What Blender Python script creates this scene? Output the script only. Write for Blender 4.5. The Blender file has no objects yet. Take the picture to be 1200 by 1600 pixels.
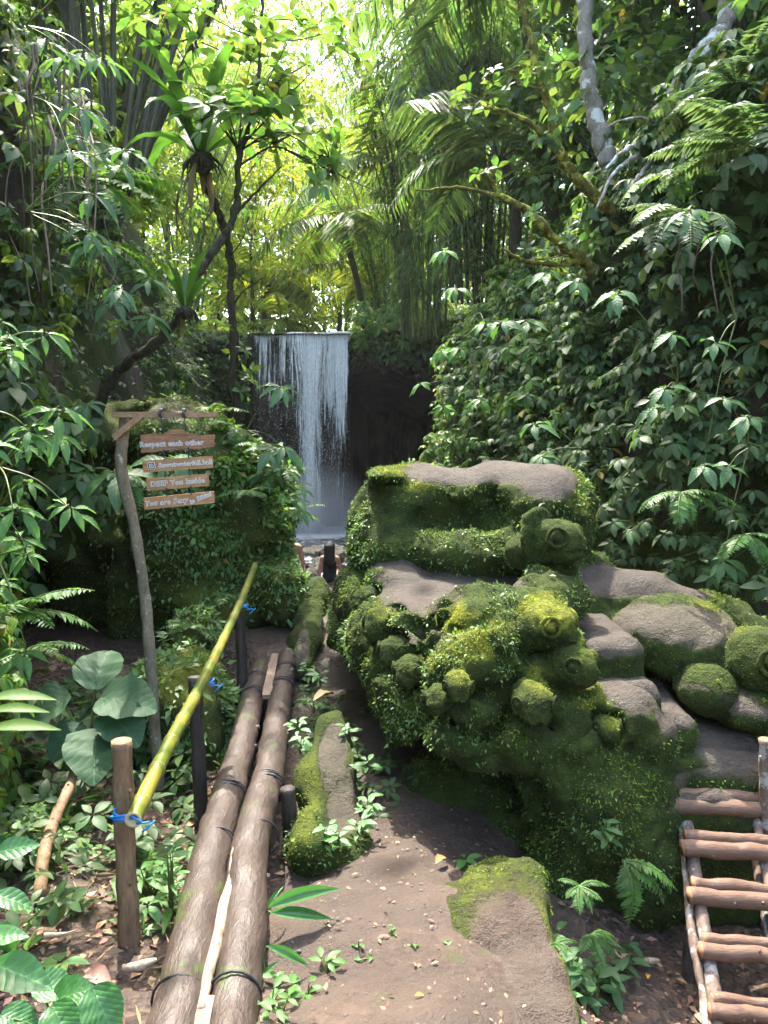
import bpy, math, random
import numpy as np
from mathutils import Vector, Matrix

random.seed(7)
RNG = np.random.default_rng(7)
PI = math.pi
scene = bpy.context.scene
COL = scene.collection

# ------------------------------------------------------------------ camera maths
F_PX = 1200.0
PITCH = math.atan(100 / 1200)
CP, SP = math.cos(PITCH), math.sin(PITCH)
EYE = 1.6


def W(px, py, Y):
    """point seen at photo pixel (px,py) standing Y metres ahead of the viewer"""
    u = (px - 600) / F_PX
    v = (800 - py) / F_PX
    dy = CP + v * SP
    k = Y / dy
    return np.array((u * k, Y, EYE + (-SP + v * CP) * k))


def G(px, py, z):
    u = (px - 600) / F_PX
    v = (800 - py) / F_PX
    k = (z - EYE) / (-SP + v * CP)
    return np.array((u * k, (CP + v * SP) * k, z))


def sc_at(Y):
    return Y / F_PX


# ------------------------------------------------------------------ noise
_LAT = np.random.default_rng(3).random((64, 64, 64)).astype(np.float32)


def vnoise(P, scale, off=0.0):
    Q = P / scale + off * 17.31 + 100.0
    I = np.floor(Q).astype(np.int32)
    f = (Q - I).astype(np.float32)
    f = f * f * (3 - 2 * f)
    I0 = I & 63
    I1 = (I + 1) & 63
    x0, y0, z0 = I0[..., 0], I0[..., 1], I0[..., 2]
    x1, y1, z1 = I1[..., 0], I1[..., 1], I1[..., 2]
    fx, fy, fz = f[..., 0], f[..., 1], f[..., 2]
    a = _LAT[x0, y0, z0] * (1 - fx) + _LAT[x1, y0, z0] * fx
    b = _LAT[x0, y1, z0] * (1 - fx) + _LAT[x1, y1, z0] * fx
    c = _LAT[x0, y0, z1] * (1 - fx) + _LAT[x1, y0, z1] * fx
    d = _LAT[x0, y1, z1] * (1 - fx) + _LAT[x1, y1, z1] * fx
    return ((a * (1 - fy) + b * fy) * (1 - fz) + (c * (1 - fy) + d * fy) * fz) * 2 - 1


def fbm(P, scale, octv=3, gain=0.5, off=0.0):
    s = 0
    a = 1.0
    for o in range(octv):
        s = s + a * vnoise(P, scale / 2 ** o, off + o * 1.7)
        a *= gain
    return s


def sstep(a, b, x):
    t = np.clip((x - a) / (b - a), 0, 1)
    return t * t * (3 - 2 * t)


# ------------------------------------------------------------------ meshes and objects
ORIGIN = {}


def mesh_np(name, V, faces, mats=(), mi=None, smooth=True, attrs=None, uv=None):
    """faces: one int array (n,k) or a list of such arrays; mi: material index per array"""
    V = np.asarray(V, dtype=np.float32).reshape(-1, 3)
    if isinstance(faces, np.ndarray):
        faces = [faces]
    faces = [np.asarray(f, dtype=np.int32) for f in faces if len(f)]
    me = bpy.data.meshes.new(name)
    me.vertices.add(len(V))
    me.vertices.foreach_set('co', V.ravel())
    loops = np.concatenate([f.ravel() for f in faces])
    tot = np.concatenate([np.full(len(f), f.shape[1], np.int32) for f in faces])
    start = np.concatenate(([0], np.cumsum(tot)[:-1])).astype(np.int32)
    me.loops.add(len(loops))
    me.loops.foreach_set('vertex_index', loops)
    me.polygons.add(len(tot))
    me.polygons.foreach_set('loop_start', start)
    me.polygons.foreach_set('loop_total', tot)
    if mi is not None:
        m = np.concatenate([np.full(len(f), k, np.int32) for f, k in zip(faces, mi)])
        me.polygons.foreach_set('material_index', m)
    me.polygons.foreach_set('use_smooth', np.full(len(tot), bool(smooth)))
    if uv is not None:
        lay = me.uv_layers.new(name='UVMap')
        lay.data.foreach_set('uv', np.asarray(uv, np.float32)[loops].ravel())
    if attrs:
        for k, a in attrs.items():
            at = me.attributes.new(k, 'FLOAT', 'POINT')
            at.data.foreach_set('value', np.asarray(a, np.float32))
    me.update()
    me.validate()
    for m in (mats if isinstance(mats, (list, tuple)) else [mats]):
        me.materials.append(m)
    return me


def tag(o, label=None, cat=None, group=None, kind=None):
    if label: o['label'] = label
    if cat: o['category'] = cat
    if group: o['group'] = group
    if kind: o['kind'] = kind
    return o


def thing(name, loc, label, cat, group=None):
    o = bpy.data.objects.new(name, None)
    o.empty_display_size = 0.1
    COL.objects.link(o)
    o.location = loc
    ORIGIN[o.name] = np.array(loc, float)
    return tag(o, label, cat, group)


def ob(name, V, faces, mats, parent=None, mi=None, smooth=True, attrs=None, uv=None, **kw):
    """world-space vertices; a child stores them relative to its parent's base"""
    V = np.asarray(V, float).reshape(-1, 3)
    org = ORIGIN[parent.name] if parent is not None else np.zeros(3)
    base = None
    if parent is None and kw.get('base') is not None:
        org = np.array(kw['base'], float)
        base = org
    me = mesh_np(name, V - org, faces, mats, mi, smooth, attrs, uv)
    o = bpy.data.objects.new(name, me)
    COL.objects.link(o)
    ORIGIN[o.name] = org
    if parent is not None:
        o.parent = parent
    elif base is not None:
        o.location = base
    tag(o, kw.get('label'), kw.get('cat'), kw.get('group'), kw.get('kind'))
    return o


def copy_tree(o, parent=None):
    c = o.copy()
    COL.objects.link(c)
    ORIGIN[c.name] = ORIGIN.get(o.name, np.zeros(3))
    if parent is not None:
        c.parent = parent
    for ch in list(o.children):
        copy_tree(ch, c)
    return c


class MB:
    """collects pieces of ONE mesh"""
    def __init__(self):
        self.V, self.F, self.U, self.n = [], {}, [], 0

    def add(self, V, F, m=0, uv=None):
        V = np.asarray(V, float).reshape(-1, 3)
        fs = F if isinstance(F, list) else [F]
        for f in fs:
            f = np.asarray(f, np.int64)
            if len(f):
                self.F.setdefault((m, f.shape[1]), []).append(f + self.n)
        self.V.append(V)
        self.U.append(np.zeros((len(V), 2)) if uv is None else np.asarray(uv, float))
        self.n += len(V)
        return self

    def build(self, name, mats, parent=None, **kw):
        keys = list(self.F)
        return ob(name, np.concatenate(self.V), [np.concatenate(self.F[k]) for k in keys], mats, parent,
                  mi=[k[0] for k in keys], uv=np.concatenate(self.U), **kw)


def catmull(P, n):
    P = np.asarray(P, float)
    if len(P) == 2:
        t = np.linspace(0, 1, n)[:, None]
        return P[0] * (1 - t) + P[1] * t
    Q = np.vstack([2 * P[0] - P[1], P, 2 * P[-1] - P[-2]])
    m = len(P) - 1
    out = []
    for s in np.linspace(0, m, n):
        i = min(int(s), m - 1)
        t = s - i
        a, b, c, d = Q[i], Q[i + 1], Q[i + 2], Q[i + 3]
        out.append(0.5 * ((2 * b) + (-a + c) * t + (2 * a - 5 * b + 4 * c - d) * t * t + (-a + 3 * b - 3 * c + d) * t ** 3))
    return np.array(out)


def tube(path, rad, n=24, seg=8, rough=0.0, roughscale=0.1, caps=True, squash=1.0, seed=0):
    """swept tube; returns V, [quads, end caps]"""
    C = catmull(path, n)
    rad = np.atleast_1d(np.asarray(rad, float))
    R = np.interp(np.linspace(0, 1, n), np.linspace(0, 1, len(rad)), rad) if len(rad) > 1 else np.full(n, rad[0])
    T = np.gradient(C, axis=0)
    T /= np.linalg.norm(T, axis=1, keepdims=True) + 1e-9
    up = np.array([0, 0, 1.0]) if abs(T[0][2]) < 0.9 else np.array([1.0, 0, 0])
    A = np.cross(T[0], up); A /= np.linalg.norm(A)
    V = []
    ang = np.linspace(0, 2 * PI, seg, endpoint=False)
    for i in range(n):
        A = A - T[i] * np.dot(A, T[i]); A /= np.linalg.norm(A)
        B = np.cross(T[i], A)
        V.append(C[i] + R[i] * (np.cos(ang)[:, None] * A + squash * np.sin(ang)[:, None] * B))
    V = np.array(V)
    if rough:
        dirv = V - C[:, None, :]
        nz = fbm(V, roughscale, 3, 0.6, seed + 0.37)
        V = V + dirv / (np.linalg.norm(dirv, axis=2, keepdims=True) + 1e-9) * (nz * rough)[..., None]
    V = V.reshape(-1, 3)
    i = np.arange(n - 1)[:, None] * seg
    j = np.arange(seg)[None, :]
    a = i + j; b = i + (j + 1) % seg
    Fq = np.stack([a, b, b + seg, a + seg], -1).reshape(-1, 4)
    fs = [Fq]
    if caps:
        fs.append(np.array([list(range(seg))[::-1]]))
        fs.append(np.array([[(n - 1) * seg + k for k in range(seg)]]))
    return V, fs


def box(c, s, R=None):
    c = np.asarray(c, float)
    s = np.asarray(s, float) / 2
    V = np.array([[x, y, z] for x in (-1, 1) for y in (-1, 1) for z in (-1, 1)], float) * s
    if R is not None: V = V @ np.asarray(R).T
    F = np.array([[0, 1, 3, 2], [4, 6, 7, 5], [0, 4, 5, 1], [2, 3, 7, 6], [0, 2, 6, 4], [1, 5, 7, 3]])
    return V + c, F


def rotz(a):
    return np.array([[math.cos(a), -math.sin(a), 0], [math.sin(a), math.cos(a), 0], [0, 0, 1]])


def unit(v):
    v = np.asarray(v, float)
    return v / (np.linalg.norm(v, axis=-1, keepdims=True) + 1e-9)


def frames(D, N):
    """columns x, y=leaf axis, z~leaf normal, for arrays of directions and normal hints"""
    D = unit(D)
    X = np.cross(D, N)
    X = unit(X)
    Z = np.cross(X, D)
    return np.stack([X, D, Z], -1)


def inst(tV, tF, M, T, S):
    """stack len(T) copies of a template"""
    S = np.asarray(S, float)
    if S.ndim == 1: S = S[:, None]
    N = len(T)
    V = np.einsum('nij,kj->nki', M, tV) * S[:, None, :] + T[:, None, :] if S.shape[1] == 1 else \
        np.einsum('nij,nkj->nki', M, tV[None] * S[:, None, :]) + T[:, None, :]
    fs = tF if isinstance(tF, list) else [tF]
    off = (np.arange(N) * len(tV))[:, None, None]
    return V.reshape(-1, 3), [(f[None] + off).reshape(-1, f.shape[1]) for f in fs]


# ------------------------------------------------------------------ leaf templates (length 1 along +Y, face +Z)
def leaf_lo(w=0.25, d=0.2, f=0.08):
    V = np.array([[0, 0, 0], [-w, .42, f - d * .2], [0, .5, -d * .25], [w, .42, f - d * .2], [0, 1, -d]], float)
    return V, np.array([[0, 2, 4, 1], [0, 3, 4, 2]])


def leaf_hi(prof, d=0.3, f=0.1, wave=0.0, cols=2):
    """prof: list of (t, halfwidth)"""
    V, U = [], []
    m = 2 * cols + 1
    for k, (t, w) in enumerate(prof):
        for j in range(m):
            s = j / cols - 1
            V.append((s * w, t, -d * t * t + f * abs(s) * w * 2 + wave * math.sin(k * 2.1 + j) * w))
            U.append((s * w + .5, t))
    F = []
    for k in range(len(prof) - 1):
        for j in range(m - 1):
            a = k * m + j
            F.append((a, a + 1, a + 1 + m, a + m))
    return np.array(V, float), np.array(F), np.array(U, float)


P_OVAL = [(0, .012), (.12, .10), (.28, .2), (.48, .235), (.68, .19), (.85, .1), (1, .006)]
P_LANCE = [(0, .008), (.12, .06), (.3, .11), (.5, .125), (.7, .1), (.87, .05), (1, .004)]
P_HEART = [(-.16, .13), (-.12, .27), (0, .40), (.15, .46), (.33, .43), (.53, .32), (.73, .18), (.89, .07), (1, .006)]
P_ROUND = [(-.2, .16), (-.12, .34), (.05, .5), (.27, .55), (.5, .52), (.7, .4), (.85, .25), (.97, .07)]
P_STRAP = [(0, .02), (.1, .035), (.25, .055), (.45, .068), (.65, .066), (.82, .05), (.93, .028), (1, .003)]


def resample(P, n):
    t = [p[0] for p in P]; w = [p[1] for p in P]
    tt = np.linspace(t[0], t[-1], n)
    return list(zip(tt, np.interp(tt, t, w)))


def frond(L=1.0, pairs=22, leaflet=0.3, w=0.16, bend=0.6, droop=0.25, taper='fern', twist=0.0, rib=0.006, rise=0.0, petiole=0.12, angle=60, seed=0):
    """fern or palm frond from the origin along +Y, arching down; returns V, quads"""
    r = np.random.default_rng(seed)
    tV, tF = leaf_lo(w, droop, 0.05)
    mb = MB()
    ts = np.linspace(petiole, 1.0, pairs)
    def spine(t):
        t = np.asarray(t, float)
        a = rise - bend * t * 0.5
        return np.stack([twist * t * t * L, np.cos(a) * t * L, np.sin(a) * t * L], -1)
    P = spine(ts)
    T = unit(np.gradient(P, axis=0))
    if taper == 'fern':
        ln = leaflet * (np.sin(PI * np.clip((ts - petiole) / (1 - petiole) * .86 + .14, 0, 1)) ** .75)
    else:
        ln = leaflet * (0.55 + .45 * np.sin(PI * np.clip(ts * .9 + .1, 0, 1)))
    for s in (-1, 1):
        ca, sa = math.cos(math.radians(angle)), math.sin(math.radians(angle))
        side = np.tile(np.array([s * 1.0, 0, 0]), (pairs, 1))
        upv = np.cross(side, T) * s
        ups = np.abs(upv) * np.sign(upv[:, 2:3] + 1e-9)
        D = T * ca + side * sa + r.normal(0, .06, (pairs, 3)) + np.array([0, 0, -.10 if taper == 'fern' else -.25])
        N = unit(np.cross(side * s, T)) + r.normal(0, .12, (pairs, 3))
        N[N[:, 2] < 0] *= -1
        V, F = inst(tV, tF, frames(D, N), P, ln * L * r.uniform(.9, 1.1, pairs))
        mb.add(V, F[0])
    V, F = tube(spine(np.linspace(0, 1, 8)), [rib, rib * .3], n=8, seg=4, caps=False)
    mb.add(V, F[0])
    return np.concatenate(mb.V), np.concatenate(mb.F[(0, 4)])


# ------------------------------------------------------------------ signed distance sculpting
class Field:
    def __init__(self, lo, hi, h):
        self.lo, self.h = np.array(lo, float), h
        self.n = np.ceil((np.array(hi) - self.lo) / h).astype(int) + 1
        self.d = np.full(self.n, 10.0, np.float32)

    def grid(self, lo=None, hi=None):
        i0 = np.zeros(3, int) if lo is None else np.clip(np.floor((np.array(lo) - self.lo) / self.h).astype(int), 0, self.n)
        i1 = self.n if hi is None else np.clip(np.ceil((np.array(hi) - self.lo) / self.h).astype(int) + 1, 0, self.n)
        ax = [self.lo[k] + self.h * np.arange(i0[k], i1[k]) for k in range(3)]
        P = np.stack(np.meshgrid(*ax, indexing='ij'), -1).astype(np.float32)
        return tuple(slice(a, b) for a, b in zip(i0, i1)), P

    def _mix(self, sl, b, k, op):
        a = self.d[sl]
        if op == 'add':
            h = np.clip(.5 + .5 * (b - a) / k, 0, 1)
            self.d[sl] = b * (1 - h) + a * h - k * h * (1 - h)
        else:
            b = -b
            h = np.clip(.5 - .5 * (b - a) / k, 0, 1)
            self.d[sl] = b * (1 - h) + a * h + k * h * (1 - h)

    def ell(self, c, r, k=.06, R=None, op='add'):
        c = np.asarray(c, float); r = np.asarray(r, float)
        m = r.max() + k + 3 * self.h + .05
        sl, P = self.grid(c - m, c + m)
        if P.size == 0: return self
        Q = P - c.astype(np.float32)
        if R is not None: Q = Q @ np.asarray(R, np.float32)
        k0 = np.linalg.norm(Q / r, axis=-1)
        k1 = np.linalg.norm(Q / (r * r), axis=-1) + 1e-6
        self._mix(sl, k0 * (k0 - 1) / k1, k, op)
        return self

    def cap(self, a, b, ra, rb, k=.03, op='add'):
        a = np.asarray(a, float); b = np.asarray(b, float)
        m = max(ra, rb) + k + 3 * self.h + .03
        sl, P = self.grid(np.minimum(a, b) - m, np.maximum(a, b) + m)
        if P.size == 0: return self
        ab = b - a
        t = np.clip(((P - a) @ ab) / (ab @ ab), 0, 1)
        d = np.linalg.norm(P - a - t[..., None] * ab, axis=-1) - (ra + (rb - ra) * t)
        self._mix(sl, d, k, op)
        return self

    def rbox(self, c, s, rr, k=.06, R=None, op='add'):
        c = np.asarray(c, float); s = np.asarray(s, float)
        m = np.linalg.norm(s) + k + 3 * self.h
        sl, P = self.grid(c - m, c + m)
        if P.size == 0: return self
        Q = P - c
        if R is not None: Q = Q @ np.asarray(R)
        q = np.abs(Q) - s + rr
        d = np.linalg.norm(np.maximum(q, 0), axis=-1) + np.minimum(q.max(-1), 0) - rr
        self._mix(sl, d, k, op)
        return self

    def prism(self, poly, z0, z1, rr=.1, k=.06, inset=None, op='add'):
        poly = np.asarray(poly, float)
        sl, P = self.grid(None, None)
        x, y, z = P[..., 0], P[..., 1], P[..., 2]
        X, Y = x[:, :, 0], y[:, :, 0]
        d2 = np.full(X.shape, 1e9); s = np.ones(X.shape)
        n = len(poly)
        for i in range(n):
            v, w = poly[i], poly[i - 1]
            e = w - v
            wx, wy = X - v[0], Y - v[1]
            t = np.clip((wx * e[0] + wy * e[1]) / (e @ e), 0, 1)
            bx, by = wx - e[0] * t, wy - e[1] * t
            d2 = np.minimum(d2, bx * bx + by * by)
            c1 = Y >= v[1]; c2 = Y < w[1]; c3 = e[0] * wy > e[1] * wx
            f = (c1 & c2 & c3) | (~c1 & ~c2 & ~c3)
            s = np.where(f, -s, s)
        d = (s * np.sqrt(d2))[:, :, None] + rr
        if inset is not None: d = d + inset(P)
        zz1 = z1(P) if callable(z1) else z1
        qz = np.maximum(z0 - z, z - zz1) + rr
        dd = np.minimum(np.maximum(d, qz), 0) + np.hypot(np.maximum(d, 0), np.maximum(qz, 0)) - rr
        self._mix(sl, dd.astype(np.float32), k, op)
        return self

    def noise(self, amp, scale, octv=3, off=0.0, gain=.5, stretch=None, mask=None):
        sl, P = self.grid()
        m = np.abs(self.d) < .4
        Q = P[m]
        if stretch is not None: Q = Q * np.array(stretch)
        k = 1.0 if mask is None else mask(P[m])
        self.d[m] += (k * amp * fbm(Q, scale, octv, gain, off)).astype(np.float32)
        return self

    def mesh(self):
        d = self.d.copy()
        for ax in range(3):                      # closed at the border of the block
            s = [slice(None)] * 3
            for e in (0, -1):
                s[ax] = e
                d[tuple(s)] = np.maximum(d[tuple(s)], self.h * .5)
        ins = d < 0
        c = np.zeros(tuple(self.n - 1), np.int8)
        for o in range(8):
            x, y, z = o & 1, (o >> 1) & 1, o >> 2
            c += ins[x:self.n[0] - 1 + x, y:self.n[1] - 1 + y, z:self.n[2] - 1 + z]
        I = np.argwhere((c > 0) & (c < 8))
        idx = np.full(c.shape, -1, np.int64)
        idx[I[:, 0], I[:, 1], I[:, 2]] = np.arange(len(I))
        cor = [np.array([o & 1, (o >> 1) & 1, o >> 2]) for o in range(8)]
        val = [d[I[:, 0] + o[0], I[:, 1] + o[1], I[:, 2] + o[2]] for o in cor]
        acc = np.zeros((len(I), 3)); cnt = np.zeros(len(I))
        for a in range(8):
            for bit in (1, 2, 4):
                if a & bit: continue
                b = a | bit
                m = (val[a] < 0) != (val[b] < 0)
                t = val[a][m] / (val[a][m] - val[b][m])
                acc[m] += cor[a] + t[:, None] * (cor[b] - cor[a])
                cnt[m] += 1
        V = self.lo + self.h * (I + acc / cnt[:, None])
        F = []
        for ax in range(3):
            u, w = (ax + 1) % 3, (ax + 2) % 3
            s0 = [slice(1, -1)] * 3; s1 = [slice(1, -1)] * 3
            s0[ax] = slice(0, -1); s1[ax] = slice(1, None)
            a, b = ins[tuple(s0)], ins[tuple(s1)]
            for flip, m in ((False, a & ~b), (True, ~a & b)):
                E = np.argwhere(m)
                E[:, u] += 1; E[:, w] += 1
                q = []
                for du, dw in ((0, 0), (-1, 0), (-1, -1), (0, -1)):
                    C = E.copy(); C[:, u] += du; C[:, w] += dw
                    q.append(idx[C[:, 0], C[:, 1], C[:, 2]])
                q = np.stack(q, 1)
                F.append(q[:, ::-1] if flip else q)
        F = np.concatenate(F)
        F = F[(F >= 0).all(1)]
        return V, F


def vnormals(V, F):
    n = np.zeros_like(V)
    fn = np.cross(V[F[:, 2]] - V[F[:, 0]], V[F[:, 3]] - V[F[:, 1]])
    for k in range(4):
        np.add.at(n, F[:, k], fn)
    return unit(n)


def smooth_mesh(V, F, it=2, f=.5):
    for _ in range(it):
        acc = np.zeros_like(V); cnt = np.zeros(len(V))
        for k in range(4):
            np.add.at(acc, F[:, k], V[F[:, (k + 1) % 4]] + V[F[:, k - 1]])
            np.add.at(cnt, F[:, k], 2)
        V = V + f * (acc / np.maximum(cnt, 1)[:, None] - V)
    return V


def sample(V, F, n, wfun=None):
    """random points on a quad mesh; returns points, normals"""
    c = V[F].mean(1)
    fn = np.cross(V[F[:, 2]] - V[F[:, 0]], V[F[:, 3]] - V[F[:, 1]])
    ar = np.linalg.norm(fn, axis=1)
    fn = fn / (ar[:, None] + 1e-12)
    w = ar.copy()
    if wfun is not None:
        w = w * np.clip(wfun(c, fn), 0, None)
    cs = np.cumsum(w)
    k = np.searchsorted(cs, RNG.random(n) * cs[-1])
    k = np.clip(k, 0, len(F) - 1)
    a, b = RNG.random(n)[:, None], RNG.random(n)[:, None]
    P = (V[F[k, 0]] * (1 - a) + V[F[k, 1]] * a) * (1 - b) + (V[F[k, 3]] * (1 - a) + V[F[k, 2]] * a) * b
    return P, fn[k]


# ------------------------------------------------------------------ materials
class NT:
    def __init__(self, name):
        self.m = bpy.data.materials.new(name)
        self.m.use_nodes = True
        self.t = self.m.node_tree
        self.t.nodes.clear()
        self.out = self.t.nodes.new('ShaderNodeOutputMaterial')

    def n(self, typ, ins=None, **props):
        nd = self.t.nodes.new('ShaderNode' + typ)
        for k, v in props.items(): setattr(nd, k, v)
        for k, v in (ins or {}).items():
            s = nd.inputs[k]
            if isinstance(v, bpy.types.NodeSocket): self.t.links.new(v, s)
            else: s.default_value = v
        return nd

    def link(self, a, b): self.t.links.new(a, b)

    def noise(self, scale, detail=4, rough=.55, vec=None, dist=0.0):
        i = {'Scale': scale, 'Detail': detail, 'Roughness': rough, 'Distortion': dist}
        if vec is not None: i['Vector'] = vec
        return self.n('TexNoise', i).outputs['Fac']

    def ramp(self, fac, stops, interp='LINEAR'):
        r = self.n('ValToRGB', {'Fac': fac})
        r.color_ramp.interpolation = interp
        e = r.color_ramp.elements
        while len(e) < len(stops): e.new(.5)
        for x, (p, c) in zip(e, stops):
            x.position = p
            x.color = tuple(c) + (1,) if not np.isscalar(c) else (c, c, c, 1)
        return r.outputs['Color']

    def mix(self, fac, a, b, bt='MIX'):
        nd = self.n('Mix', data_type='RGBA', blend_type=bt)
        for s, v in ((nd.inputs['Factor'], fac), (nd.inputs[6], a), (nd.inputs[7], b)):
            if isinstance(v, bpy.types.NodeSocket): self.link(v, s)
            elif np.isscalar(v): s.default_value = v
            else: s.default_value = tuple(v) + (1,) if len(v) == 3 else v
        return nd.outputs[2]

    def math(self, op, a, b=0.0, clamp=False):
        nd = self.n('Math', operation=op, use_clamp=clamp)
        for s, v in zip(nd.inputs, (a, b)):
            if isinstance(v, bpy.types.NodeSocket): self.link(v, s)
            else: s.default_value = v
        return nd.outputs[0]

    def attr(self, name): return self.n('Attribute', attribute_name=name).outputs['Fac']

    def coord(self, which='Object'): return self.n('TexCoord').outputs[which]

    def pos(self): return self.n('NewGeometry').outputs['Position']

    def mapv(self, vec, scale): return self.n('Mapping', {'Vector': vec, 'Scale': scale}).outputs[0]

    def bump(self, h, strength=.5, dist=.02):
        return self.n('Bump', {'Height': h, 'Strength': strength, 'Distance': dist}).outputs[0]

    def done(self, col, rough=.8, spec=.3, normal=None, **kw):
        i = {'Base Color': col if isinstance(col, bpy.types.NodeSocket) else tuple(col) + (1,),
             'Roughness': rough, 'Specular IOR Level': spec}
        if normal is not None: i['Normal'] = normal
        i.update(kw)
        p = self.n('BsdfPrincipled', i)
        self.link(p.outputs[0], self.out.inputs[0])
        return self.m


def mat_leaf(name, base, trans, tf=.4, rough=.42, spec=.45, var=.35, huevar=.05, vein=False, dead=0.0, patch=0.0):
    b = NT(name)
    rnd = b.n('NewGeometry').outputs['Random Per Island']
    r2 = b.math('FRACT', b.math('MULTIPLY', rnd, 37.7))
    val = b.math('ADD', b.math('MULTIPLY', rnd, 2 * var), 1 - var)
    hue = b.math('ADD', b.math('MULTIPLY', r2, huevar), .5 - huevar / 2)
    def vary(c):
        return b.n('HueSaturation', {'Color': tuple(c) + (1,), 'Hue': hue, 'Value': val, 'Saturation': 1.0}).outputs[0]
    cb, ct = vary(base), vary(trans)
    if dead:
        dm = b.math('GREATER_THAN', b.math('FRACT', b.math('MULTIPLY', rnd, 91.3)), 1 - dead)
        cb = b.mix(dm, cb, (.28, .22, .05)); ct = b.mix(dm, ct, (.4, .3, .04))
    nrm = None
    if vein:
        uv = b.n('UVMap').outputs[0]
        s = b.n('SeparateXYZ', {0: uv})
        ax = b.math('ABSOLUTE', b.math('SUBTRACT', s.outputs[0], .5))
        ph = b.math('SUBTRACT', b.math('MULTIPLY', s.outputs[1], 42.0), b.math('MULTIPLY', ax, 40.0))
        rib = b.math('POWER', b.math('ABSOLUTE', b.math('SINE', b.math('MULTIPLY', ph, .5))), .35)
        mid = b.math('LESS_THAN', ax, .012)
        cb = b.mix(b.math('MULTIPLY', b.math('SUBTRACT', 1.0, rib), .35), cb, tuple(min(1, x * 1.7 + .015) for x in base))
        cb = b.mix(b.math('MULTIPLY', mid, .6), cb, tuple(min(1, x * 2.2 + .02) for x in base))
        nrm = b.bump(b.math('ADD', rib, b.math('MULTIPLY', b.noise(9), .5)), .22, .008)
    i = {'Base Color': cb, 'Roughness': rough, 'Specular IOR Level': spec}
    if nrm is not None: i['Normal'] = nrm
    p = b.n('BsdfPrincipled', i)
    t = b.n('BsdfTranslucent', {'Color': ct})
    mx = b.n('MixShader', {0: tf, 1: p.outputs[0], 2: t.outputs[0]})
    b.link(mx.outputs[0], b.out.inputs[0])
    return b.m


def mat_rock(name, stone=(.098, .081, .066), moss1=(.017, .029, .007), moss2=(.062, .09, .015), gold=(.22, .24, .025), thr=.465, bare=True, wet=.75):
    """brown stone under moss; point attributes say where feet wore it bare and where golden moss also paints the sunlit tops"""
    b = NT(name)
    P = b.pos()
    n1 = b.noise(1.7, 4, .6, P)
    n2 = b.noise(9, 5, .65, P)
    n3 = b.noise(46, 4, .7, P)
    n4 = b.noise(150, 2, .6, P)
    st = b.mix(b.ramp(n2, [(.3, 0), (.7, 1)]), tuple(x * .62 for x in stone), tuple(x * 1.12 for x in stone))
    st = b.mix(b.math('MULTIPLY', b.ramp(n3, [(.42, 0), (.7, 1)]), .45), st, tuple(x * .4 for x in stone))
    mo = b.mix(b.ramp(n2, [(.32, 0), (.68, 1)]), moss1, moss2)
    mo = b.mix(b.math('MULTIPLY', b.ramp(n3, [(.35, 0), (.68, 1)]), .55), mo, tuple(x * .35 for x in moss1))
    mo = b.mix(b.math('MULTIPLY', b.ramp(n4, [(.5, 0), (.75, 1)]), .35), mo, tuple(min(1, x * 1.9) for x in moss2))
    gd = b.mix(b.ramp(n3, [(.3, 0), (.7, 1)]), tuple(x * .45 for x in gold), gold)
    g = b.math('MULTIPLY', b.attr('gold'), b.ramp(n2, [(.25, .2), (.6, 1)]), True)
    mo = b.mix(g, mo, gd)
    cover = b.math('ADD', b.math('MULTIPLY', n1, .3), b.math('ADD', b.math('MULTIPLY', n2, .4), b.math('MULTIPLY', n3, .3)))
    m = b.math('SUBTRACT', b.math('ADD', cover, thr - .3), b.math('MULTIPLY', b.attr('bare'), .5))
    film = b.ramp(m, [(.22, 0), (.52, .75)])
    m = b.ramp(m, [(.42, 0), (.56, 1)])
    st = b.mix(b.math('MULTIPLY', b.ramp(b.noise(4.5, 5, .7, P), [(.42, 0), (.62, 1)]), .5), st, (.085, .075, .06))
    st = b.mix(b.math('MULTIPLY', film, .75), st, (.07, .075, .022))
    col = b.mix(m, st, mo)
    h = b.math('ADD', b.math('MULTIPLY', n3, .8), b.math('MULTIPLY', n4, .35))
    h = b.math('ADD', h, b.math('MULTIPLY', m, .5))
    ro = b.math('ADD', b.math('MULTIPLY', m, .95 - wet), wet)
    return b.done(col, ro, .22, b.bump(h, 1.0, .034))


def mat_bark(name, c1, c2, scale=(8, 8, 2), rough=.8, spots=None, bump=.6, spec=.25, sscale=12, sth=.58, dist=.012):
    b = NT(name)
    P = b.mapv(b.pos(), scale)
    n1 = b.noise(2, 6, .65, P)
    n2 = b.noise(9, 4, .7, P)
    c = b.mix(b.ramp(n1, [(.3, 0), (.7, 1)]), c1, c2)
    c = b.mix(b.math('MULTIPLY', b.ramp(n2, [(.4, 0), (.7, 1)]), .6), c, tuple(x * .4 for x in c1))
    if spots is not None:
        s = b.noise(sscale, 3, .6, b.pos())
        c = b.mix(b.ramp(s, [(sth, 0), (sth + .05, 1)]), c, spots)
    h = b.math('ADD', n1, b.math('MULTIPLY', n2, .5))
    return b.done(c, rough, spec, b.bump(h, bump, dist))


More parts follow.
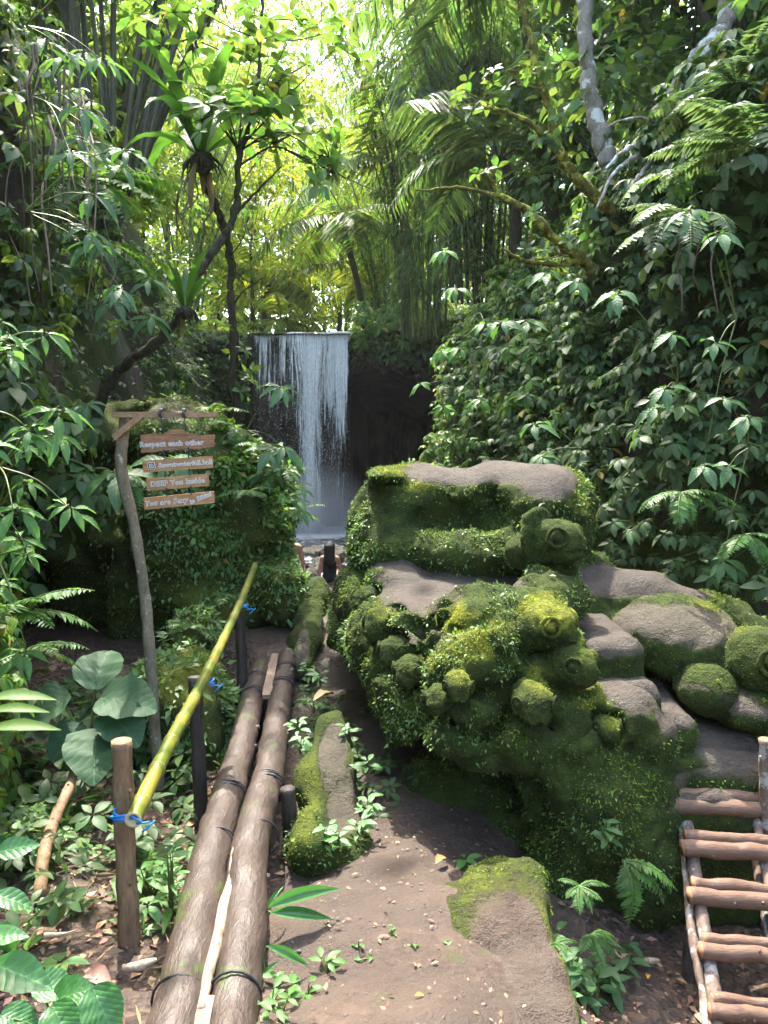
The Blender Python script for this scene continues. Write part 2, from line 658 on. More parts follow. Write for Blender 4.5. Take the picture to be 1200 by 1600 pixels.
M = {}
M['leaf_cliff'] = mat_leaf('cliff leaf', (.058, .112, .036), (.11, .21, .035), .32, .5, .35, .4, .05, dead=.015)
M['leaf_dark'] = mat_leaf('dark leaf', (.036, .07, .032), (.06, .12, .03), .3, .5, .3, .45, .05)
M['leaf_bright'] = mat_leaf('bright leaf', (.085, .17, .035), (.2, .36, .04), .42, .48, .35, .35, .05, dead=.02)
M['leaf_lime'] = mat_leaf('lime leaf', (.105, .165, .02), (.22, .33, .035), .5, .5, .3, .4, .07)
M['leaf_sunlit'] = mat_leaf('sunlit wood leaf', (.10, .16, .02), (.42, .5, .035), .58, .5, .3, .5, .09)  # glow of sun through the valley leaves put into the translucent colour
M['leaf_mid'] = mat_leaf('mid leaf', (.062, .115, .04), (.15, .26, .035), .4, .5, .3, .45, .06)
M['leaf_vein'] = mat_leaf('veined leaf', (.085, .165, .04), (.2, .36, .04), .36, .48, .35, .25, .04, vein=True)
M['leaf_vein_dark'] = mat_leaf('veined dark leaf', (.055, .112, .036), (.11, .22, .035), .3, .48, .35, .3, .04, vein=True)
M['leaf_ear'] = mat_leaf('ear leaf', (.036, .08, .034), (.07, .15, .04), .25, .62, .25, .25, .03, vein=True)
M['leaf_blue'] = mat_leaf('fresh green leaf', (.05, .14, .035), (.12, .32, .04), .36, .36, .5, .2, .03, vein=True)
M['fern'] = mat_leaf('fern leaf', (.06, .13, .03), (.16, .3, .03), .4, .5, .3, .3, .05)
M['fern_hazed'] = mat_leaf('hazed fern leaf', (.085, .13, .055), (.14, .23, .06), .32, .55, .3, .35, .05)  # haze over the upper right slope put into a greyer leaf colour
M['palm'] = mat_leaf('palm leaf', (.06, .105, .045), (.14, .24, .04), .4, .45, .4, .4, .05)
M['nest'] = mat_leaf('nest fern leaf', (.04, .095, .018), (.12, .24, .02), .42, .36, .5, .25, .04, vein=False)
M['dry'] = mat_leaf('dry leaf', (.2, .13, .075), (.2, .12, .05), .25, .7, .2, .5, .06)
M['litter'] = mat_leaf('fallen leaf', (.24, .15, .09), (.15, .1, .05), .1, .65, .3, .65, .08)
M['moss_tuft'] = mat_leaf('moss tuft', (.115, .17, .028), (.17, .25, .03), .3, .85, .08, .6, .07)
M['moss_dark'] = mat_leaf('dark moss tuft', (.036, .07, .02), (.06, .12, .025), .3, .85, .08, .6, .06)
M['moss_lit_gold'] = mat_leaf('lit golden moss tuft', (.24, .275, .03), (.3, .34, .035), .3, .8, .1, .45, .06)
M['creeper'] = mat_leaf('creeper leaf', (.105, .19, .06), (.2, .36, .06), .35, .48, .38, .45, .06)
M['rock'] = mat_rock('mossy carved stone')
M['rock2'] = mat_rock('mossy boulder stone', (.12, .1, .075), (.03, .045, .012), (.085, .105, .022), thr=.5)
M['slab'] = mat_rock('earthy slab stone', (.098, .07, .054), (.035, .055, .01), (.085, .115, .016), thr=.31)
M['log'] = mat_bark('weathered log bark', (.038, .027, .021), (.084, .06, .047), (7, 2.2, 7), .5, (.05, .065, .02), .8, .4, 5, .62)
M['plank'] = mat_bark('grey brown plank', (.16, .115, .085), (.3, .23, .17), (14, 2, 14), .7)
M['pale_pole'] = mat_bark('pale peeled pole', (.3, .24, .16), (.46, .38, .27), (9, 3, 9), .65, (.2, .13, .09), .5)
M['post'] = mat_bark('brown post bark', (.15, .09, .05), (.34, .22, .12), (12, 12, 2.2), .6, (.06, .035, .02), .7, .3, 9, .64)
M['post_dark'] = mat_bark('dark wet post', (.025, .02, .017), (.075, .058, .048), (12, 12, 2), .55, None, .6, .4)
M['cut'] = mat_bark('fresh cut wood', (.34, .17, .09), (.46, .26, .15), (20, 20, 20), .7)
M['sapling'] = mat_bark('sapling bark', (.14, .115, .075), (.3, .26, .18), (10, 10, 4), .7, (.4, .39, .34), .4, .25, 22, .63)
M['signwood'] = mat_bark('oiled board', (.36, .18, .075), (.6, .33, .15), (3, 20, 22), .5, None, .3, .35)
M['signwood_dark'] = mat_bark('old dark board', (.2, .09, .045), (.48, .25, .125), (4, 20, 24), .55, None, .6, .35)
M['beam'] = mat_bark('weathered beam', (.28, .16, .09), (.5, .33, .2), (5, 20, 20), .6)
M['rung'] = mat_bark('reddish rung bark', (.105, .06, .038), (.18, .108, .072), (3, 14, 14), .55, (.09, .055, .045), .5, .35, 16, .62)
M['rail'] = mat_bark('lichened rail bark', (.12, .08, .06), (.2, .15, .115), (10, 10, 4), .65, (.28, .27, .25), .6, .25, 15, .53)
M['trunk'] = mat_bark('dark trunk', (.035, .03, .022), (.1, .085, .06), (7, 7, 2), .85, (.05, .065, .015), .9, .2, 7, .55, .03)
M['trunk_pale'] = mat_bark('pale lichened trunk', (.17, .15, .12), (.33, .3, .25), (5, 5, 2.5), .85, (.5, .52, .48), .6, .2, 5, .55, .02)
M['mossbranch'] = mat_bark('mossy branch', (.07, .06, .02), (.2, .19, .035), (6, 6, 6), .95, (.3, .3, .05), 1.0, .1, 9, .55, .03)
M['vine'] = mat_bark('hanging vine', (.1, .075, .055), (.22, .17, .12), (6, 6, 2), .85)
M['rope_blue'] = NT('blue rope').done((.02, .2, .55), .5, .3)
M['rope_dark'] = NT('dark lashing').done((.022, .022, .024), .55, .4)
M['cord'] = NT('sign cord').done((.03, .04, .055), .6, .3)
M['white_paint'] = NT('white lettering').done((.78, .77, .74), .6, .3)
M['black_paint'] = NT('dark lettering').done((.03, .028, .03), .6, .3)


def bamboo_mat(name, a, c2):
    b = NT(name)
    n1 = b.noise(1.6, 3, .5, b.mapv(b.coord(), (4, 4, 4)))
    n2 = b.noise(60, 3, .6, b.coord())
    c = b.mix(b.ramp(n1, [(.42, 0), (.62, 1)]), a, c2)
    c = b.mix(b.math('MULTIPLY', b.ramp(n2, [(.62, 0), (.7, 1)]), .5), c, (.05, .05, .02))
    return b.done(c, .36, .4, b.bump(n2, .15, .004))


M['bamboo'] = bamboo_mat('green golden bamboo', (.085, .112, .014), (.2, .18, .025))
M['bamboo_node'] = NT('bamboo node').done((.28, .26, .13), .5, .3)
M['bamboo_cut'] = NT('bamboo cut end').done((.5, .42, .22), .7, .2)
M['culm'] = mat_bark('dark culm', (.035, .035, .022), (.09, .09, .045), (5, 5, 1), .5, None, .2)  # darker, browner than the green culm
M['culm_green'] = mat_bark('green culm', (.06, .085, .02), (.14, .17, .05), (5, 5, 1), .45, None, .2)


def ground_mat():
    b = NT('trodden damp earth')
    P = b.pos()
    n1 = b.noise(.9, 5, .6, P)
    n2 = b.noise(5, 6, .65, P, .3)
    n3 = b.noise(38, 5, .7, P)
    n4 = b.noise(160, 3, .7, P)
    c = b.mix(b.ramp(n1, [(.36, 0), (.62, 1)]), (.038, .026, .019), (.098, .068, .05))
    c = b.mix(b.math('MULTIPLY', b.ramp(n2, [(.38, 0), (.62, 1)]), .6), c, (.062, .045, .035))
    c = b.mix(b.math('MULTIPLY', b.ramp(n3, [(.52, 0), (.72, 1)]), .6), c, (.05, .034, .026))
    c = b.mix(b.ramp(n4, [(.69, 0), (.73, 1)]), c, (.3, .25, .21))
    litter = b.attr('litter')
    vo = b.n('TexVoronoi', {'Vector': P, 'Scale': 34.0, 'Randomness': 1.0})
    lc = b.ramp(b.n('SeparateColor', {0: vo.outputs['Color']}).outputs[0],
                [(0, (.035, .024, .018)), (.5, (.075, .05, .035)), (.85, (.14, .09, .06)), (1, (.2, .14, .09))])
    lm = b.math('MULTIPLY', litter, b.ramp(b.noise(3.5, 4, .6, P), [(.3, .3), (.55, 1)]))
    c = b.mix(lm, c, lc)
    green = b.math('MULTIPLY', b.ramp(b.noise(4.2, 5, .7, P), [(.6, 0), (.68, 1)]), .5)
    c = b.mix(green, c, (.05, .065, .018))
    h = b.math('ADD', b.math('MULTIPLY', n2, .9), b.math('ADD', b.math('MULTIPLY', n3, .5), b.math('MULTIPLY', n4, .2)))
    h = b.math('ADD', h, b.math('MULTIPLY', b.math('MULTIPLY', vo.outputs['Distance'], litter), .8))
    return b.done(c, .62, .35, b.bump(h, .9, .035))


M['ground'] = ground_mat()


def cliff_mat():
    b = NT('damp cliff rock')
    P = b.pos()
    n1 = b.noise(.8, 5, .6, b.mapv(P, (1, 1, .5)))
    n2 = b.noise(7, 5, .65, b.mapv(P, (1, 1, .6)))
    n3 = b.noise(40, 3, .65, P)
    c = b.mix(b.ramp(n2, [(.3, 0), (.7, 1)]), (.028, .022, .018), (.085, .066, .052))
    mo = b.mix(b.ramp(n3, [(.3, 0), (.7, 1)]), (.012, .028, .006), (.05, .085, .014))
    c = b.mix(b.ramp(n1, [(.42, 0), (.52, 1)]), c, mo)
    return b.done(c, .85, .2, b.bump(b.math('ADD', n2, b.math('MULTIPLY', n3, .5)), .9, .06))


M['cliff'] = cliff_mat()


def bare_cliff_mat():
    b = NT('dark wet cliff')
    P = b.mapv(b.pos(), (1, 1, .35))
    n1 = b.noise(1.2, 5, .6, P)
    n2 = b.noise(6, 5, .65, P)
    c = b.mix(b.ramp(n1, [(.35, 0), (.65, 1)]), (.02, .018, .018), (.10, .076, .06))
    c = b.mix(b.math('MULTIPLY', b.ramp(n2, [(.5, 0), (.65, 1)]), .7), c, (.025, .035, .02))
    return b.done(c, .7, .3, b.bump(n2, .9, .15))


M['cliff_bare'] = bare_cliff_mat()

HAZE = .0003

# ================================================================== THE SETTING
# ------------------------------------------------------------------ ground sheet
GP = []
def gp(px, py, z, w=1.0):
    p = G(px, py, z); GP.append((p[0], p[1], z, w))
for a in [(600, 1595, -.02), (480, 1590, -.04), (520, 1450, -.08), (650, 1480, -.06), (600, 1300, -.18), (650, 1235, -.24), (560, 1235, -.26),
          (700, 1380, -.12), (780, 1375, -.2), (447, 1350, -.34), (420, 1300, -.36), (100, 1595, -.03), (20, 1595, .0), (190, 1500, -.2), (260, 1400, -.3),
          (330, 1320, -.42), (100, 1400, -.22), (250, 1240, -.42), (130, 1250, -.38), (60, 1150, -.3), (100, 1090, -.4), (300, 1180, -.5),
          (430, 1003, -.04), (400, 985, -.03), (470, 990, -.04), (360, 1100, -.4), (520, 1130, -.35), (480, 1100, -.25),
          (950, 1560, -.66), (1080, 1560, -.7), (1000, 1480, -.7), (900, 1500, -.6), (1150, 1520, -.7), (1190, 1480, -.7), (880, 1400, -.5)]:
    gp(*a)
for x, y, z in [(-1.2, -3, .1), (1, -3, .1), (0, 0, .02), (-1.5, 1, .1), (.5, 1, 0), (2, .5, -.5), (3, 2, -.6), (0, 5, -.25), (.5, 5.5, -.2), (1.5, 5, -.4), (2.5, 5, -.5), (3, 7, -.6),
                (-2.2, 4.5, -.2), (-2, 6, -.3), (-2.5, 8, -.3), (-.9, 8, -.35), (0, 8.5, -.6), (2, 9, -.8), (-1, 11, -1.1), (1, 12, -1.4), (-1, 14, -1.5), (-3, 13, -1.0), (0, 16, -1.75), (-3, 17, -1.75),
                (-2, 20, -2.2), (2, 20, -2.0), (-3, 26, -2.4), (-5, 24, -2.0), (2, 26, -2.3), (-8, 10, -1), (8, 10, -1), (0, 40, -2.5), (30, 30, -3), (-30, 30, -3)]:
    GP.append((x, y, z, 1.0))
GP = np.array(GP)


def ground_z(x, y):
    x = np.asarray(x, float); y = np.asarray(y, float)
    sh = x.shape
    q = np.stack([x.ravel(), y.ravel()], 1)
    out = np.zeros(len(q))
    for s in range(0, len(q), 20000):
        d2 = ((q[s:s + 20000, None, :] - GP[None, :, :2]) ** 2).sum(-1) + .02
        w = GP[None, :, 3] / d2 ** 1.6
        out[s:s + 20000] = (w * GP[None, :, 2]).sum(1) / w.sum(1)
    P = np.stack([q[:, 0], q[:, 1], np.zeros(len(q))], 1)
    out += .05 * fbm(P, 1.3, 3, .5, 2.2) + .026 * fbm(P, .24, 4, .6, 4.4)
    return out.reshape(sh)


def axis(fine0, fine1, step, far0, far1):
    a = np.arange(fine0, fine1, step)
    l, r = [], []
    x, s = fine0, step
    while x > far0: s *= 1.18; x -= s; l.append(x)
    x, s = a[-1], step
    while x < far1: s *= 1.18; x += s; r.append(x)
    return np.array(l[::-1] + list(a) + r)


gx = axis(-2.4, 2.6, .028, -160, 160)
gy = axis(1.2, 7.0, .028, -60, 240)
XX, YY = np.meshgrid(gx, gy, indexing='ij')
ZZ = ground_z(XX, YY)
litter = sstep(-.25, -.55, XX + .12 * (YY - 2)) * sstep(.05, -.2, ZZ) + sstep(.75, 1.0, XX) * sstep(-.35, -.5, ZZ)
litter = np.clip(litter + sstep(.15, .35, fbm(np.stack([XX, YY, ZZ * 0], -1), .5, 2)) * .25, 0, 1) * .85
nx, ny = XX.shape
idx = np.arange(nx * ny).reshape(nx, ny)
GF = np.stack([idx[:-1, :-1], idx[1:, :-1], idx[1:, 1:], idx[:-1, 1:]], -1).reshape(-1, 4)
GV = np.stack([XX, YY, ZZ], -1).reshape(-1, 3)
ob('ground', GV, GF, M['ground'], attrs={'litter': litter.ravel()}, kind='structure',
   label='damp brown earth floor of the gorge with trodden path', cat='ground')


# ------------------------------------------------------------------ cliffs
def cliff(name, plan, z0, ztop, out_sign, lean, amp, mat, label, nu=150, nv=80, plateau=40, slope=.25, nplat=26, seed=0, bulge=None):
    pl = catmull(plan, nu)
    T = unit(np.gradient(pl, axis=0))
    N = np.stack([T[:, 1], -T[:, 0]], 1) * out_sign       # away from the gorge
    zt = np.interp(np.linspace(0, 1, nu), np.linspace(0, 1, len(ztop)), ztop)
    rows = []
    for v in np.linspace(0, 1, nv):
        z = z0 + (zt - z0) * v
        off = lean * (z - z0) + .9 * max(0, v - .9) ** 1 * 4
        rows.append(np.stack([pl[:, 0] + N[:, 0] * off, pl[:, 1] + N[:, 1] * off, z], 1))
    top = rows[-1]
    for k in range(1, nplat + 1):
        o = plateau * (k / nplat) ** 2
        rows.append(np.stack([top[:, 0] + N[:, 0] * o, top[:, 1] + N[:, 1] * o, top[:, 2] + slope * o], 1))
    R = np.array(rows)
    Nn = np.concatenate([N, np.zeros((nu, 1))], 1)[None]
    nz = fbm(R, 3.2, 4, .5, seed) * amp
    R = R - Nn * nz[..., None]
    R[nv:, :, 2] += .6 * fbm(R[nv:], 5, 3, .5, seed + 3)
    if bulge is not None: R = bulge(R, Nn)
    n1, n2 = R.shape[:2]
    ii = np.arange(n1 * n2).reshape(n1, n2)
    F = np.stack([ii[:-1, :-1], ii[:-1, 1:], ii[1:, 1:], ii[1:, :-1]], -1).reshape(-1, 4)
    if out_sign < 0: F = F[:, ::-1]
    V = R.reshape(-1, 3)
    # normals towards the gorge
    fn = np.cross(V[F[:, 2]] - V[F[:, 0]], V[F[:, 3]] - V[F[:, 1]])
    mid = nv // 2 * (nu - 1) + nu // 2
    if np.dot(fn[mid], Nn[0, nu // 2]) > 0: F = F[:, ::-1]
    ob(name, V, F, mat, kind='structure', label=label, cat='cliff')
    return V, F


LV, LF = cliff('left_cliff', [(-2.6, -6), (-2.3, 0), (-2.1, 3.2), (-2.75, 5.6), (-3.4, 9), (-4.3, 14), (-5.1, 20), (-5.7, 25), (-6.0, 30)],
               -3.2, [5.8, 5.8, 5.9, 6.2, 6.6, 6.4, 6.0], -1, .07, .55, M['cliff'],
               'steep left gorge wall of damp dark rock', nu=170, seed=1, slope=.35)
RV, RF = cliff('right_cliff', [(4.6, -6), (4.0, 0), (3.75, 3.5), (3.1, 6.5), (2.45, 9.5), (1.85, 13), (1.35, 16.5), (1.7, 20), (3.2, 24), (4.4, 30)],
               -3.0, [6.4, 6.2, 5.8, 5.4, 5.2, 5.4, 5.6, 5.8], 1, .16, .6, M['cliff'],
               'steep right gorge wall of damp dark rock', nu=190, seed=5, slope=.55)

# back wall with the cave beside the waterfall
nu, nv = 220, 130
bx = np.linspace(-7.5, 6.5, nu); bz = np.linspace(-3.2, 5.75, nv)
BX, BZ = np.meshgrid(bx, bz, indexing='ij')
BY = 28.6 + .5 * fbm(np.stack([BX, BX * 0, BZ * .6], -1), 2.2, 4, .5, 8) + .35 * (BZ < 5.2) * sstep(5.4, 4.8, BZ)
arch_top = 4.35 - .62 * np.abs(BX - .1) ** 1.45 * (BX > .1) * .55 - .25 * np.abs(np.minimum(BX - .1, 0)) ** 2
arch_top = arch_top + .45 * fbm(np.stack([BX, BX * 0, BZ * .7], -1), 1.3, 3, .5, 2.4)
ins = sstep(-.45, .45, arch_top - BZ) * sstep(-1.7, -.8, BX) * sstep(4.2, 3.2, BX)
BY = BY + 15 * ins + 1.0 * sstep(4.2, 2, BZ) * sstep(-1.2, -3, BX)
BY = BY - 1.0 * np.exp(-((BZ - 5.0) / .55) ** 2) * sstep(-1.3, .2, BX) - 1.8 * sstep(1.6, 3.6, BX) * (1 - ins) + .3 * vnoise(np.stack([BX, BX * 0, BZ * .15], -1), .6, 3.0)
BYtop = BY[:, -1]
V = np.stack([BX, BY, BZ], -1)
prow = []
for k in range(1, 31):
    o = 60 * (k / 30) ** 2
    y = BYtop + o
    z = 5.72 + .055 * o + .30 * np.maximum(np.abs(BX[:, 0] + 2.6) - 2.0, 0) * min(1, .25 + o / 14)
    x = BX[:, 0] * (1 + o * .05)
    P = np.stack([x, y, z], -1)
    P[:, 2] += .25 * fbm(P, 2.5, 3, .5, 6) * min(1, o)
    P[:, 2] = np.where(np.abs(BX[:, 0] + 2.95) < 1.85, np.minimum(P[:, 2], 5.66 + .02 * o), P[:, 2])
    prow.append(P)
V = np.concatenate([V, np.stack(prow, 1)], 1)
n1, n2 = V.shape[:2]
ii = np.arange(n1 * n2).reshape(n1, n2)
BF = np.stack([ii[:-1, :-1], ii[1:, :-1], ii[1:, 1:], ii[:-1, 1:]], -1).reshape(-1, 4)
BV = V.reshape(-1, 3)
fm = (np.arange(n2 - 1)[None, :] >= nv) & np.ones((n1 - 1, 1), bool)
fm = fm.reshape(-1)
ob('cave_cliff', BV, [BF[~fm], BF[fm]], [M['cliff_bare'], M['cliff']], mi=[0, 1], kind='structure', cat='cliff',
   label='dark cliff with an arched cave mouth beside the waterfall')

# ------------------------------------------------------------------ water
def water_mat():
    b = NT('pool water')
    P = b.pos()
    n = b.noise(3.2, 5, .6, b.mapv(P, (1, .6, 1)), .6)
    n2 = b.noise(9, 4, .65, P, .8)
    foam = b.math('ADD', b.math('MULTIPLY', n, .6), b.math('MULTIPLY', n2, .4))
    foam = b.math('ADD', foam, b.math('MULTIPLY', b.attr('foam'), .42))
    fm = b.ramp(foam, [(.6, 0), (.74, 1)])
    c = b.mix(fm, (.05, .06, .062), (.62, .65, .68))
    ro = b.math('ADD', b.math('MULTIPLY', fm, .5), .12)
    h = b.noise(7, 3, .55, b.mapv(P, (1, 1.5, 1)), .4)
    return b.done(c, ro, .6, b.bump(h, .45, .07))


M['water'] = water_mat()
px_ = np.linspace(-7.5, 5, 120); py_ = np.linspace(15.2, 31, 140)
PX, PY = np.meshgrid(px_, py_, indexing='ij')
PZ = np.full_like(PX, -1.42) + .02 * fbm(np.stack([PX, PY, PX * 0], -1), .8, 2)
PZ -= .35 * sstep(18.8, 16.5, PY)
fo = .22 + .95 * np.exp(-(((PX + 2.6) / 2.2) ** 2 + ((PY - 27.7) / 1.7) ** 2)) + .85 * sstep(19.4, 18.2, PY) * sstep(15.4, 16.5, PY)
ii = np.arange(PX.size).reshape(PX.shape)
WF = np.stack([ii[:-1, :-1], ii[1:, :-1], ii[1:, 1:], ii[:-1, 1:]], -1).reshape(-1, 4)
ob('plunge_pool', np.stack([PX, PY, PZ], -1).reshape(-1, 3), WF, M['water'], attrs={'foam': fo.ravel()}, kind='structure',
   label='rippled grey pool under the waterfall', cat='water')
# stream arriving at the lip
sx = np.linspace(-4.75, -1.15, 30); sy = np.linspace(28.0, 52, 60)
SX, SY = np.meshgrid(sx, sy, indexing='ij')
SZ = 5.70 + .02 * (SY - 28) + .02 * fbm(np.stack([SX, SY, SX * 0], -1), .5, 2)
ii = np.arange(SX.size).reshape(SX.shape)
SF = np.stack([ii[:-1, :-1], ii[1:, :-1], ii[1:, 1:], ii[:-1, 1:]], -1).reshape(-1, 4)
ob('stream', np.stack([SX, SY, SZ], -1).reshape(-1, 3), SF, M['water'], attrs={'foam': np.zeros(SX.size)}, kind='structure',
   label='shallow stream reaching the lip of the fall', cat='water')


def fall_mat(name, dens, sx=9.0, seed=0.0, col=(.72, .77, .83), sy=9):
    b = NT(name)
    uv = b.n('UVMap').outputs[0]
    v1 = b.n('Mapping', {'Vector': uv, 'Scale': (sx, 1.1, 1), 'Location': (seed, seed, 0)}).outputs[0]
    v2 = b.n('Mapping', {'Vector': uv, 'Scale': (sx * 3.2, sy, 1), 'Location': (seed * 2, seed, 0)}).outputs[0]
    n1 = b.noise(1.6, 3, .6, v1, .2)
    n2 = b.noise(2.4, 5, .8, v2, .3)
    a = b.math('ADD', b.math('MULTIPLY', n1, .55), b.math('MULTIPLY', n2, .45))
    a = b.math('ADD', a, b.math('MULTIPLY', b.math('SUBTRACT', b.attr('dens'), .5), .55))
    al = b.ramp(a, [(.5 - dens, 0), (.62 - dens, 1)])
    wc = b.mix(b.ramp(n2, [(.36, 0), (.58, 1)]), (.45, .49, .53), (.97, .98, .98))
    p = b.n('BsdfPrincipled', {'Base Color': wc, 'Roughness': .35, 'Specular IOR Level': .6})
    tl = b.n('BsdfTranslucent', {'Color': (.86, .9, .95, 1)})
    mx = b.n('MixShader', {0: .2, 1: p.outputs[0], 2: tl.outputs[0]})
    tr = b.n('BsdfTransparent')
    m2 = b.n('MixShader', {0: al, 1: tr.outputs[0], 2: mx.outputs[0]})
    b.link(m2.outputs[0], b.out.inputs[0])
    return b.m


# the fall: curtains of water leaving the lip in an arc, thicker where the main jet drops
wf = thing('waterfall', (-2.95, 28, -1.4), 'tall white waterfall dropping from the lip into the pool', 'waterfall')
XL, XR = -4.72, -1.22


def curtain(x0, x1, throw, dens_fn, mat, nx=70, nz=90, narrow=0.0, xc=None, seed=0):
    s = np.linspace(0, 1, nx); t = np.linspace(0, 1, nz)
    S, Tt = np.meshgrid(s, t, indexing='ij')
    T2 = np.clip((Tt - .05) / .95, 0, 1)
    zz = 5.77 - 7.22 * T2 + .03 * (x0 + (x1 - x0) * S + 3.0) + (.11 * vnoise(np.stack([x0 + (x1 - x0) * S, S * 0, S * 0 + 3.3], -1), .55) - .05) * sstep(.12, .0, Tt)
    x = x0 + (x1 - x0) * S
    if xc is not None:
        x = x + (xc - x) * narrow * np.minimum(1, Tt * 3.0) ** .6
    y = 28.25 - throw * np.sqrt(T2) + .7 * np.clip(1 - Tt / .05, 0, 1) - .10 * vnoise(np.stack([x * 3, zz * .25, x * 0 + seed], -1), 1.0)
    x = x + .05 * vnoise(np.stack([x * 2, zz * .7, x * 0 + seed + 5], -1), 1.0) * Tt
    V = np.stack([x, y, zz], -1).reshape(-1, 3)
    ii = np.arange(nx * nz).reshape(nx, nz)
    F = np.stack([ii[:-1, :-1], ii[1:, :-1], ii[1:, 1:], ii[:-1, 1:]], -1).reshape(-1, 4)
    d = dens_fn(S, Tt) - .45 * sstep(.06, .0, np.minimum(S, 1 - S)) * sstep(0, .15, Tt)
    x = x
    ob('water_curtain', V, F, mat, wf, attrs={'dens': d.ravel()}, uv=np.stack([S, Tt * 2], -1).reshape(-1, 2))


curtain(XL, XR, .45, lambda s, t: .52 - .36 * sstep(.1, .75, t) + .34 * np.exp(-((t) / .06) ** 2) + .25 * sstep(.62, .9, s) + .08 * np.exp(-((s - .0) / .06) ** 2), fall_mat('thin water veil', .03, 24.0, 1.3, (.84, .87, .9), 3.0))
curtain(-3.75, -1.65, .75, lambda s, t: .82 - .55 * np.abs(s - .5) * 1.6 - .2 * sstep(.35, 1, t) + .15 * sstep(.8, 1, t), fall_mat('main water jet', .03, 13.0, 4.1, (.88, .9, .93)), narrow=.48, xc=-2.6, seed=9)
curtain(-2.05, -1.28, .6, lambda s, t: .66 - .5 * sstep(.15, .8, t), fall_mat('right water jet', .02, 9.0, 7.7, (.9, .92, .94)), seed=4)
curtain(-3.3, -2.0, .95, lambda s, t: .5 - .5 * np.abs(s - .5) * 1.8 + .3 * sstep(.3, .9, t) - .2 * sstep(.3, 0, t), fall_mat('falling spray', .03, 11.0, 2.2, (.86, .89, .92)), narrow=.15, xc=-2.6, seed=2)
# drops and beads torn off the curtain
nd = 5200
tt = RNG.random(nd) ** .8
xx = np.where(RNG.random(nd) < .55, RNG.uniform(XL, XR, nd), np.clip(RNG.normal(-2.5, .45, nd), XL, XR))
yy = 28.25 - (.35 + .55 * RNG.random(nd)) * np.sqrt(tt)
zz = 5.75 - 7.1 * tt
tV = np.array([[-.5, 0, 0], [0, -.5, 0], [.5, 0, 0], [0, .5, 0], [0, 0, 1.8], [0, 0, -1.0]])
tF = np.array([[0, 1, 4], [1, 2, 4], [2, 3, 4], [3, 0, 4], [1, 0, 5], [2, 1, 5], [3, 2, 5], [0, 3, 5]])
V, F = inst(tV, tF, np.tile(np.eye(3), (nd, 1, 1)), np.stack([xx, yy, zz], 1), RNG.uniform(.005, .016, nd))
drop = NT('water drops').done((.85, .88, .92), .2, .6)
o = ob('water_drops', V, F, drop, wf); o['kind'] = 'stuff'

# spray hanging at the foot of the fall
def mist_mat():
    b = NT('spray mist')
    co = b.coord('Object')
    l = b.n('VectorMath', {0: co}, operation='LENGTH').outputs['Value']
    f = b.math('SUBTRACT', 1.0, l, True)
    f = b.math('POWER', f, 1.6)
    v = b.n('VolumePrincipled', {'Color': (.93, .95, 1, 1), 'Density': b.math('MULTIPLY', f, 1.3), 'Anisotropy': .2})
    b.link(v.outputs[0], b.out.inputs[1])
    return b.m


f = Field((-1.1, -1.1, -1.1), (1.1, 1.1, 1.1), .12)
f.ell((0, 0, 0), (1, 1, 1))
V, F = f.mesh()
mo = ob('mist', V, F, mist_mat(), kind='stuff', label='pale spray drifting at the foot of the waterfall', cat='mist')
mo.location = (-2.6, 27.2, -.9); mo.scale = (2.7, 1.7, 2.3)

# the damp air of the gorge
hv, hf = box((0, 90, 27), (360, 340, 63))
hz = NT('damp air')
vp = hz.n('VolumePrincipled', {'Color': (.9, .95, 1, 1), 'Density': HAZE, 'Anisotropy': .3})
hz.link(vp.outputs[0], hz.out.inputs[1])
if HAZE: ob('haze', hv, hf, hz.m, kind='stuff', label='thin damp haze filling the gorge', smooth=False)

# ------------------------------------------------------------------ camera, sun, sky
cam = bpy.data.cameras.new('camera')
cam.sensor_fit = 'VERTICAL'; cam.sensor_height = 36.0
cam.lens = 36.0 * F_PX / 1600
cam.clip_start = .05; cam.clip_end = 800
co = bpy.data.objects.new('camera', cam)
COL.objects.link(co)
co.location = (0, 0, EYE)
co.rotation_euler = (PI / 2 - PITCH, 0, 0)
scene.camera = co

SUN_EL, SUN_AZ = math.radians(62), math.radians(-18)      # azimuth from +Y, negative to the left
sd = Vector((math.sin(SUN_AZ) * math.cos(SUN_EL), math.cos(SUN_AZ) * math.cos(SUN_EL), math.sin(SUN_EL)))
sl = bpy.data.lights.new('sun', 'SUN')
sl.energy = 2.0; sl.angle = math.radians(.5); sl.color = (1, .94, .84)
so = bpy.data.objects.new('sun', sl)
COL.objects.link(so)
so.rotation_euler = (-sd).to_track_quat('-Z', 'Y').to_euler()
w = bpy.data.worlds.new('World')
scene.world = w
w.use_nodes = True
nt = w.node_tree
bg = nt.nodes['Background']
sk = nt.nodes.new('ShaderNodeTexSky')
sk.sky_type = 'NISHITA'; sk.sun_disc = False
sk.sun_elevation = SUN_EL; sk.sun_rotation = SUN_AZ
sk.dust_density = 4.0; sk.air_density = 1.2; sk.ozone_density = .6
nt.links.new(sk.outputs[0], bg.inputs[0])
bg.inputs[1].default_value = .15
scene.view_settings.view_transform = 'Standard'
scene.view_settings.look = 'None'
scene.view_settings.exposure = 3.15
scene.view_settings.gamma = 1
cy = scene.cycles
cy.max_bounces = 7; cy.diffuse_bounces = 4; cy.glossy_bounces = 2; cy.transmission_bounces = 5
cy.transparent_max_bounces = 12; cy.volume_bounces = 1
cy.caustics_reflective = False; cy.caustics_refractive = False
cy.sample_clamp_indirect = 6.0
cy.use_adaptive_sampling = True; cy.adaptive_threshold = .02
cy.volume_step_rate = 2.0
cy.use_denoising = True

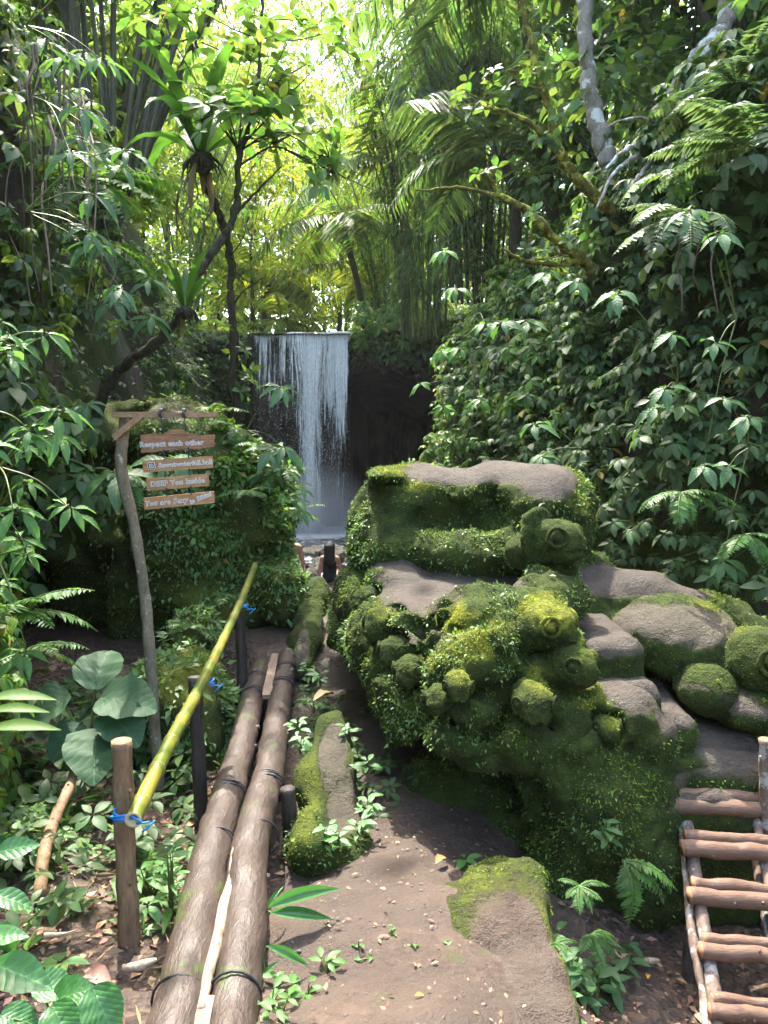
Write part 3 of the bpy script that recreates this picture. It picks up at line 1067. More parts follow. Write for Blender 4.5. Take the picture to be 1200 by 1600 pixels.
# ================================================================== ROCKS
def E(f, px, py, Y, rx, rz, ry, k=.06, R=None, op='add'):
    s = sc_at(Y)
    f.ell(W(px, py, Y), (rx * s, ry, rz * s), k, R, op)


def roty(a):
    return np.array([[math.cos(a), 0, math.sin(a)], [0, 1, 0], [-math.sin(a), 0, math.cos(a)]])


BARE, LIT_GOLD = [], []          # worn stone; golden moss that also paints sunlit tops: (centre, radii)
def bare(px, py, Y, rx, rz, ry=.3, s=1.0): BARE.append((W(px, py, Y), np.array((rx * sc_at(Y), ry, rz * sc_at(Y))), s))
def gold(px, py, Y, rx, rz, ry=.3, s=1.0): LIT_GOLD.append((W(px, py, Y), np.array((rx * sc_at(Y), ry, rz * sc_at(Y))), s))
def spots(V, L):
    a = np.zeros(len(V))
    for c, r, s in L:
        q = (((V - c) / r) ** 2).sum(1)
        a = np.maximum(a, s * sstep(1.35, .55, q))
    return a


bare(730, 915, 4.7, 150, 42, .8); bare(640, 875, 5.2, 70, 22, .5); bare(800, 910, 4.6, 80, 34, .6)
bare(710, 738, 5.6, 105, 20, .7); bare(840, 750, 5.3, 55, 36, .7); bare(600, 738, 5.5, 18, 10, .3, .5); bare(778, 738, 5.5, 60, 22, .6)
bare(960, 905, 4.9, 90, 22, .5); bare(1060, 920, 4.8, 70, 16, .4)
bare(1050, 975, 4.2, 85, 34, .4, .75); bare(1130, 965, 4.3, 30, 16, .4, .5)
bare(940, 985, 4.1, 55, 40, .5); bare(960, 1050, 3.9, 60, 42, .5); bare(1022, 1095, 3.9, 50, 45, .5); bare(1130, 1140, 3.9, 85, 75, .5)
bare(1130, 1235, 3.6, 110, 40, .5)
bare(690, 985, 4.0, 40, 16, .3, .6); bare(650, 1000, 3.9, 30, 14, .3, .6); bare(740, 880, 5.0, 120, 26, .3, .7)
bare(1085, 1085, 3.8, 26, 22, .2, .6)
bare(865, 845, 4.5, 40, 32, .3, .55)
gold(735, 960, 4.0, 80, 26, .4); gold(825, 945, 4.0, 40, 18, .3); gold(860, 955, 3.8, 50, 24, .4); gold(740, 1000, 3.8, 60, 22, .3)
gold(640, 745, 5.4, 60, 22, .6, .8); gold(890, 790, 5.2, 30, 60, .6, .8); gold(840, 1065, 3.5, 30, 16, .2, .7); gold(716, 1050, 3.5, 22, 14, .2, .8)
gold(900, 1015, 3.7, 26, 14, .2, .6); gold(1110, 960, 4.3, 60, 30, .4, .6); gold(945, 1118, 3.6, 22, 10, .2, .6)
gold(600, 950, 4.3, 30, 14, .3, .5); gold(930, 1085, 3.6, 40, 20, .3, .5); gold(840, 870, 4.5, 30, 14, .3, .6); gold(700, 1020, 3.8, 50, 30, .3, .4)


def terrace(P):
    x, y = P[..., 0], P[..., 1]
    return .70 + .115 * np.clip(y - 4.0, 0, 1.6) - .03 * x - .42 * sstep(.12, -.42, x)


def under(P):
    z = P[..., 2]; x = P[..., 0]; y = P[..., 1]
    return (.42 + .25 * sstep(.9, .5, x)) * sstep(.24, -.02, z) * sstep(1.35, .95, x) - .16 * sstep(-.15, -.5, z)


HEADS = []
def H(*a, **k): HEADS.append((a, k))
H(866, 846, 4.42, 38, (.80, -.60, -.04), hood=True, label='smiling turtle head looking right from the top of the neck')
H(856, 980, 3.78, 40, (.78, -.62, -.12), label='turtle head capped with golden, sun-tinted moss', long=.95)
H(893, 1040, 3.68, 35, (.72, -.68, -.12), label='turtle head tucked under the golden one')
H(833, 1098, 3.50, 32, (.06, -.93, -.34), 'open', label='gaping turtle head facing the path')
H(716, 1070, 3.52, 23, (-.02, -.93, -.40), 'open', label='small gaping head at the middle of the heap')
H(684, 1092, 3.58, 24, (-.35, -.9, -.1), label='dark little head left of the gaping one')
H(600, 976, 4.34, 29, (-.62, -.78, -.08), label='turtle head looking left, uppermost of the left row')
H(618, 1018, 4.10, 25, (-.60, -.78, -.12), label='turtle head looking left, second of the left row')
H(641, 1048, 3.92, 25, (-.52, -.83, -.18), label='turtle head looking left, lowest of the left row')
H(574, 938, 4.85, 22, (-.7, -.7, 0), label='faint worn head farthest back on the left flank')
H(945, 1140, 3.60, 24, (.2, -.9, .15), label='round hatchling head beside the stairs', eye=.7)
H(1192, 1034, 3.95, 54, (.72, -.68, -.1), label='big turtle head at the right edge')



f = Field((-1.0, 3.0, -1.1), (2.95, 7.4, 1.75), .0195)
f.prism([(.02, 4.0), (.38, 3.72), (.86, 3.66), (.98, 3.85), (.97, 4.45), (1.5, 4.72), (1.62, 5.4), (1.25, 6.8), (-.2, 7.0), (-.42, 6.3), (-.36, 5.2)], -1.2, terrace, .12, .02, under)
f.prism([(1.05, 3.85), (1.5, 3.6), (2.3, 3.52), (2.95, 3.6), (2.95, 5.1), (1.45, 5.3)], -1.2, lambda P: .12 + .35 * np.maximum(P[..., 1] - 4.2, 0) - .12 * (P[..., 0] - 1.6), .12, .12,
        lambda P: .12 * sstep(.0, -.5, P[..., 2]))
# ridge behind the big shell
f.cap(W(885, 918, 5.0), W(1000, 945, 4.95), .17, .19, .12)
f.cap(W(1000, 945, 4.95), W(1115, 985, 4.8), .19, .2, .12)
f.cap(W(1115, 985, 4.8), W(1260, 1060, 4.5), .2, .22, .12)
f.rbox(W(1000, 1040, 4.75), (.55, .3, .35), .12, .1)
# the upper block with its hollowed face
f.rbox(W(748, 818, 5.75), (.68, .70, .41), .33, .1)
f.ell(W(640, 808, 5.6), (.42, .62, .40), .1)
f.ell(W(612, 850, 5.5), (.3, .55, .3), .1)
f.ell(W(870, 812, 5.4), (.22, .5, .38), .12)
E(f, 602, 744, 5.3, 42, 24, .28, .04)
E(f, 795, 748, 5.5, 66, 28, .4, .06)
E(f, 715, 824, 4.84, 95, 42, .40, .12, op='sub')
E(f, 785, 812, 4.84, 76, 38, .38, .12, op='sub')
E(f, 755, 866, 4.98, 105, 36, .26, .06)
E(f, 845, 800, 5.1, 60, 70, .3, .1)
E(f, 668, 868, 5.1, 40, 30, .2, .06)
# neck of the top turtle and its collar
f.cap(W(868, 960, 4.45), W(868, 880, 4.5), .17, .13, .06)
E(f, 838, 838, 4.72, 20, 30, .16, .05)
# cascade of bodies on the front face
for a in [(745, 962, 4.02, 80, 36, .26), (830, 955, 4.0, 50, 30, .22), (735, 1030, 3.78, 62, 46, .22), (790, 1010, 3.8, 45, 50, .2), (665, 990, 4.08, 46, 32, .2),
          (655, 1015, 3.98, 36, 28, .18), (690, 1050, 3.8, 40, 34, .16), (742, 1112, 3.66, 46, 32, .16), (720, 1148, 3.68, 66, 34, .18), (815, 1152, 3.62, 48, 42, .18),
          (765, 1175, 3.72, 60, 22, .18), (862, 1075, 3.72, 55, 60, .2), (900, 1095, 3.68, 52, 48, .2), (905, 1160, 3.62, 34, 20, .12), (880, 1150, 3.62, 34, 22, .12),
          (965, 1110, 3.72, 66, 50, .24), (1000, 1140, 3.72, 56, 44, .22), (858, 935, 4.2, 60, 40, .22), (870, 1010, 3.85, 50, 50, .2),
          (572, 935, 5.3, 50, 50, .4), (566, 925, 5.9, 30, 38, .35), (545, 970, 6.2, 34, 36, .3), (590, 1000, 4.65, 48, 60, .35), (640, 1085, 4.05, 62, 70, .32), (610, 1050, 4.4, 50, 70, .3),
          (590, 885, 5.6, 36, 26, .3), (625, 905, 5.0, 50, 26, .35), (600, 830, 5.5, 46, 90, .4)]:
    E(f, *a, .014)
# mossy buttress under the stairs and the bulging foot
for a in [(945, 1255, 3.68, 110, 105, .36), (1000, 1310, 3.72, 62, 120, .32), (900, 1330, 3.72, 70, 75, .3), (770, 1290, 4.2, 125, 80, .36), (700, 1240, 4.25, 90, 80, .3),
          (1000, 1200, 3.74, 50, 40, .25), (880, 1205, 3.68, 50, 30, .22)]:
    E(f, *a, .1)
E(f, 845, 1290, 3.5, 26, 75, .22, .08, op='sub')
E(f, 770, 1222, 3.62, 85, 26, .26, .06, op='sub')
for a_, k_ in HEADS:                      # each head sits in its own cut-back socket
    if a_[0] == 866: continue
    rr_ = a_[3] * 1.12 * sc_at(a_[2])
    f.ell(W(a_[0], a_[1], a_[2] - .09), np.array((1.28, 1.15, 1.25)) * rr_, .015, op='sub')
# swirl grooves cut under the lip
for pts in [[(705, 1120), (725, 1150), (760, 1158), (795, 1140)], [(690, 1140), (720, 1175), (780, 1180)], [(860, 1150), (890, 1140), (915, 1150)], [(650, 965), (690, 955), (705, 975)],
            [(700, 985), (690, 1010), (705, 1040)], [(800, 985), (815, 1020), (805, 1055)], [(930, 1165), (900, 1180), (868, 1172)], [(640, 1000), (665, 1012), (672, 1040)]]:
    q = catmull([W(a, b, 3.6) for a, b in pts], 9)
    for a, b in zip(q[:-1], q[1:]):
        # push the groove back to the surface it marks
        sl, P = f.grid(a - .03, a + np.array([.03, .8, .03]))
        col = f.d[sl][f.d[sl].shape[0] // 2, :, f.d[sl].shape[2] // 2]
        y = P[P.shape[0] // 2, :, P.shape[2] // 2, 1]
        hit = np.argmax(col < 0) if (col < 0).any() else 0
        a2 = a.copy(); a2[1] = y[hit]; b2 = b.copy(); b2[1] = y[hit]
        f.cap(a2, b2, .034, .034, .02, op='sub')
f.noise(.05, .75, 3, 1.1, .5, None, lambda Q: 1 - .5 * spots(Q, BARE))
f.noise(.036, .20, 4, 2.3, .62, None, lambda Q: 1 - .75 * spots(Q, BARE))
f.noise(.012, .075, 2, 6.1, .6, None, lambda Q: 1 - .8 * spots(Q, BARE))
ROCKV, ROCKF = f.mesh()
ROCKV = smooth_mesh(ROCKV, ROCKF, 1, .35)
ROCK_C = np.array((.8, 4.6, -.4))
rock = thing('carved_rock', ROCK_C, 'huge mossy boulder carved into a heap of turtles with stairs cut into its right side', 'carved rock')


def rock_part(name, f, parent, label=None, it=1, mat='rock'):
    V, F = f.mesh()
    V = smooth_mesh(V, F, it, .4)
    n = vnormals(V, F)
    ba = spots(V, BARE) * sstep(-.1, .55, n[:, 2]); go = spots(V, LIT_GOLD) * sstep(-.05, .5, n[:, 2])
    o = ob(name, V, F, M[mat], parent, attrs={'bare': ba, 'gold': go}, label=label)
    PARTS.append((V, F))
    return o


PARTS = []
n = vnormals(ROCKV, ROCKF)
ba = spots(ROCKV, BARE) * sstep(-.1, .6, n[:, 2]); go = spots(ROCKV, LIT_GOLD) * sstep(-.05, .5, n[:, 2])
ob('stone_body', ROCKV, ROCKF, M['rock'], rock, attrs={'bare': ba, 'gold': go})
PARTS.append((ROCKV, ROCKF))


def basis(d, roll=0.0):
    x = unit(np.array(d, float)); y = unit(np.cross((0, 0, 1.0), x)); z = np.cross(x, y)
    return np.stack([x, y, z], 1)            # columns forward, left, up


def head(px, py, Y, rpx, d, mouth='line', eye=1.0, label=None, long=1.0, hood=False):
    Y -= .07
    r = rpx * 1.12 * sc_at(Y)
    B = basis(d); c = W(px, py, Y)
    L = lambda x, y, z: c + B @ (np.array((x, y, z)) * r)
    h = max(r / 15, .006)
    m = 2.1 * r
    f = Field(c - m, c + m, h)
    f.ell(c, np.array((1.0 * long, .86, .84)) * r, .05 * r, B)
    f.ell(L(.55 * long, 0, -.18), np.array((.62, .6, .52)) * r, .3 * r, B)
    f.ell(L(.05, 0, .32), np.array((.85, .62, .5)) * r, .25 * r, B)
    f.cap(L(-.3, 0, -.25), L(-1.2, 0, -.55), .66 * r, .72 * r, .2 * r)
    for s in (-1, 1):
        f.ell(L(.42 * long, s * .60, .3), np.array((.34, .22, .32)) * r, .12 * r, B)
    if mouth == 'line':
        q = [L(1.25 * long, 0, -.28), L(1.0 * long, .45, -.26), L(.6, .78, -.36), L(.2, .9, -.30)]
        for s in (-1, 1):
            qq = [c + B @ ((B.T @ (p - c)) * np.array((1, s, 1))) for p in q]
            for a, b in zip(qq[:-1], qq[1:]): f.cap(a, b, .10 * r, .08 * r, .04 * r, op='sub')
        f.ell(L(1.12 * long, .16, .0), np.array((.07, .05, .05)) * r, .04 * r, B, op='sub')
        f.ell(L(1.12 * long, -.16, .0), np.array((.07, .05, .05)) * r, .04 * r, B, op='sub')
    elif mouth == 'open':
        f.ell(L(.95 * long, 0, -.45), np.array((.5, .27, .22)) * r, .08 * r, B, op='sub')
        f.ell(L(.9 * long, 0, -.28), np.array((.4, .14, .2)) * r, .08 * r, B, op='sub')
    if hood:
        f.ell(L(-.75, 0, .15), np.array((.32, 1.12, 1.12)) * r, .08 * r, B)
    f.noise(.09 * r, .55 * r, 3, px * .013, .65)
    o = rock_part('turtle_head', f, rock, label)
    for s in (-1, 1):
        ec = L(.42, s * .70, .25)
        e = Field(ec - .56 * r, ec + .56 * r, h * .8)
        ax = unit(B @ np.array((.45, s * .85, .12)))
        e.ell(ec + ax * .06 * r, np.array((.21, .21, .21)) * r * eye, .02, B)
        # raised lid ring round the ball
        u_ = unit(np.cross(ax, (0, 0, 1.0))); v_ = np.cross(ax, u_)
        for k in range(14):
            a0, a1 = k * PI / 7, (k + 1) * PI / 7
            pa = ec + ax * .14 * r + (u_ * math.cos(a0) + v_ * math.sin(a0)) * .34 * r
            pb = ec + ax * .14 * r + (u_ * math.cos(a1) + v_ * math.sin(a1)) * .34 * r
            e.cap(pa, pb,   .07 * r, .07 * r, .02 * r)
        V, F = e.mesh()
        ob('eye', V, F, M['rock'], o, attrs={'bare': spots(V, BARE) * .5 + .1, 'gold': spots(V, LIT_GOLD)})
    return o


for a_, k_ in HEADS: head(*a_, **k_)


def bump_part(name, prims, label=None, h=.016, nz=.012):
    c = np.array([W(*p[:3]) for p in prims]); r = np.array([(p[3] * sc_at(p[2]), p[5], p[4] * sc_at(p[2])) for p in prims])
    f = Field((c - r).min(0) - .12, (c + r).max(0) + .12, h)
    for p, cc, rr in zip(prims, c, r):
        f.ell(cc, rr, .04, p[6] if len(p) > 6 else None)
    f.noise(nz * 1.6, .3, 3, prims[0][0] * .01); f.noise(nz, .08, 2, .4)
    return rock_part(name, f, rock, label)


RT = roty(math.radians(11))
bump_part('turtle_shell', [(1062, 1000, 4.28, 108, 60, .36, RT), (1060, 985, 4.36, 92, 56, .32, RT), (1060, 1028, 4.3, 96, 24, .34, RT)], 'broad domed shell beside the stairs')
bump_part('flipper', [(1104, 1076, 3.9, 46, 42, .18), (1130, 1060, 4.05, 40, 34, .2)], 'rounded front flipper below the shell')
bump_part('flipper', [(895, 1158, 3.56, 42, 17, .12, roty(-.35))], 'leaf-shaped flipper under the heap')
bump_part('flank', [(1180, 1105, 3.85, 70, 36, .22), (1230, 1150, 3.8, 60, 60, .25)])


def step(px0, px1, Yf, Yb, z, dz, label, rr=.085):
    a = W(px0, 1000, (Yf + Yb) / 2)[0]; b = W(px1, 1000, (Yf + Yb) / 2)[0]
    dz += .35; c = np.array(((a + b) / 2, (Yf + Yb) / 2, z - dz / 2)); s = np.array(((b - a) / 2, (Yb - Yf) / 2, dz / 2))
    f = Field(c - s - .14, c + s + .14, .015)
    f.rbox(c, s, rr, .02)
    f.ell(c + np.array((.0, 0, dz / 2 + .05)), (s[0] * .9, s[1] * .9, .066), .02, op='sub')
    f.noise(.018, .22, 3, px0 * .01, .6); f.noise(.006, .06, 2, .3)
    return rock_part('step', f, rock, label)


step(1058, 1206, 3.70, 4.25, .165, .30, 'lowest broad step with a rounded front', .12)
step(982, 1066, 3.66, 4.3, .295, .30, 'second step of the carved stair')
step(920, 1004, 3.66, 4.3, .45, .32, 'third step of the carved stair')
step(893, 984, 3.80, 4.5, .62, .32, 'topmost step of the carved stair')
step(1040, 1240, 3.5, 3.95, -.045, .3, 'earthy landing at the head of the ladder', .05)

# ------------------------------------------------------------------ other boulders
BOULDERS = {}
def boulder(name, label, lo, hi, h, fn, mat='rock2', nz=(.1, .9), fine=(.03, .2), lit_gold_=None, bare_=None, layers=0.0):
    f = Field(lo, hi, h)
    fn(f)
    if layers: f.noise(layers, .5, 3, 3.3, .5, (.45, .45, 2.0))
    f.noise(nz[0], nz[1], 3, lo[0]); f.noise(fine[0], fine[1], 3, lo[1], .6)
    V, F = f.mesh()
    V = smooth_mesh(V, F, 1, .3)
    n = vnormals(V, F)
    b = np.zeros(len(V)); g = np.zeros(len(V))
    if bare_: b = spots(V, bare_)
    if lit_gold_: g = spots(V, lit_gold_) * sstep(0, .5, n[:, 2])
    base = np.array([(lo[0] + hi[0]) / 2, (lo[1] + hi[1]) / 2, max(lo[2], -1.6)])
    ob(name, V, F, M[mat], attrs={'bare': b, 'gold': g}, label=label, cat='rock', base=base)
    BOULDERS[label] = (V, F)
    return V, F


def f_left(f):
    E(f, 332, 850, 7.9, 108, 195, 1.0, .1)
    E(f, 295, 715, 8.3, 85, 78, .9, .15)
    E(f, 385, 770, 7.8, 55, 70, .6, .12)
    E(f, 405, 885, 7.5, 60, 95, .6, .12)
    E(f, 430, 930, 7.15, 48, 62, .5, .1)
    E(f, 360, 960, 7.2, 90, 60, .5, .15)
    E(f, 250, 900, 8.1, 120, 120, .8, .2)
    E(f, 200, 690, 8.9, 110, 42, .9, .15)
    E(f, 160, 860, 8.8, 100, 200, .7, .15)
    E(f, 110, 940, 7.4, 60, 90, .8, .25, op='sub')
    E(f, 440, 862, 6.95, 50, 10, .5, .06, op='sub')
    E(f, 350, 800, 7.05, 40, 9, .3, .06, op='sub')


LB = boulder('mossy_boulder', 'tall dark mossy boulder behind the hanging sign boards', (-3.9, 6.3, -.9), (-.55, 9.9, 2.5), .04, f_left, nz=(.16, .9), fine=(.05, .25), layers=.10,
             bare_=[(W(310, 655, 8.2), np.array((.6, .8, .2)), .9)], lit_gold_=[(W(350, 900, 7), np.array((.6, .8, .5)), .35)])
SB = boulder('mossy_boulder', 'low leaf-covered boulder between the sign post and the log bridge', (-2.0, 4.1, -.95), (-.85, 6.2, .62), .03,
             lambda f: (E(f, 285, 1110, 5.15, 88, 92, .6, .1), E(f, 320, 1160, 5.0, 60, 110, .5, .12), E(f, 300, 985, 5.9, 42, 32, .4, .1)), nz=(.08, .6),
             lit_gold_=[(W(300, 1040, 5), np.array((.4, .6, .2)), .6)])
RB = boulder('wedge_stone', 'wedge-shaped mossy stone lying right of the log bridge', (-.72, 3.0, -.8), (.12, 5.3, .12), .022,
             lambda f: f.prism([(-.42, 3.42), (-.10, 3.38), (-.02, 3.55), (-.09, 3.95), (-.25, 4.55), (-.33, 4.7), (-.46, 4.0)], -.8,
                               lambda P: -.235 + .235 * (P[..., 1] - 3.4) - .55 * np.maximum(P[..., 0] + .16, 0) - .5 * np.maximum(-.36 - P[..., 0], 0), .035, .03),
             'rock', nz=(.05, .4), bare_=[(W(520, 1190, 4.15), np.array((.09, .3, .25)), .75), (W(540, 1260, 3.8), np.array((.10, .28, .25)), .65)], lit_gold_=[(W(475, 1250, 3.7), np.array((.08, .5, .2)), .35)])
MS = boulder('earth_slab', 'worn mossy slab at the bottom edge beside the ladder', (.12, 1.3, -.95), (.95, 3.5, .12), .02,
             lambda f: (f.rbox(np.array((.44, 2.2, -.525)), (.17, .95, .41), .09, .03, rotz(-.06)), E(f, 790, 1432, 2.92, 50, 36, .26, .08), f.rbox(np.array((.36, 2.75, -.45)), (.16, .3, .30), .09, .05),
                        f.rbox(np.array((.57, 2.55, -.05)), (.1, .42, .06), .03, .03, rotz(-.05), op='sub')),
             'slab', nz=(.035, .35), fine=(.014, .1), bare_=[(np.array((.42, 2.0, -.1)), np.array((.17, .75, .2)), .9), (np.array((.5, 2.4, -.1)), np.array((.1, .4, .2)), .9)],
             lit_gold_=[(W(770, 1410, 2.9), np.array((.16, .25, .2)), .3), (np.array((.6, 2.2, -.25)), np.array((.07, .8, .3)), .5)])
PB = boulder('leaning_stone', 'narrow mossy stone leaning at the far end of the log bridge', (-.85, 5.6, -.6), (-.3, 8.0, .8), .025,
             lambda f: (f.cap(W(478, 1010, 6.3), W(492, 930, 7.2), .13, .14, .1), f.cap(W(470, 1040, 6.0), W(480, 1000, 6.4), .1, .12, .1)), 'rock', nz=(.04, .4),
             bare_=[(W(470, 1030, 6), np.array((.06, .5, .3)), .9)])
boulder('pale_boulder', 'flat pale rock the woman sits on', (-1.75, 14.8, -2.0), (-.3, 17.3, -.95), .05,
        lambda f: f.rbox(W(520, 932, 16.0), (.42, .6, .32), .18, .1), 'slab', nz=(.08, .5), bare_=[(W(515, 912, 16), np.array((.7, 1, .5)), 1.0)])
GREYR = mat_rock('bare wet stone', (.055, .048, .045), (.03, .03, .02), (.05, .05, .03), thr=.1, wet=.4)
M['greyrock'] = GREYR
boulder('grey_boulder', 'smooth grey rock in the gap beside the bending bather', (-2.35, 12.6, -1.9), (-1.25, 14.5, -.9), .05,
        lambda f: E(f, 468, 935, 13.6, 24, 44, .5, .1), 'greyrock', nz=(.06, .5))
for k, (px, py, Y, rx, rz, lab) in enumerate([(487, 862, 19.6, 22, 7, 'dark wet rock at the pool edge left of the bather'), (525, 866, 19.2, 16, 7, 'dark wet rock behind the seated bather'),
                                              (498, 884, 18.2, 13, 9, 'dark rock ringed by white foam'), (482, 903, 17.0, 9, 10, 'low dark rock at the foot of the white rapids'),
                                              (545, 872, 18.6, 12, 8, 'dark rock nearest the carved boulder')]):
    c = W(px, py, Y); s = sc_at(Y)
    boulder('wet_rock', lab, c - np.array((rx * s + .3, .8, rz * s + .5)), c + np.array((rx * s + .3, .8, rz * s + .3)), .045,
            lambda f: f.ell(c, (rx * s, .5, rz * s * 1.1), .05), 'greyrock', nz=(.16, .45), fine=(.06, .16))

# ================================================================== BRIDGE, RAIL, SIGN, LADDER, PEOPLE
def log_mesh(path, rad, n=60, seg=20, rough=.006, seed=0):
    V, fs = tube(path, rad, n, seg, rough, .09, True, 1.0, seed)
    return V, fs


def add_log(name, path, rad, mats, parent=None, rough=.006, n=60, seg=18, seed=0, knots=0, **kw):
    mb = MB()
    V, fs = tube(path, rad, n, seg, rough, .07, True, 1.0, seed)
    mb.add(V, fs[0], 0); mb.add(np.zeros((0, 3)), [], 0)
    mb2 = MB(); mb2.V = [V]; mb2.U = [np.zeros((len(V), 2))]; mb2.n = len(V)
    mb2.F = {(0, 4): [fs[0]], (1, seg): [fs[1], fs[2]]}
    r = np.random.default_rng(seed + 11)
    C = catmull(path, n)
    for k in range(knots):
        i = r.integers(3, n - 3)
        a = r.uniform(0, 2 * PI)
        T = unit(C[i + 1] - C[i - 1]); A = unit(np.cross(T, (.3, .2, 1.0))); Bv = np.cross(T, A)
        d = A * math.cos(a) + Bv * math.sin(a)
        rr = float(np.mean(rad))
        V, fs = tube([C[i] + d * rr * .7, C[i] + d * rr * 1.16], [rr * .3, rr * .17], 4, 8)
        mb2.add(V, fs, 0)
    return mb2.build(name, mats, parent, **kw)


def ring(c, axis, r, thick, turns=2, spread=.02, seg=18, seed=0, up=None):
    """a lashing wound round a pole"""
    r_ = np.random.default_rng(seed)
    ax = unit(axis); a = unit(np.cross(ax, (.21, .13, 1.0) if up is None else up)); b = np.cross(ax, a)
    t = np.linspace(0, turns * 2 * PI, seg * turns)
    w = np.sin(t * 1.3 + r_.uniform(0, 6)) * spread * .25
    P = c + r * (np.cos(t)[:, None] * a + np.sin(t)[:, None] * b) + ax * ((t / t[-1] - .5) * spread + w)[:, None]
    return tube(P, [thick], len(P), 6, caps=True)


# ---- the two-log footbridge
ZL = -.087
A0, A1 = G(262, 1640, ZL), G(408, 1040, ZL - .01)
B0, B1 = G(352, 1640, ZL), G(450, 1026, ZL - .01)
A0 = A0 + (A0 - A1) * .10; B0 = B0 + (B0 - B1) * .10
for p in (A0, B0): p[2] = ZL
br = thing('log_bridge', (-.62, 3.6, -.1), 'footbridge of two dark weathered logs lashed side by side over the ditch', 'bridge')
def wob(a, b, seed, amp=.012, n=7):
    r = np.random.default_rng(seed)
    t = np.linspace(0, 1, n)[:, None]
    P = a * (1 - t) + b * t
    P[1:-1] += r.normal(0, amp, (n - 2, 3))
    return P
add_log('log', wob(A0, A1, 1), [.078, .081, .078, .077, .074], [M['log'], M['cut']], br, .007, 110, 26, 1, 7)
add_log('log', wob(B0, B1, 2), [.076, .08, .078, .077, .073], [M['log'], M['cut']], br, .007, 110, 26, 2, 8)
def between(t, dx=0.0, dz=0.0):
    p = (A0 * (1 - t) + A1 * t + B0 * (1 - t) + B1 * t) / 2
    return p + np.array((dx, 0, dz))
def t_at(py): # position along the bridge of a picture row
    y = G(350, py, 0)[1]
    return (y - A0[1]) / (A1[1] - A0[1])
def plank(name, t0, t1, w, th, mat, dz, seed, dx=0.0):
    a, b = between(t0, dx, dz), between(t1, dx, dz)
    n = 14; r = np.random.default_rng(seed)
    V = []
    for k in range(n):
        t = k / (n - 1); c = a * (1 - t) + b * t
        j = r.normal(0, .0025, 4)
        V += [c + (-w / 2 + j[0], 0, -th), c + (w / 2 + j[1], 0, -th), c + (w / 2 + j[1] - .002, 0, j[2] * .5), c + (-w / 2 + j[0] + .002, 0, j[3] * .5)]
    F = [[i * 4 + k, i * 4 + (k + 1) % 4, i * 4 + 4 + (k + 1) % 4, i * 4 + 4 + k] for i in range(n - 1) for k in range(4)]
    F += [[3, 2, 1, 0], [(n - 1) * 4 + k for k in range(4)]]
    return ob(name, V, np.array(F), M[mat], br, smooth=False)
plank('plank', t_at(1085), t_at(1020), .062, .03, 'plank', .060, 3)
plank('plank', -.02, t_at(1540), .06, .03, 'plank', .055, 4, .006)
add_log('pole', wob(between(t_at(1560), 0, .045), between(t_at(1296), .012, .05), 5, .004), [.017, .021, .02, .016], [M['pale_pole'], M['cut']], br, .002, 40, 8, 5, 6)
for k, (py, tw, th) in enumerate([(1522, 1, .0045), (1292, 1, .0045), (1218, 3, .005), (1070, 3, .0045), (1046, 2, .004)]):
    t = t_at(py)
    for X0, X1, s in ((A0, A1, 0), (B0, B1, 1)):
        c = X0 * (1 - t) + X1 * t
        V, fs = ring(c, X1 - X0, .0842, th, tw, .05 if tw > 1 else .02, seed=k * 2 + s)
        ob('lashing', V, fs, M['rope_dark'], br)
c = B0 * (1 - t_at(1225)) + B1 * t_at(1225)
sp = c + np.array((.108, -.02, .0))
add_log('support_post', [sp + (.0, .0, .035), sp + (.012, 0, -.18), sp + (.02, 0, -.5)], [.036, .038, .038], [M['post_dark'], M['post_dark']], br, .004, 20, 12, 7, 2)
c = A0 * (1 - t_at(1225)) + A1 * t_at(1225)
add_log('support_post', [c + (-.07, .1, -.06), c + (-.075, .1, -.5)], [.036, .038], [M['post_dark'], M['post_dark']], br, .004, 20, 12, 9, 2)

# ---- hand rail: three posts and a bamboo pole
def upright(label, px, pt, pb, Y, r, mat, seed, lean=0.0, group=None, knots=3, topcut=True):
    b = W(px + lean, pb, Y); b[2] -= .18
    t = W(px, pt, Y)
    m = (b + t) / 2 + np.array((RNG.normal(0, .006), 0, 0))
    return add_log('wooden_post', [b, m, t], [r * 1.06, r, r * .97], [M[mat], M['cut'] if topcut else M[mat]], None, .004, 40, 16, seed, knots, label=label, cat='post',
                   base=(b[0], b[1], b[2] + .18), group=group)
GR = 'posts carrying the bamboo rail'
upright('brown bark post with a pale sawn top at the near end of the bamboo rail', 190, 1157, 1495, 2.70, .037, 'post', 21, 16, GR, 4)
upright('dark wet post in the middle of the bamboo rail', 304, 1058, 1318, 4.0, .038, 'post_dark', 22, 14, GR, 2, False)
upright('short dark post under the far end of the bamboo rail', 373, 955, 1092, 5.35, .038, 'post_dark', 23, 6, GR, 2, False)
bp = thing('bamboo_rail', W(210, 1282, 2.62), 'long green and yellow bamboo pole tied along three posts as a hand rail', 'hand rail')
bpath = [W(208, 1281, 2.60), W(262, 1168, 3.12), W(322, 1055, 3.98), W(374, 945, 5.33), W(399, 882, 6.6)]
C = catmull(bpath, 160)
Ln = np.concatenate(([0], np.cumsum(np.linalg.norm(np.diff(C, axis=0), axis=1))))
R0 = np.interp(Ln / Ln[-1], [0, .4, 1], [.030, .028, .024])
nodes = np.arange(.1, Ln[-1], .235)
rr = R0 * (1 + .10 * np.exp(-(np.abs(Ln[:, None] - nodes[None]).min(1) / .012) ** 2))
mb = MB()
V, fs = tube(C, rr, 160, 20, caps=False)
mb.add(V, fs[0], 0)
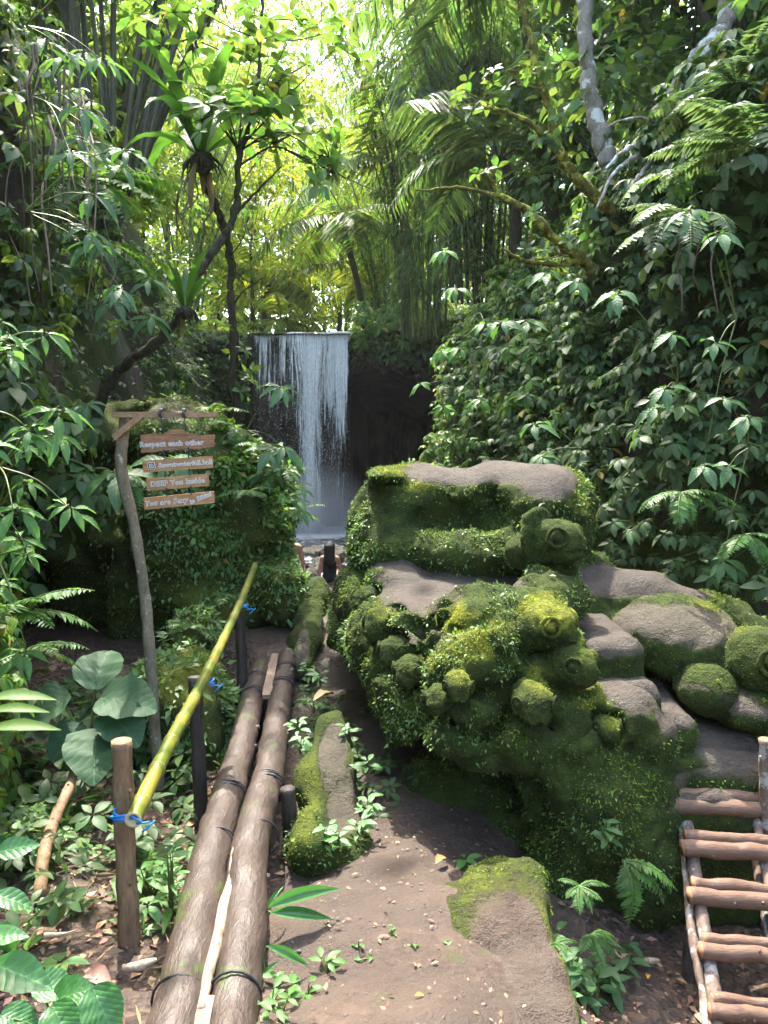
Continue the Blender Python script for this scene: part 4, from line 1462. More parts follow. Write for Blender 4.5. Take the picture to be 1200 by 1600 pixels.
# hollow cut end
T0 = unit(C[0] - C[1]); a = unit(np.cross(T0, (0, 0, 1))); b = np.cross(T0, a); an = np.linspace(0, 2 * PI, 20, endpoint=False)
circ = np.cos(an)[:, None] * a + np.sin(an)[:, None] * b
rings = [C[0] + circ * .0302, C[0] + T0 * .002 + circ * .029, C[0] + T0 * .002 + circ * .020, C[0] - T0 * .03 + circ * .018]
RV_ = np.concatenate(rings + [[C[0] - T0 * .03]])
k = np.arange(20)
mb.add(RV_, [np.concatenate([np.stack([q * 20 + k, q * 20 + (k + 1) % 20, (q + 1) * 20 + (k + 1) % 20, (q + 1) * 20 + k], 1) for q in range(3)]), np.stack([60 + k, 60 + (k + 1) % 20, np.full(20, 80)], 1)], 1)
mb.build('pole', [M['bamboo'], M['bamboo_cut']], bp)
for L_ in nodes:
    i = int(np.searchsorted(Ln, L_)); i = min(max(i, 1), 158)
    V, fs = ring(C[i], C[i + 1] - C[i - 1], rr[i] * 1.0, .0024, 1, .0, 20)
    ob('node_ring', V, fs, M['bamboo_node'], bp)
for (px, py, Y, ps, r, n_) in [(200, 1270, 2.66, 5, .052, 5), (318, 1064, 3.99, 4, .05, 3), (376, 948, 5.34, 3, .046, 3)]:
    c = W(px, py, Y)
    mb = MB()
    for q in range(n_):
        V, fs = ring(c + np.array((RNG.normal(0, .003), 0, RNG.normal(0, .009))), (.18 * (q % 2) - .05, .1, 1), r + RNG.normal(0, .003), .0034, 1, .03, 26, seed=q)
        mb.add(V, fs)
    for q in range(3):
        e = c + np.array((.03 + .02 * q, -.06, .02 - .03 * q))
        V, fs = tube([e, e + (.03, -.01, .02 * (q - .6)), e + (.045, 0, .035 * (q - .8))], [.0035], 8, 5)
        mb.add(V, fs)
    mb.build('rope_binding', [M['rope_blue']], bp)

# ---- sign post
sg = thing('sign_post', W(250, 1235, 4.5), 'bent sapling post with a crossbeam and a diagonal brace that carries the sign boards', 'sign post')
P = [W(x, y, 4.5) for x, y in [(251, 1245), (243, 1150), (236, 1050), (226, 930), (209, 820), (191, 745), (189, 715), (195, 660), (193, 646)]]
add_log('post', P, [.036, .034, .033, .033, .032, .036, .033, .030, .029], [M['sapling'], M['cut']], sg, .004, 90, 16, 31, 7)
def bar(name, p0, p1, w, th, mat, parent, seed=0):
    p0 = np.array(p0); p1 = np.array(p1)
    d = unit(p1 - p0); y = np.array((0, 1.0, 0)); z = np.cross(d, y); z = unit(z); y = np.cross(z, d)
    n = 12; r = np.random.default_rng(seed); V = []
    for k in range(n):
        c = p0 + (p1 - p0) * k / (n - 1)
        for sy, sz in ((-1, -1), (1, -1), (1, 1), (-1, 1)):
            V.append(c + y * sy * th / 2 + z * sz * (w / 2 + r.normal(0, .0012)))
    F = [[i * 4 + k, i * 4 + (k + 1) % 4, i * 4 + 4 + (k + 1) % 4, i * 4 + 4 + k] for i in range(n - 1) for k in range(4)]
    F += [[3, 2, 1, 0], [(n - 1) * 4 + k for k in range(4)]]
    return ob(name, V, np.array(F), M[mat], parent, smooth=False)
bar('crossbeam', W(176, 648, 4.45), W(340, 648, 4.45), .030, .04, 'beam', sg, 1)
bar('brace', W(178, 684, 4.44), W(221, 650, 4.44), .034, .028, 'beam', sg, 2)


def lettering(txt, size, centre, R, parent, shear=0.0, name='lettering', off=.002):
    """white outlined dark letters lying on the board face"""
    both = MB()
    for k, (o, dz) in enumerate(((off, .0), (-.0010, .0022))):
        cu = bpy.data.curves.new(name, 'FONT')
        cu.body = txt; cu.size = size; cu.align_x = 'CENTER'; cu.align_y = 'CENTER'; cu.extrude = .001; cu.offset = o; cu.shear = shear; cu.space_character = 1.12; cu.resolution_u = 3
        tmp = bpy.data.objects.new('tmp', cu); COL.objects.link(tmp)
        dg = bpy.context.evaluated_depsgraph_get()
        me = bpy.data.meshes.new_from_object(tmp.evaluated_get(dg))
        bpy.data.objects.remove(tmp)
        V = np.array([v.co[:] for v in me.vertices])
        V[:, 2] += dz
        fs = {}
        for p in me.polygons: fs.setdefault(len(p.vertices), []).append(list(p.vertices))
        both.add(V @ np.asarray(R).T + centre, [np.array(f) for f in fs.values()], k)
        bpy.data.meshes.remove(me)
    both.build(name, [M['white_paint'], M['black_paint']], parent, smooth=False)


YS = 4.42
def board(corners, label, mat, text, size, off=(0, 0), outline=None, shear=0.0, cords=(), tx=None):
    """corners: tl, tr, br, bl in the picture"""
    c = np.array([W(x, y, YS) for x, y in corners])
    ctr = c.mean(0)
    ux = unit((c[1] + c[2] - c[0] - c[3]) / 2); n = np.array((0, -1.0, 0)); uz = np.cross(n, ux)
    t = thing('sign_board', ctr, label, 'sign board', 'wooden boards hanging one under another')
    pts = outline if outline is not None else corners
    q = np.array([W(x, y, YS) for x, y in pts])
    m = len(q)
    V = np.concatenate([q + np.array((0, -.011, 0)), q + np.array((0, .011, 0))])
    k = np.arange(m)
    ob('panel', V, [np.array([k]), np.array([k[::-1] + m]), np.stack([k, k + m, (k + 1) % m + m, (k + 1) % m], 1)[:, ::-1]], M[mat], t, smooth=False)
    R = np.stack([ux, uz, n], 1)
    lettering(text, size, ctr + ux * off[0] + uz * off[1] + np.array((0, -.0125, 0)), R, t, shear)
    for (x0, y0, x1, y1) in cords:
        V, fs = tube([W(x0, y0, YS - .013), W((x0 + x1) / 2, (y0 + y1) / 2, YS - .014), W(x1, y1, YS - .013)], [.0032], 6, 6)
        ob('cord', V, fs, M['cord'], t)
        V, fs = ring(W(x0, y0 - 2, YS - .0), (1, 0, 0), .024, .004, 2, .012, 12) if y0 < 660 else tube([W(x0, y0 - 1, YS - .016), W(x0, y0 + 2, YS - .016)], [.005], 4, 6)
        ob('knot', V, fs, M['cord'], t)
    return t, R, ctr, ux, uz


o1 = [(220, 680), (232, 678), (245, 677.5), (256, 677), (263, 674), (268, 670.5), (276, 669.5), (283, 670), (289, 674), (295, 677), (305, 679), (318, 680), (335, 679), (336, 684), (334, 690), (336, 694),
      (334, 698), (322, 699), (312, 702), (300, 701.5), (288, 703), (270, 703.5), (250, 705), (238, 707), (221, 707), (222, 693)]
board([(220, 680), (336, 680), (336, 698), (221, 707)], 'topmost sign board with a raised live edge in dark wood reading Respect each other', 'signwood_dark', 'Respect each other', .041, (-.035, -.006), o1,
      cords=[(252, 647, 254, 678), (288, 647, 290, 676)])
t2, R2, c2, ux2, uz2 = board([(223, 720), (332, 712), (333, 731), (225, 738)], 'second sign board with a camera logo before the account name', 'signwood', 'Suwatwaterfall.bali', .036, (.045, -.001),
      cords=[(256, 703, 256.5, 719), (294, 700, 295, 716)])
board([(229, 748), (325.5, 740.5), (326.5, 759), (231, 767)], 'third and shortest sign board reading DEEP You Inside', 'signwood', 'DEEP You Inside', .041, (0, 0),
      cords=[(258, 737, 258.5, 746), (296, 733, 297, 744)])
t4, R4, c4, ux4, uz4 = board([(225, 778), (334, 767.5), (335.5, 785.5), (227, 796.5)], 'lowest sign board with tilted words at its right end', 'signwood', 'You are Sexy', .041, (-.075, -.002), shear=.25,
      cords=[(260, 763, 260.5, 776), (298, 760, 299, 773)])
th = math.radians(16)
Rt = R4 @ np.array([[math.cos(th), -math.sin(th), 0], [math.sin(th), math.cos(th), 0], [0, 0, 1]])
lettering('in Bikini', .036, c4 + ux4 * .125 + uz4 * .002 + np.array((0, -.0125, 0)), Rt, t4, .1)
# camera logo: white rounded square, dark ring and dot
lc = c2 - ux2 * .15
def disc_ring(r0, r1, sq, dz, mat, ox=0.0, oz=0.0):
    n = 32; a = np.linspace(0, 2 * PI, n, endpoint=False)
    def sup(r):
        p = 2.0 / (5.0 if sq else 2.0)
        return np.stack([np.sign(np.cos(a)) * np.abs(np.cos(a)) ** p * r + ox, np.sign(np.sin(a)) * np.abs(np.sin(a)) ** p * r + oz], 1)
    o_ = sup(r1); i_ = sup(max(r0, .0004))
    f2 = lambda q, d: lc + q[:, :1] * ux2 + q[:, 1:] * uz2 + np.array((0, -.0115 - d, 0))
    V = np.concatenate([f2(o_, dz), f2(i_, dz), f2(o_, dz - .003), f2(i_, dz - .003)])
    k = np.arange(n); k2 = (k + 1) % n
    F = np.concatenate([np.stack([k, k2, k2 + n, k + n], 1), np.stack([k2, k, k + 2 * n, k2 + 2 * n], 1), np.stack([k + n, k2 + n, k2 + 3 * n, k + 3 * n], 1)])
    ob('logo', V, F, mat, t2, smooth=False)
disc_ring(0, .0215, True, .002, M['white_paint'])
disc_ring(.0135, .0185, True, .0045, M['black_paint'])
disc_ring(.005, .0085, False, .0045, M['black_paint'])
disc_ring(0, .002, False, .0045, M['black_paint'], .0095, .0095)

# ---- rustic ladder
ld = thing('ladder', W(1105, 1590, 2.95), 'rustic ladder of paired reddish rungs nailed to lichened rails at the right edge', 'ladder')
def lad(px, py, t):   # t 0 at the top rung, 1 at the lowest in view
    return W(px, py, 3.52 + (2.78 - 3.52) * t)
RUNG = []
for k, (y0, xl, x1, drop) in enumerate([(1250, 1054, 1196, 6), (1316, 1066, 1222, 9), (1390, 1077, 1240, 14), (1476, 1094, 1262, 14), (1571, 1108, 1290, 17), (1668, 1124, 1310, 18)]):
    t = k / 4
    for j, (dy, r, dYY) in enumerate(((-8, 10, .045), (9, 13.5, 0))):
        a = lad(xl + (4 if j == 0 else 0), y0 + dy, t); b = lad(x1, y0 + dy + drop, t)
        a[1] += dYY; b[1] += dYY
        if j == 0:
            a = W(xl + 5, y0 + dy - 2, a[1]); b = W(x1, y0 + dy + drop - 2, b[1])
        add_log('rung', wob(a, b, k * 3 + j, .003), [r * sc_at(a[1]), r * sc_at(a[1]) * .96], [M['rung'], M['cut']], ld, .0035, 26, 12, 40 + k * 2 + j, 2)
def rail(pts, r, mat, seed, name='rail'):
    return add_log(name, pts, r, [M[mat], M['cut']], ld, .005, 60, 12, seed, 4)
def lb(px, py, t, back=.055):
    Y = 3.52 + (2.78 - 3.52) * t + back
    return W(px, py, Y)
rail([lb(1070, 1266, .0), lb(1084, 1350, .33), lb(1098, 1440, .66), lb(1114, 1540, .93), lb(1130, 1680, 1.3)], [.027, .029, .029, .03], 'rail', 61)
rail([lb(1061, 1262, .0, .07), lb(1073, 1370, .4, .09), lb(1084, 1470, .75, .09), lb(1100, 1560, 1.0, .09), lb(1112, 1680, 1.3, .07)], [.016, .018, .02, .022], 'rail', 62)
rail([lb(1180, 1278, .05), lb(1196, 1350, .33), lb(1216, 1440, .66), lb(1240, 1560, 1.0), lb(1262, 1690, 1.3)], [.025, .026, .027, .028], 'rail', 63)
rail([lb(1168, 1275, .05, .1), lb(1184, 1360, .33, .1), lb(1206, 1480, .75, .1), lb(1230, 1600, 1.1, .1)], [.02, .02, .02, .02], 'rail', 64)
rail([W(1080, 1452, 3.25), W(1078, 1510, 3.2), (W(1075, 1575, 3.15))], [.03, .033, .036], 'post_dark', 65, 'prop')
rail([W(1064, 1234, 3.62), W(1130, 1240, 3.62), W(1200, 1248, 3.6)], [.02, .02, .018], 'rung', 66, 'top_bar')
hp = W(1196, 1155, 3.5); hb = W(1198, 1480, 3.5)
add_log('wooden_post', [hb, (hb + hp) / 2 + (.004, 0, 0), hp], [.033, .031, .030], [M['rail'], M['cut']], None, .004, 40, 14, 71, 3, label='grey hand post standing at the right of the ladder top', cat='post', base=tuple(hb))

# ---- people
M['skin'] = mat_bark('tanned skin', (.40, .21, .13), (.46, .25, .16), (2, 2, 2), .5, None, .05)
M['hair'] = mat_bark('black hair', (.008, .007, .008), (.02, .018, .018), (30, 30, 3), .65, None, .5, .15)
M['tank'] = NT('black tank top').done((.015, .015, .02), .8, .2)
def print_mat():
    b = NT('black and white printed skirt')
    v = b.noise(26, 2, .5, b.pos(), 1.5)
    return b.done(b.ramp(v, [(.46, (.03, .03, .03)), (.5, (.7, .7, .68))]), .8, .2)
M['print'] = print_mat()
M['denim'] = NT('light blue shorts').done((.32, .46, .52), .85, .2)


def figure(tag_label, base, J, cloth_top, cloth_bot, hair_fn, h=.009):
    """J: joints; one skin surface with clothes as children"""
    root = thing('person', base, tag_label, 'person')
    f = Field(J['lo'], J['hi'], h)
    for a, b, ra, rb, k in J['body']: f.cap(a, b, ra, rb, k)
    for c, r in J.get('ell', []): f.ell(c, r, .03)
    for a, b, ra, rb in J.get('fingers', []): f.cap(a, b, ra, rb, .006)
    V, F = f.mesh(); V = smooth_mesh(V, F, 1, .4)
    ob('body', V, F, M['skin'], root)
    for nm, prims, mat in ((cloth_top[0], cloth_top[1], cloth_top[2]), (cloth_bot[0], cloth_bot[1], cloth_bot[2])):
        f = Field(J['lo'], J['hi'], h * 1.2)
        for a, b, ra, rb, k in prims: f.cap(a, b, ra, rb, k)
        f.noise(.006, .09, 2)
        V, F = f.mesh(); ob(nm, V, F, M[mat], root)
    f = Field(J['lo'], J['hi'], h)
    hair_fn(f)
    f.noise(.008, .05, 2, .5, .5, (1, 1, .25))
    V, F = f.mesh(); ob('hair', V, F, M['hair'], root)
    return root


# the woman sits with her back to us, looking at the fall, leaning on her left-hand arm
S = W(515, 911, 16.0)
v3 = lambda x, y, z: S + np.array((x, y, z))
hand = v3(-.20, -.05, .02)
J = dict(lo=S - np.array((.5, .35, .25)), hi=S + np.array((.55, .95, 1.0)),
         body=[(v3(0, 0, .10), v3(0, .02, .30), .15, .125, .05), (v3(0, .02, .30), v3(.0, .03, .48), .125, .14, .05), (v3(-.13, .04, .52), v3(.15, .04, .51), .06, .06, .06),
               (v3(0, .04, .52), v3(.0, .06, .62), .055, .05, .04),
               (v3(-.16, .04, .52), v3(-.21, .02, .27), .048, .04, .03), (v3(-.21, .02, .27), hand + (0, 0, .03), .038, .026, .02), (hand + (0, 0, .03), hand + (-.01, -.06, .0), .028, .022, .02),
               (v3(.17, .04, .51), v3(.23, .10, .28), .048, .04, .03), (v3(.23, .10, .28), v3(.16, .30, .15), .038, .026, .02), (v3(.16, .30, .15), v3(.13, .37, .15), .028, .022, .02),
               (v3(-.09, .05, .08), v3(-.12, .48, .14), .085, .06, .05), (v3(.09, .05, .08), v3(.12, .48, .14), .085, .06, .05),
               (v3(-.12, .48, .14), v3(-.12, .60, -.2), .055, .04, .03), (v3(.12, .48, .14), v3(.12, .60, -.2), .055, .04, .03), (v3(-.12, .60, -.2), v3(-.12, .74, -.21), .035, .025, .02), (v3(.12, .6, -.2), v3(.12, .74, -.21), .035, .025, .02)],
         ell=[(v3(0, .07, .74), (.078, .095, .115)), (v3(0, .165, .72), (.014, .022, .02)), (v3(-.08, .07, .73), (.012, .02, .03)), (v3(.08, .07, .73), (.012, .02, .03))],
         fingers=[(hand + (-.025 + .014 * q, -.06, .005), hand + (-.04 + .02 * q, -.12 - .01 * (q in (1, 2)), -.005), .009, .007) for q in range(4)] + [(hand + (.02, -.03, .01), hand + (.05, -.06, .0), .01, .008)]
                 + [(v3(.12 + .014 * (q - 1.5), .37, .15), v3(.12 + .014 * (q - 1.5), .43, .13), .009, .007) for q in range(4)] + [(v3(.1, .33, .15), v3(.08, .37, .15), .01, .008)])
def hair1(f):
    f.ell(v3(0, .045, .765), (.112, .115, .13), .02)
    f.cap(v3(0, -.03, .74), v3(.0, -.09, .50), .115, .12, .05)
    f.cap(v3(.01, -.09, .5), v3(.035, -.115, .36), .095, .045, .04)
    f.cap(v3(-.04, -.07, .6), v3(-.05, -.11, .45), .05, .03, .03)
    f.ell(v3(0, .15, .72), (.07, .06, .10), .01, op='sub')
figure('woman with long black hair and dark tank top seated facing the pool', S, J,
       ('tank_top', [(v3(0, 0, .10), v3(0, .02, .30), .160, .135, .05), (v3(0, .02, .30), v3(0, .03, .44), .135, .147, .05), (v3(-.07, .03, .45), v3(-.075, .04, .57), .035, .03, .03), (v3(.07, .03, .45), v3(.075, .04, .57), .035, .03, .03)], 'tank'),
       ('skirt', [(v3(-.06, .0, .06), v3(-.11, .30, .10), .13, .10, .05), (v3(.06, .0, .06), v3(.11, .30, .10), .13, .10, .05)], 'print'), hair1)

# the other bather stands behind the left boulder, only a side of the body in view
S = W(452, 945, 14.2)
S[2] = -1.66
v3 = lambda x, y, z: S + np.array((x, y, z))
J = dict(lo=S - np.array((.5, .5, .1)), hi=S + np.array((.5, .5, 1.85)),
         body=[(v3(0, 0, .95), v3(0, 0, 1.15), .15, .13, .05), (v3(0, 0, 1.15), v3(0, 0, 1.36), .135, .16, .05), (v3(-.16, 0, 1.42), v3(.16, 0, 1.42), .07, .07, .06), (v3(0, 0, 1.42), v3(0, .02, 1.56), .06, .055, .04),
               (v3(.20, 0, 1.41), v3(.26, .03, 1.12), .052, .042, .03), (v3(.26, .03, 1.12), v3(.24, .16, .90), .04, .028, .02), (v3(.24, .16, .9), v3(.235, .2, .83), .03, .024, .02),
               (v3(-.20, 0, 1.41), v3(-.26, .03, 1.12), .052, .042, .03), (v3(-.26, .03, 1.12), v3(-.24, .16, .90), .04, .028, .02), (v3(-.24, .16, .9), v3(-.235, .2, .83), .03, .024, .02),
               (v3(-.09, 0, .92), v3(-.11, .02, .5), .09, .06, .05), (v3(.09, 0, .92), v3(.11, .02, .5), .09, .06, .05), (v3(-.11, .02, .5), v3(-.11, -.02, .08), .055, .04, .03), (v3(.11, .02, .5), v3(.11, -.02, .08), .055, .04, .03),
               (v3(-.11, -.02, .05), v3(-.11, .16, .03), .038, .03, .02), (v3(.11, -.02, .05), v3(.11, .16, .03), .038, .03, .02)],
         ell=[(v3(0, .03, 1.66), (.08, .098, .118)), (v3(0, .13, 1.64), (.014, .022, .02)), (v3(-.082, .03, 1.65), (.012, .02, .03)), (v3(.082, .03, 1.65), (.012, .02, .03))],
         fingers=[(v3(s * (.215 + .013 * q), .2, .83), v3(s * (.21 + .013 * q), .22, .75 - .01 * (q in (1, 2))), .009, .007) for q in range(4) for s in (-1, 1)] + [(v3(s * .2, .19, .86), v3(s * .18, .21, .8), .01, .008) for s in (-1, 1)])
figure('bather in pale blue shorts mostly hidden behind the tall boulder', S, J,
       ('shorts', [(v3(-.085, 0, .93), v3(-.11, .02, .58), .115, .105, .05), (v3(.085, 0, .93), v3(.11, .02, .58), .115, .105, .05), (v3(-.06, 0, 1.0), v3(.06, 0, 1.0), .125, .125, .05)], 'denim'),
       ('waistband', [(v3(-.07, 0, 1.04), v3(.07, 0, 1.04), .118, .118, .03)], 'denim'),
       lambda f: (f.ell(v3(0, .01, 1.69), (.092, .108, .12), .02), f.ell(v3(0, .13, 1.63), (.07, .07, .1), .01, op='sub')), .012)

# ================================================================== VEGETATION
R = np.random.default_rng(42)
UP = np.array([0, 0, 1.0])


def rnd3(n, s=1.0): return R.normal(0, s, (n, 3))


def leaves(P, D, N, size, tpl):
    V, F = inst(tpl[0], tpl[1], frames(D, N), P, size)
    return V, F[0]


T_LO = leaf_lo(.24, .22, .07)
T_LANCE = leaf_lo(.15, .3, .05)
T_THIN = leaf_lo(.075, .35, .03)
T_ROUND = leaf_lo(.33, .15, .06)
T_TUFT = leaf_lo(.22, .35, .05)
def hi(prof, n, d=.3, f=.12, wave=.04, cols=1):
    V, F, U = leaf_hi(resample(prof, n) if n else prof, d, f, wave, cols)
    return V, F
T_OVAL = hi([(t, w * 1.22) for t, w in P_OVAL], 6, .28, .12)


def whorls(P, A, size, k=(5, 7), droop=.35, tpl=T_LO, lift=0.0, jit=.25):
    """rosettes of leaves round the axis A at each point P"""
    n = len(P)
    kk = R.integers(k[0], k[1] + 1, n)
    I = np.repeat(np.arange(n), kk)
    j = np.concatenate([np.arange(q) for q in kk])
    A = unit(A)
    X = unit(np.cross(A, rnd3(n) + np.array([.3, .1, .2])))
    Y = np.cross(A, X)
    th = 2 * PI * j / kk[I] + R.uniform(0, 6.28, n)[I] + R.normal(0, jit, len(I))
    D = np.cos(th)[:, None] * X[I] + np.sin(th)[:, None] * Y[I] + A[I] * (lift + R.normal(0, .12, len(I)))[:, None]
    D[:, 2] -= droop * R.uniform(.5, 1.3, len(I))
    N = A[I] + UP * .4 + rnd3(len(I), .15)
    s = size[I] * R.uniform(.7, 1.12, len(I))
    return leaves(P[I] + unit(D) * (s * .12)[:, None], D, N, s, tpl)


def blob(C, rad, n, size, tpl=T_LO, droop=.35, flat=.75, shell=.55, up=.9):
    """n leaves through each leafy clump"""
    C = np.asarray(C, float).reshape(-1, 3); rad = np.broadcast_to(np.asarray(rad, float), (len(C),))
    I = np.repeat(np.arange(len(C)), n)
    d = unit(rnd3(len(I)))
    rr = R.random(len(I)) ** shell
    off = d * (rr * rad[I])[:, None]
    off[:, 2] *= flat
    P = C[I] + off
    D = d + rnd3(len(I), .5); D[:, 2] = D[:, 2] * .5 - droop
    N = UP * up + d * .35 + rnd3(len(I), .35)
    return leaves(P, D, N, size * R.uniform(.65, 1.25, len(I)), tpl)


def strip_view(V, F, ymax=60):
    c = V[F].mean(1)
    return F[(c[:, 1] > 1.0) & (c[:, 1] < ymax)]


# ------------------------------------------------------------------ moss and creepers on the stones
def tufts(name, parent, meshes, n, size, mat, w, tpl=T_TUFT, label=None, lift=.002, hang=.0):
    """tiny leaves standing on stone"""
    areas = []
    for V, F in meshes:
        fn = np.cross(V[F[:, 2]] - V[F[:, 0]], V[F[:, 3]] - V[F[:, 1]])
        areas.append(np.linalg.norm(fn, axis=1).sum())
    areas = np.array(areas) / sum(areas)
    mb = MB()
    for (V, F), a in zip(meshes, areas):
        m = int(n * a)
        if m < 5: continue
        P, N = sample(V, F, m, w)
        k = P[:, 1] < 99
        D = N * .8 + rnd3(len(P), .6); D[:, 2] -= hang
        NN = UP + N * .5 + rnd3(len(P), .4)
        v, f = leaves(P + N * lift, D, NN, size[0] + (size[1] - size[0]) * R.random(len(P)) ** 2, tpl)
        mb.add(v, f)
    o = mb.build(name, [M[mat]], parent, label=label)
    o['kind'] = 'stuff'
    return o


def w_moss(c, n):
    b = spots(c, BARE) * sstep(0, .5, n[:, 2])
    nz = fbm(c, .16, 3, .6, 5.5)
    return (1 - b) ** 2 * sstep(-.55, .35, nz) * sstep(-.75, -.1, n[:, 2] + .3)


def w_lit_gold(c, n): return spots(c, LIT_GOLD) * sstep(.0, .5, n[:, 2]) * (1 - spots(c, BARE)) * sstep(-.4, .2, fbm(c, .12, 2, .6, 1.5))
def w_creep(c, n):
    b = spots(c, BARE) * sstep(0, .5, n[:, 2])
    nz = fbm(c, .42, 3, .55, 9.1)
    left = sstep(.6, -.2, c[:, 0]) * .8 + .15 + .6 * sstep(1.15, 1.35, c[:, 2])
    return (1 - b) ** 3 * sstep(-.05, .5, nz) * left * sstep(-.6, 0, n[:, 2] + .25)


tufts('moss', rock, PARTS[:1], 52000, (.009, .026), 'moss_tuft', lambda c, n: w_moss(c, n) * (.25 + sstep(-.15, .35, fbm(c, .3, 3, .6, 7.7)) * sstep(-.5, .6, n[:, 2])))
tufts('dark_moss', rock, PARTS[:1], 32000, (.009, .024), 'moss_dark', lambda c, n: w_moss(c, n) * (.2 + sstep(.3, -.2, fbm(c, .3, 3, .6, 7.7))))
tufts('fine_moss', rock, PARTS[1:], 26000, (.004, .012), 'moss_tuft', w_moss)
tufts('fine_moss', rock, PARTS[1:], 20000, (.004, .011), 'moss_dark', w_moss)
tufts('lit_gold_moss', rock, PARTS, 14000, (.005, .013), 'moss_lit_gold', w_lit_gold)
tufts('leaflet', rock, PARTS[:1], 16000, (.012, .026), 'creeper', lambda c, n: w_moss(c, n) * sstep(-.1, .4, fbm(c, .22, 3, .6, 11.3)), T_LO, lift=.006, hang=.4)
tufts('creeper', rock, PARTS[:1], 9000, (.014, .042), 'creeper', w_creep, T_LO, lift=.008, hang=.5)
BL = list(BOULDERS.items())
big = [m for l, m in BL if 'tall dark' in l]; low = [m for l, m in BL if 'leaf-covered' in l]; oth = [m for l, m in BL if 'wedge' in l or 'slab' in l or 'leaning' in l]
def w_big(c, n): return sstep(-.3, .5, fbm(c, .7, 3, .55, 3.1)) * (.14 + sstep(-2.4, -1.4, c[:, 0]) * sstep(.0, .8, c[:, 2]) * 2.2) * sstep(.6, -.3, n[:, 1])
cg = tufts('creeping_plants', None, big, 4600, (.03, .08), 'creeper', w_big, T_LO, lift=.02, hang=.7, label='small green leaves creeping over the tall boulder behind the sign')
tufts('creeping_plants', None, big, 2800, (.035, .10), 'leaf_bright', lambda c, n: sstep(.0, .5, fbm(c, .6, 3, .55, 6.6)) * sstep(-2.0, -1.3, c[:, 0]) * sstep(.3, 1.1, c[:, 2]) * sstep(.7, -.2, n[:, 1]), T_OVAL, lift=.03, hang=.6, label='brightened leaves over the right shoulder of the tall boulder by the fall')  # lighter leaf colour makes up for the shade on this face
tufts('moss_cover', None, big, 26000, (.012, .035), 'moss_tuft', lambda c, n: sstep(.5, -.3, n[:, 1]) * sstep(-.3, .4, fbm(c, .4, 3)), label='short green moss over the tall boulder behind the sign')
tufts('creeping_plants', None, low, 4200, (.035, .085), 'creeper', lambda c, n: sstep(-.5, .3, fbm(c, .35, 2, .5, 2)) * sstep(.7, 0, n[:, 1]) * (c[:, 2] > -.75), T_LO, lift=.02, hang=.4, label='light green leaves smothering the low boulder beside the bridge')
def w_oth(c, n): return (1 - spots(c, [(W(520, 1190, 4.15), np.array((.1, .32, .25)), .8), (W(540, 1260, 3.8), np.array((.11, .3, .25)), .8), (np.array((.42, 2.0, -.1)), np.array((.2, .9, .2)), 1), (np.array((.5, 2.4, -.1)), np.array((.13, .5, .2)), 1)])) ** 2 * sstep(-.3, .3, fbm(c, .2, 2))
tufts('moss_cover', None, oth, 14000, (.006, .02), 'moss_tuft', w_oth, label='short moss on the edges of the low stones by the path')
tufts('creeping_plants', None, [m for l, m in BL if 'wedge' in l], 1500, (.02, .055), 'creeper', lambda c, n: w_oth(c, n) * sstep(-.1, .3, fbm(c, .3, 2, .5, 8)) * (n[:, 2] < .75), T_LO, lift=.01, hang=.3, label='bright small leaves fringing the wedge-shaped stone')

LN = LF[(LV[LF].mean(1)[:, 1] > 1.5) & (LV[LF].mean(1)[:, 1] < 5) & (LV[LF].mean(1)[:, 2] < 1.4) & (LV[LF].mean(1)[:, 2] > -.8)]
tufts('moss_cover', None, [(LV, LN)], 30000, (.012, .03), 'moss_tuft', lambda c, n: sstep(-.4, .3, fbm(c, .3, 3, .55, 2.7)), label='yellow-green moss on the bank at the left edge')

# ------------------------------------------------------------------ leaves over the gorge walls
def cliff_w(xfun):
    return xfun


def cover(label, V, F, n, size, mat, w, tpl=T_LO, k=(5, 7), out=(.03, .5), droop=.4, ax=(.55, .8), name='climbing_plants'):
    P, N = sample(V, F, n, w)
    dens = fbm(P, 1.1, 3, .5, 4.2)
    keep = R.random(len(P)) < sstep(-.75, .1, dens)
    P, N = P[keep], N[keep]
    o = out[0] + (out[1] - out[0]) * R.random(len(P)) ** 1.5
    P = P + N * o[:, None]
    A = N * ax[0] + UP * ax[1] + rnd3(len(P), .25)
    s = size[0] + (size[1] - size[0]) * R.random(len(P)) ** 1.4
    v, f = whorls(P, A, s, k, droop, tpl)
    return ob(name, v, f, M[mat], label=label, kind='stuff')


RFv = strip_view(RV, RF, 34); LFv = strip_view(LV, LF, 34)
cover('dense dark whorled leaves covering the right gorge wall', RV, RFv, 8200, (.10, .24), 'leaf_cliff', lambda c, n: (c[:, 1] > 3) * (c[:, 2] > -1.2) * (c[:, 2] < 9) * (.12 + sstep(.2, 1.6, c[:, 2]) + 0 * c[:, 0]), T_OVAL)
cover('small dark leaves close against the right gorge wall', RV, RFv, 7000, (.06, .15), 'leaf_dark', lambda c, n: (c[:, 1] > 3) * (c[:, 2] > -1.5) * (c[:, 2] < 14) * 1.0, T_LO, out=(.0, .2))
cover('sun-tinted leaves hanging on the corner of the right wall near the cave', RV, RFv, 2200, (.10, .2), 'leaf_bright', lambda c, n: (c[:, 1] > 10) * (c[:, 1] < 20) * (c[:, 2] > .5) * (c[:, 2] < 7), T_OVAL, out=(.1, .7))  # sun on this corner painted with a brighter leaf colour
cover('small dark leaves covering the left gorge wall', LV, LFv, 5200, (.06, .16), 'leaf_dark', lambda c, n: (c[:, 1] > 4.5) * (c[:, 2] > .2) * (c[:, 2] < 10), T_LO, out=(.0, .25))
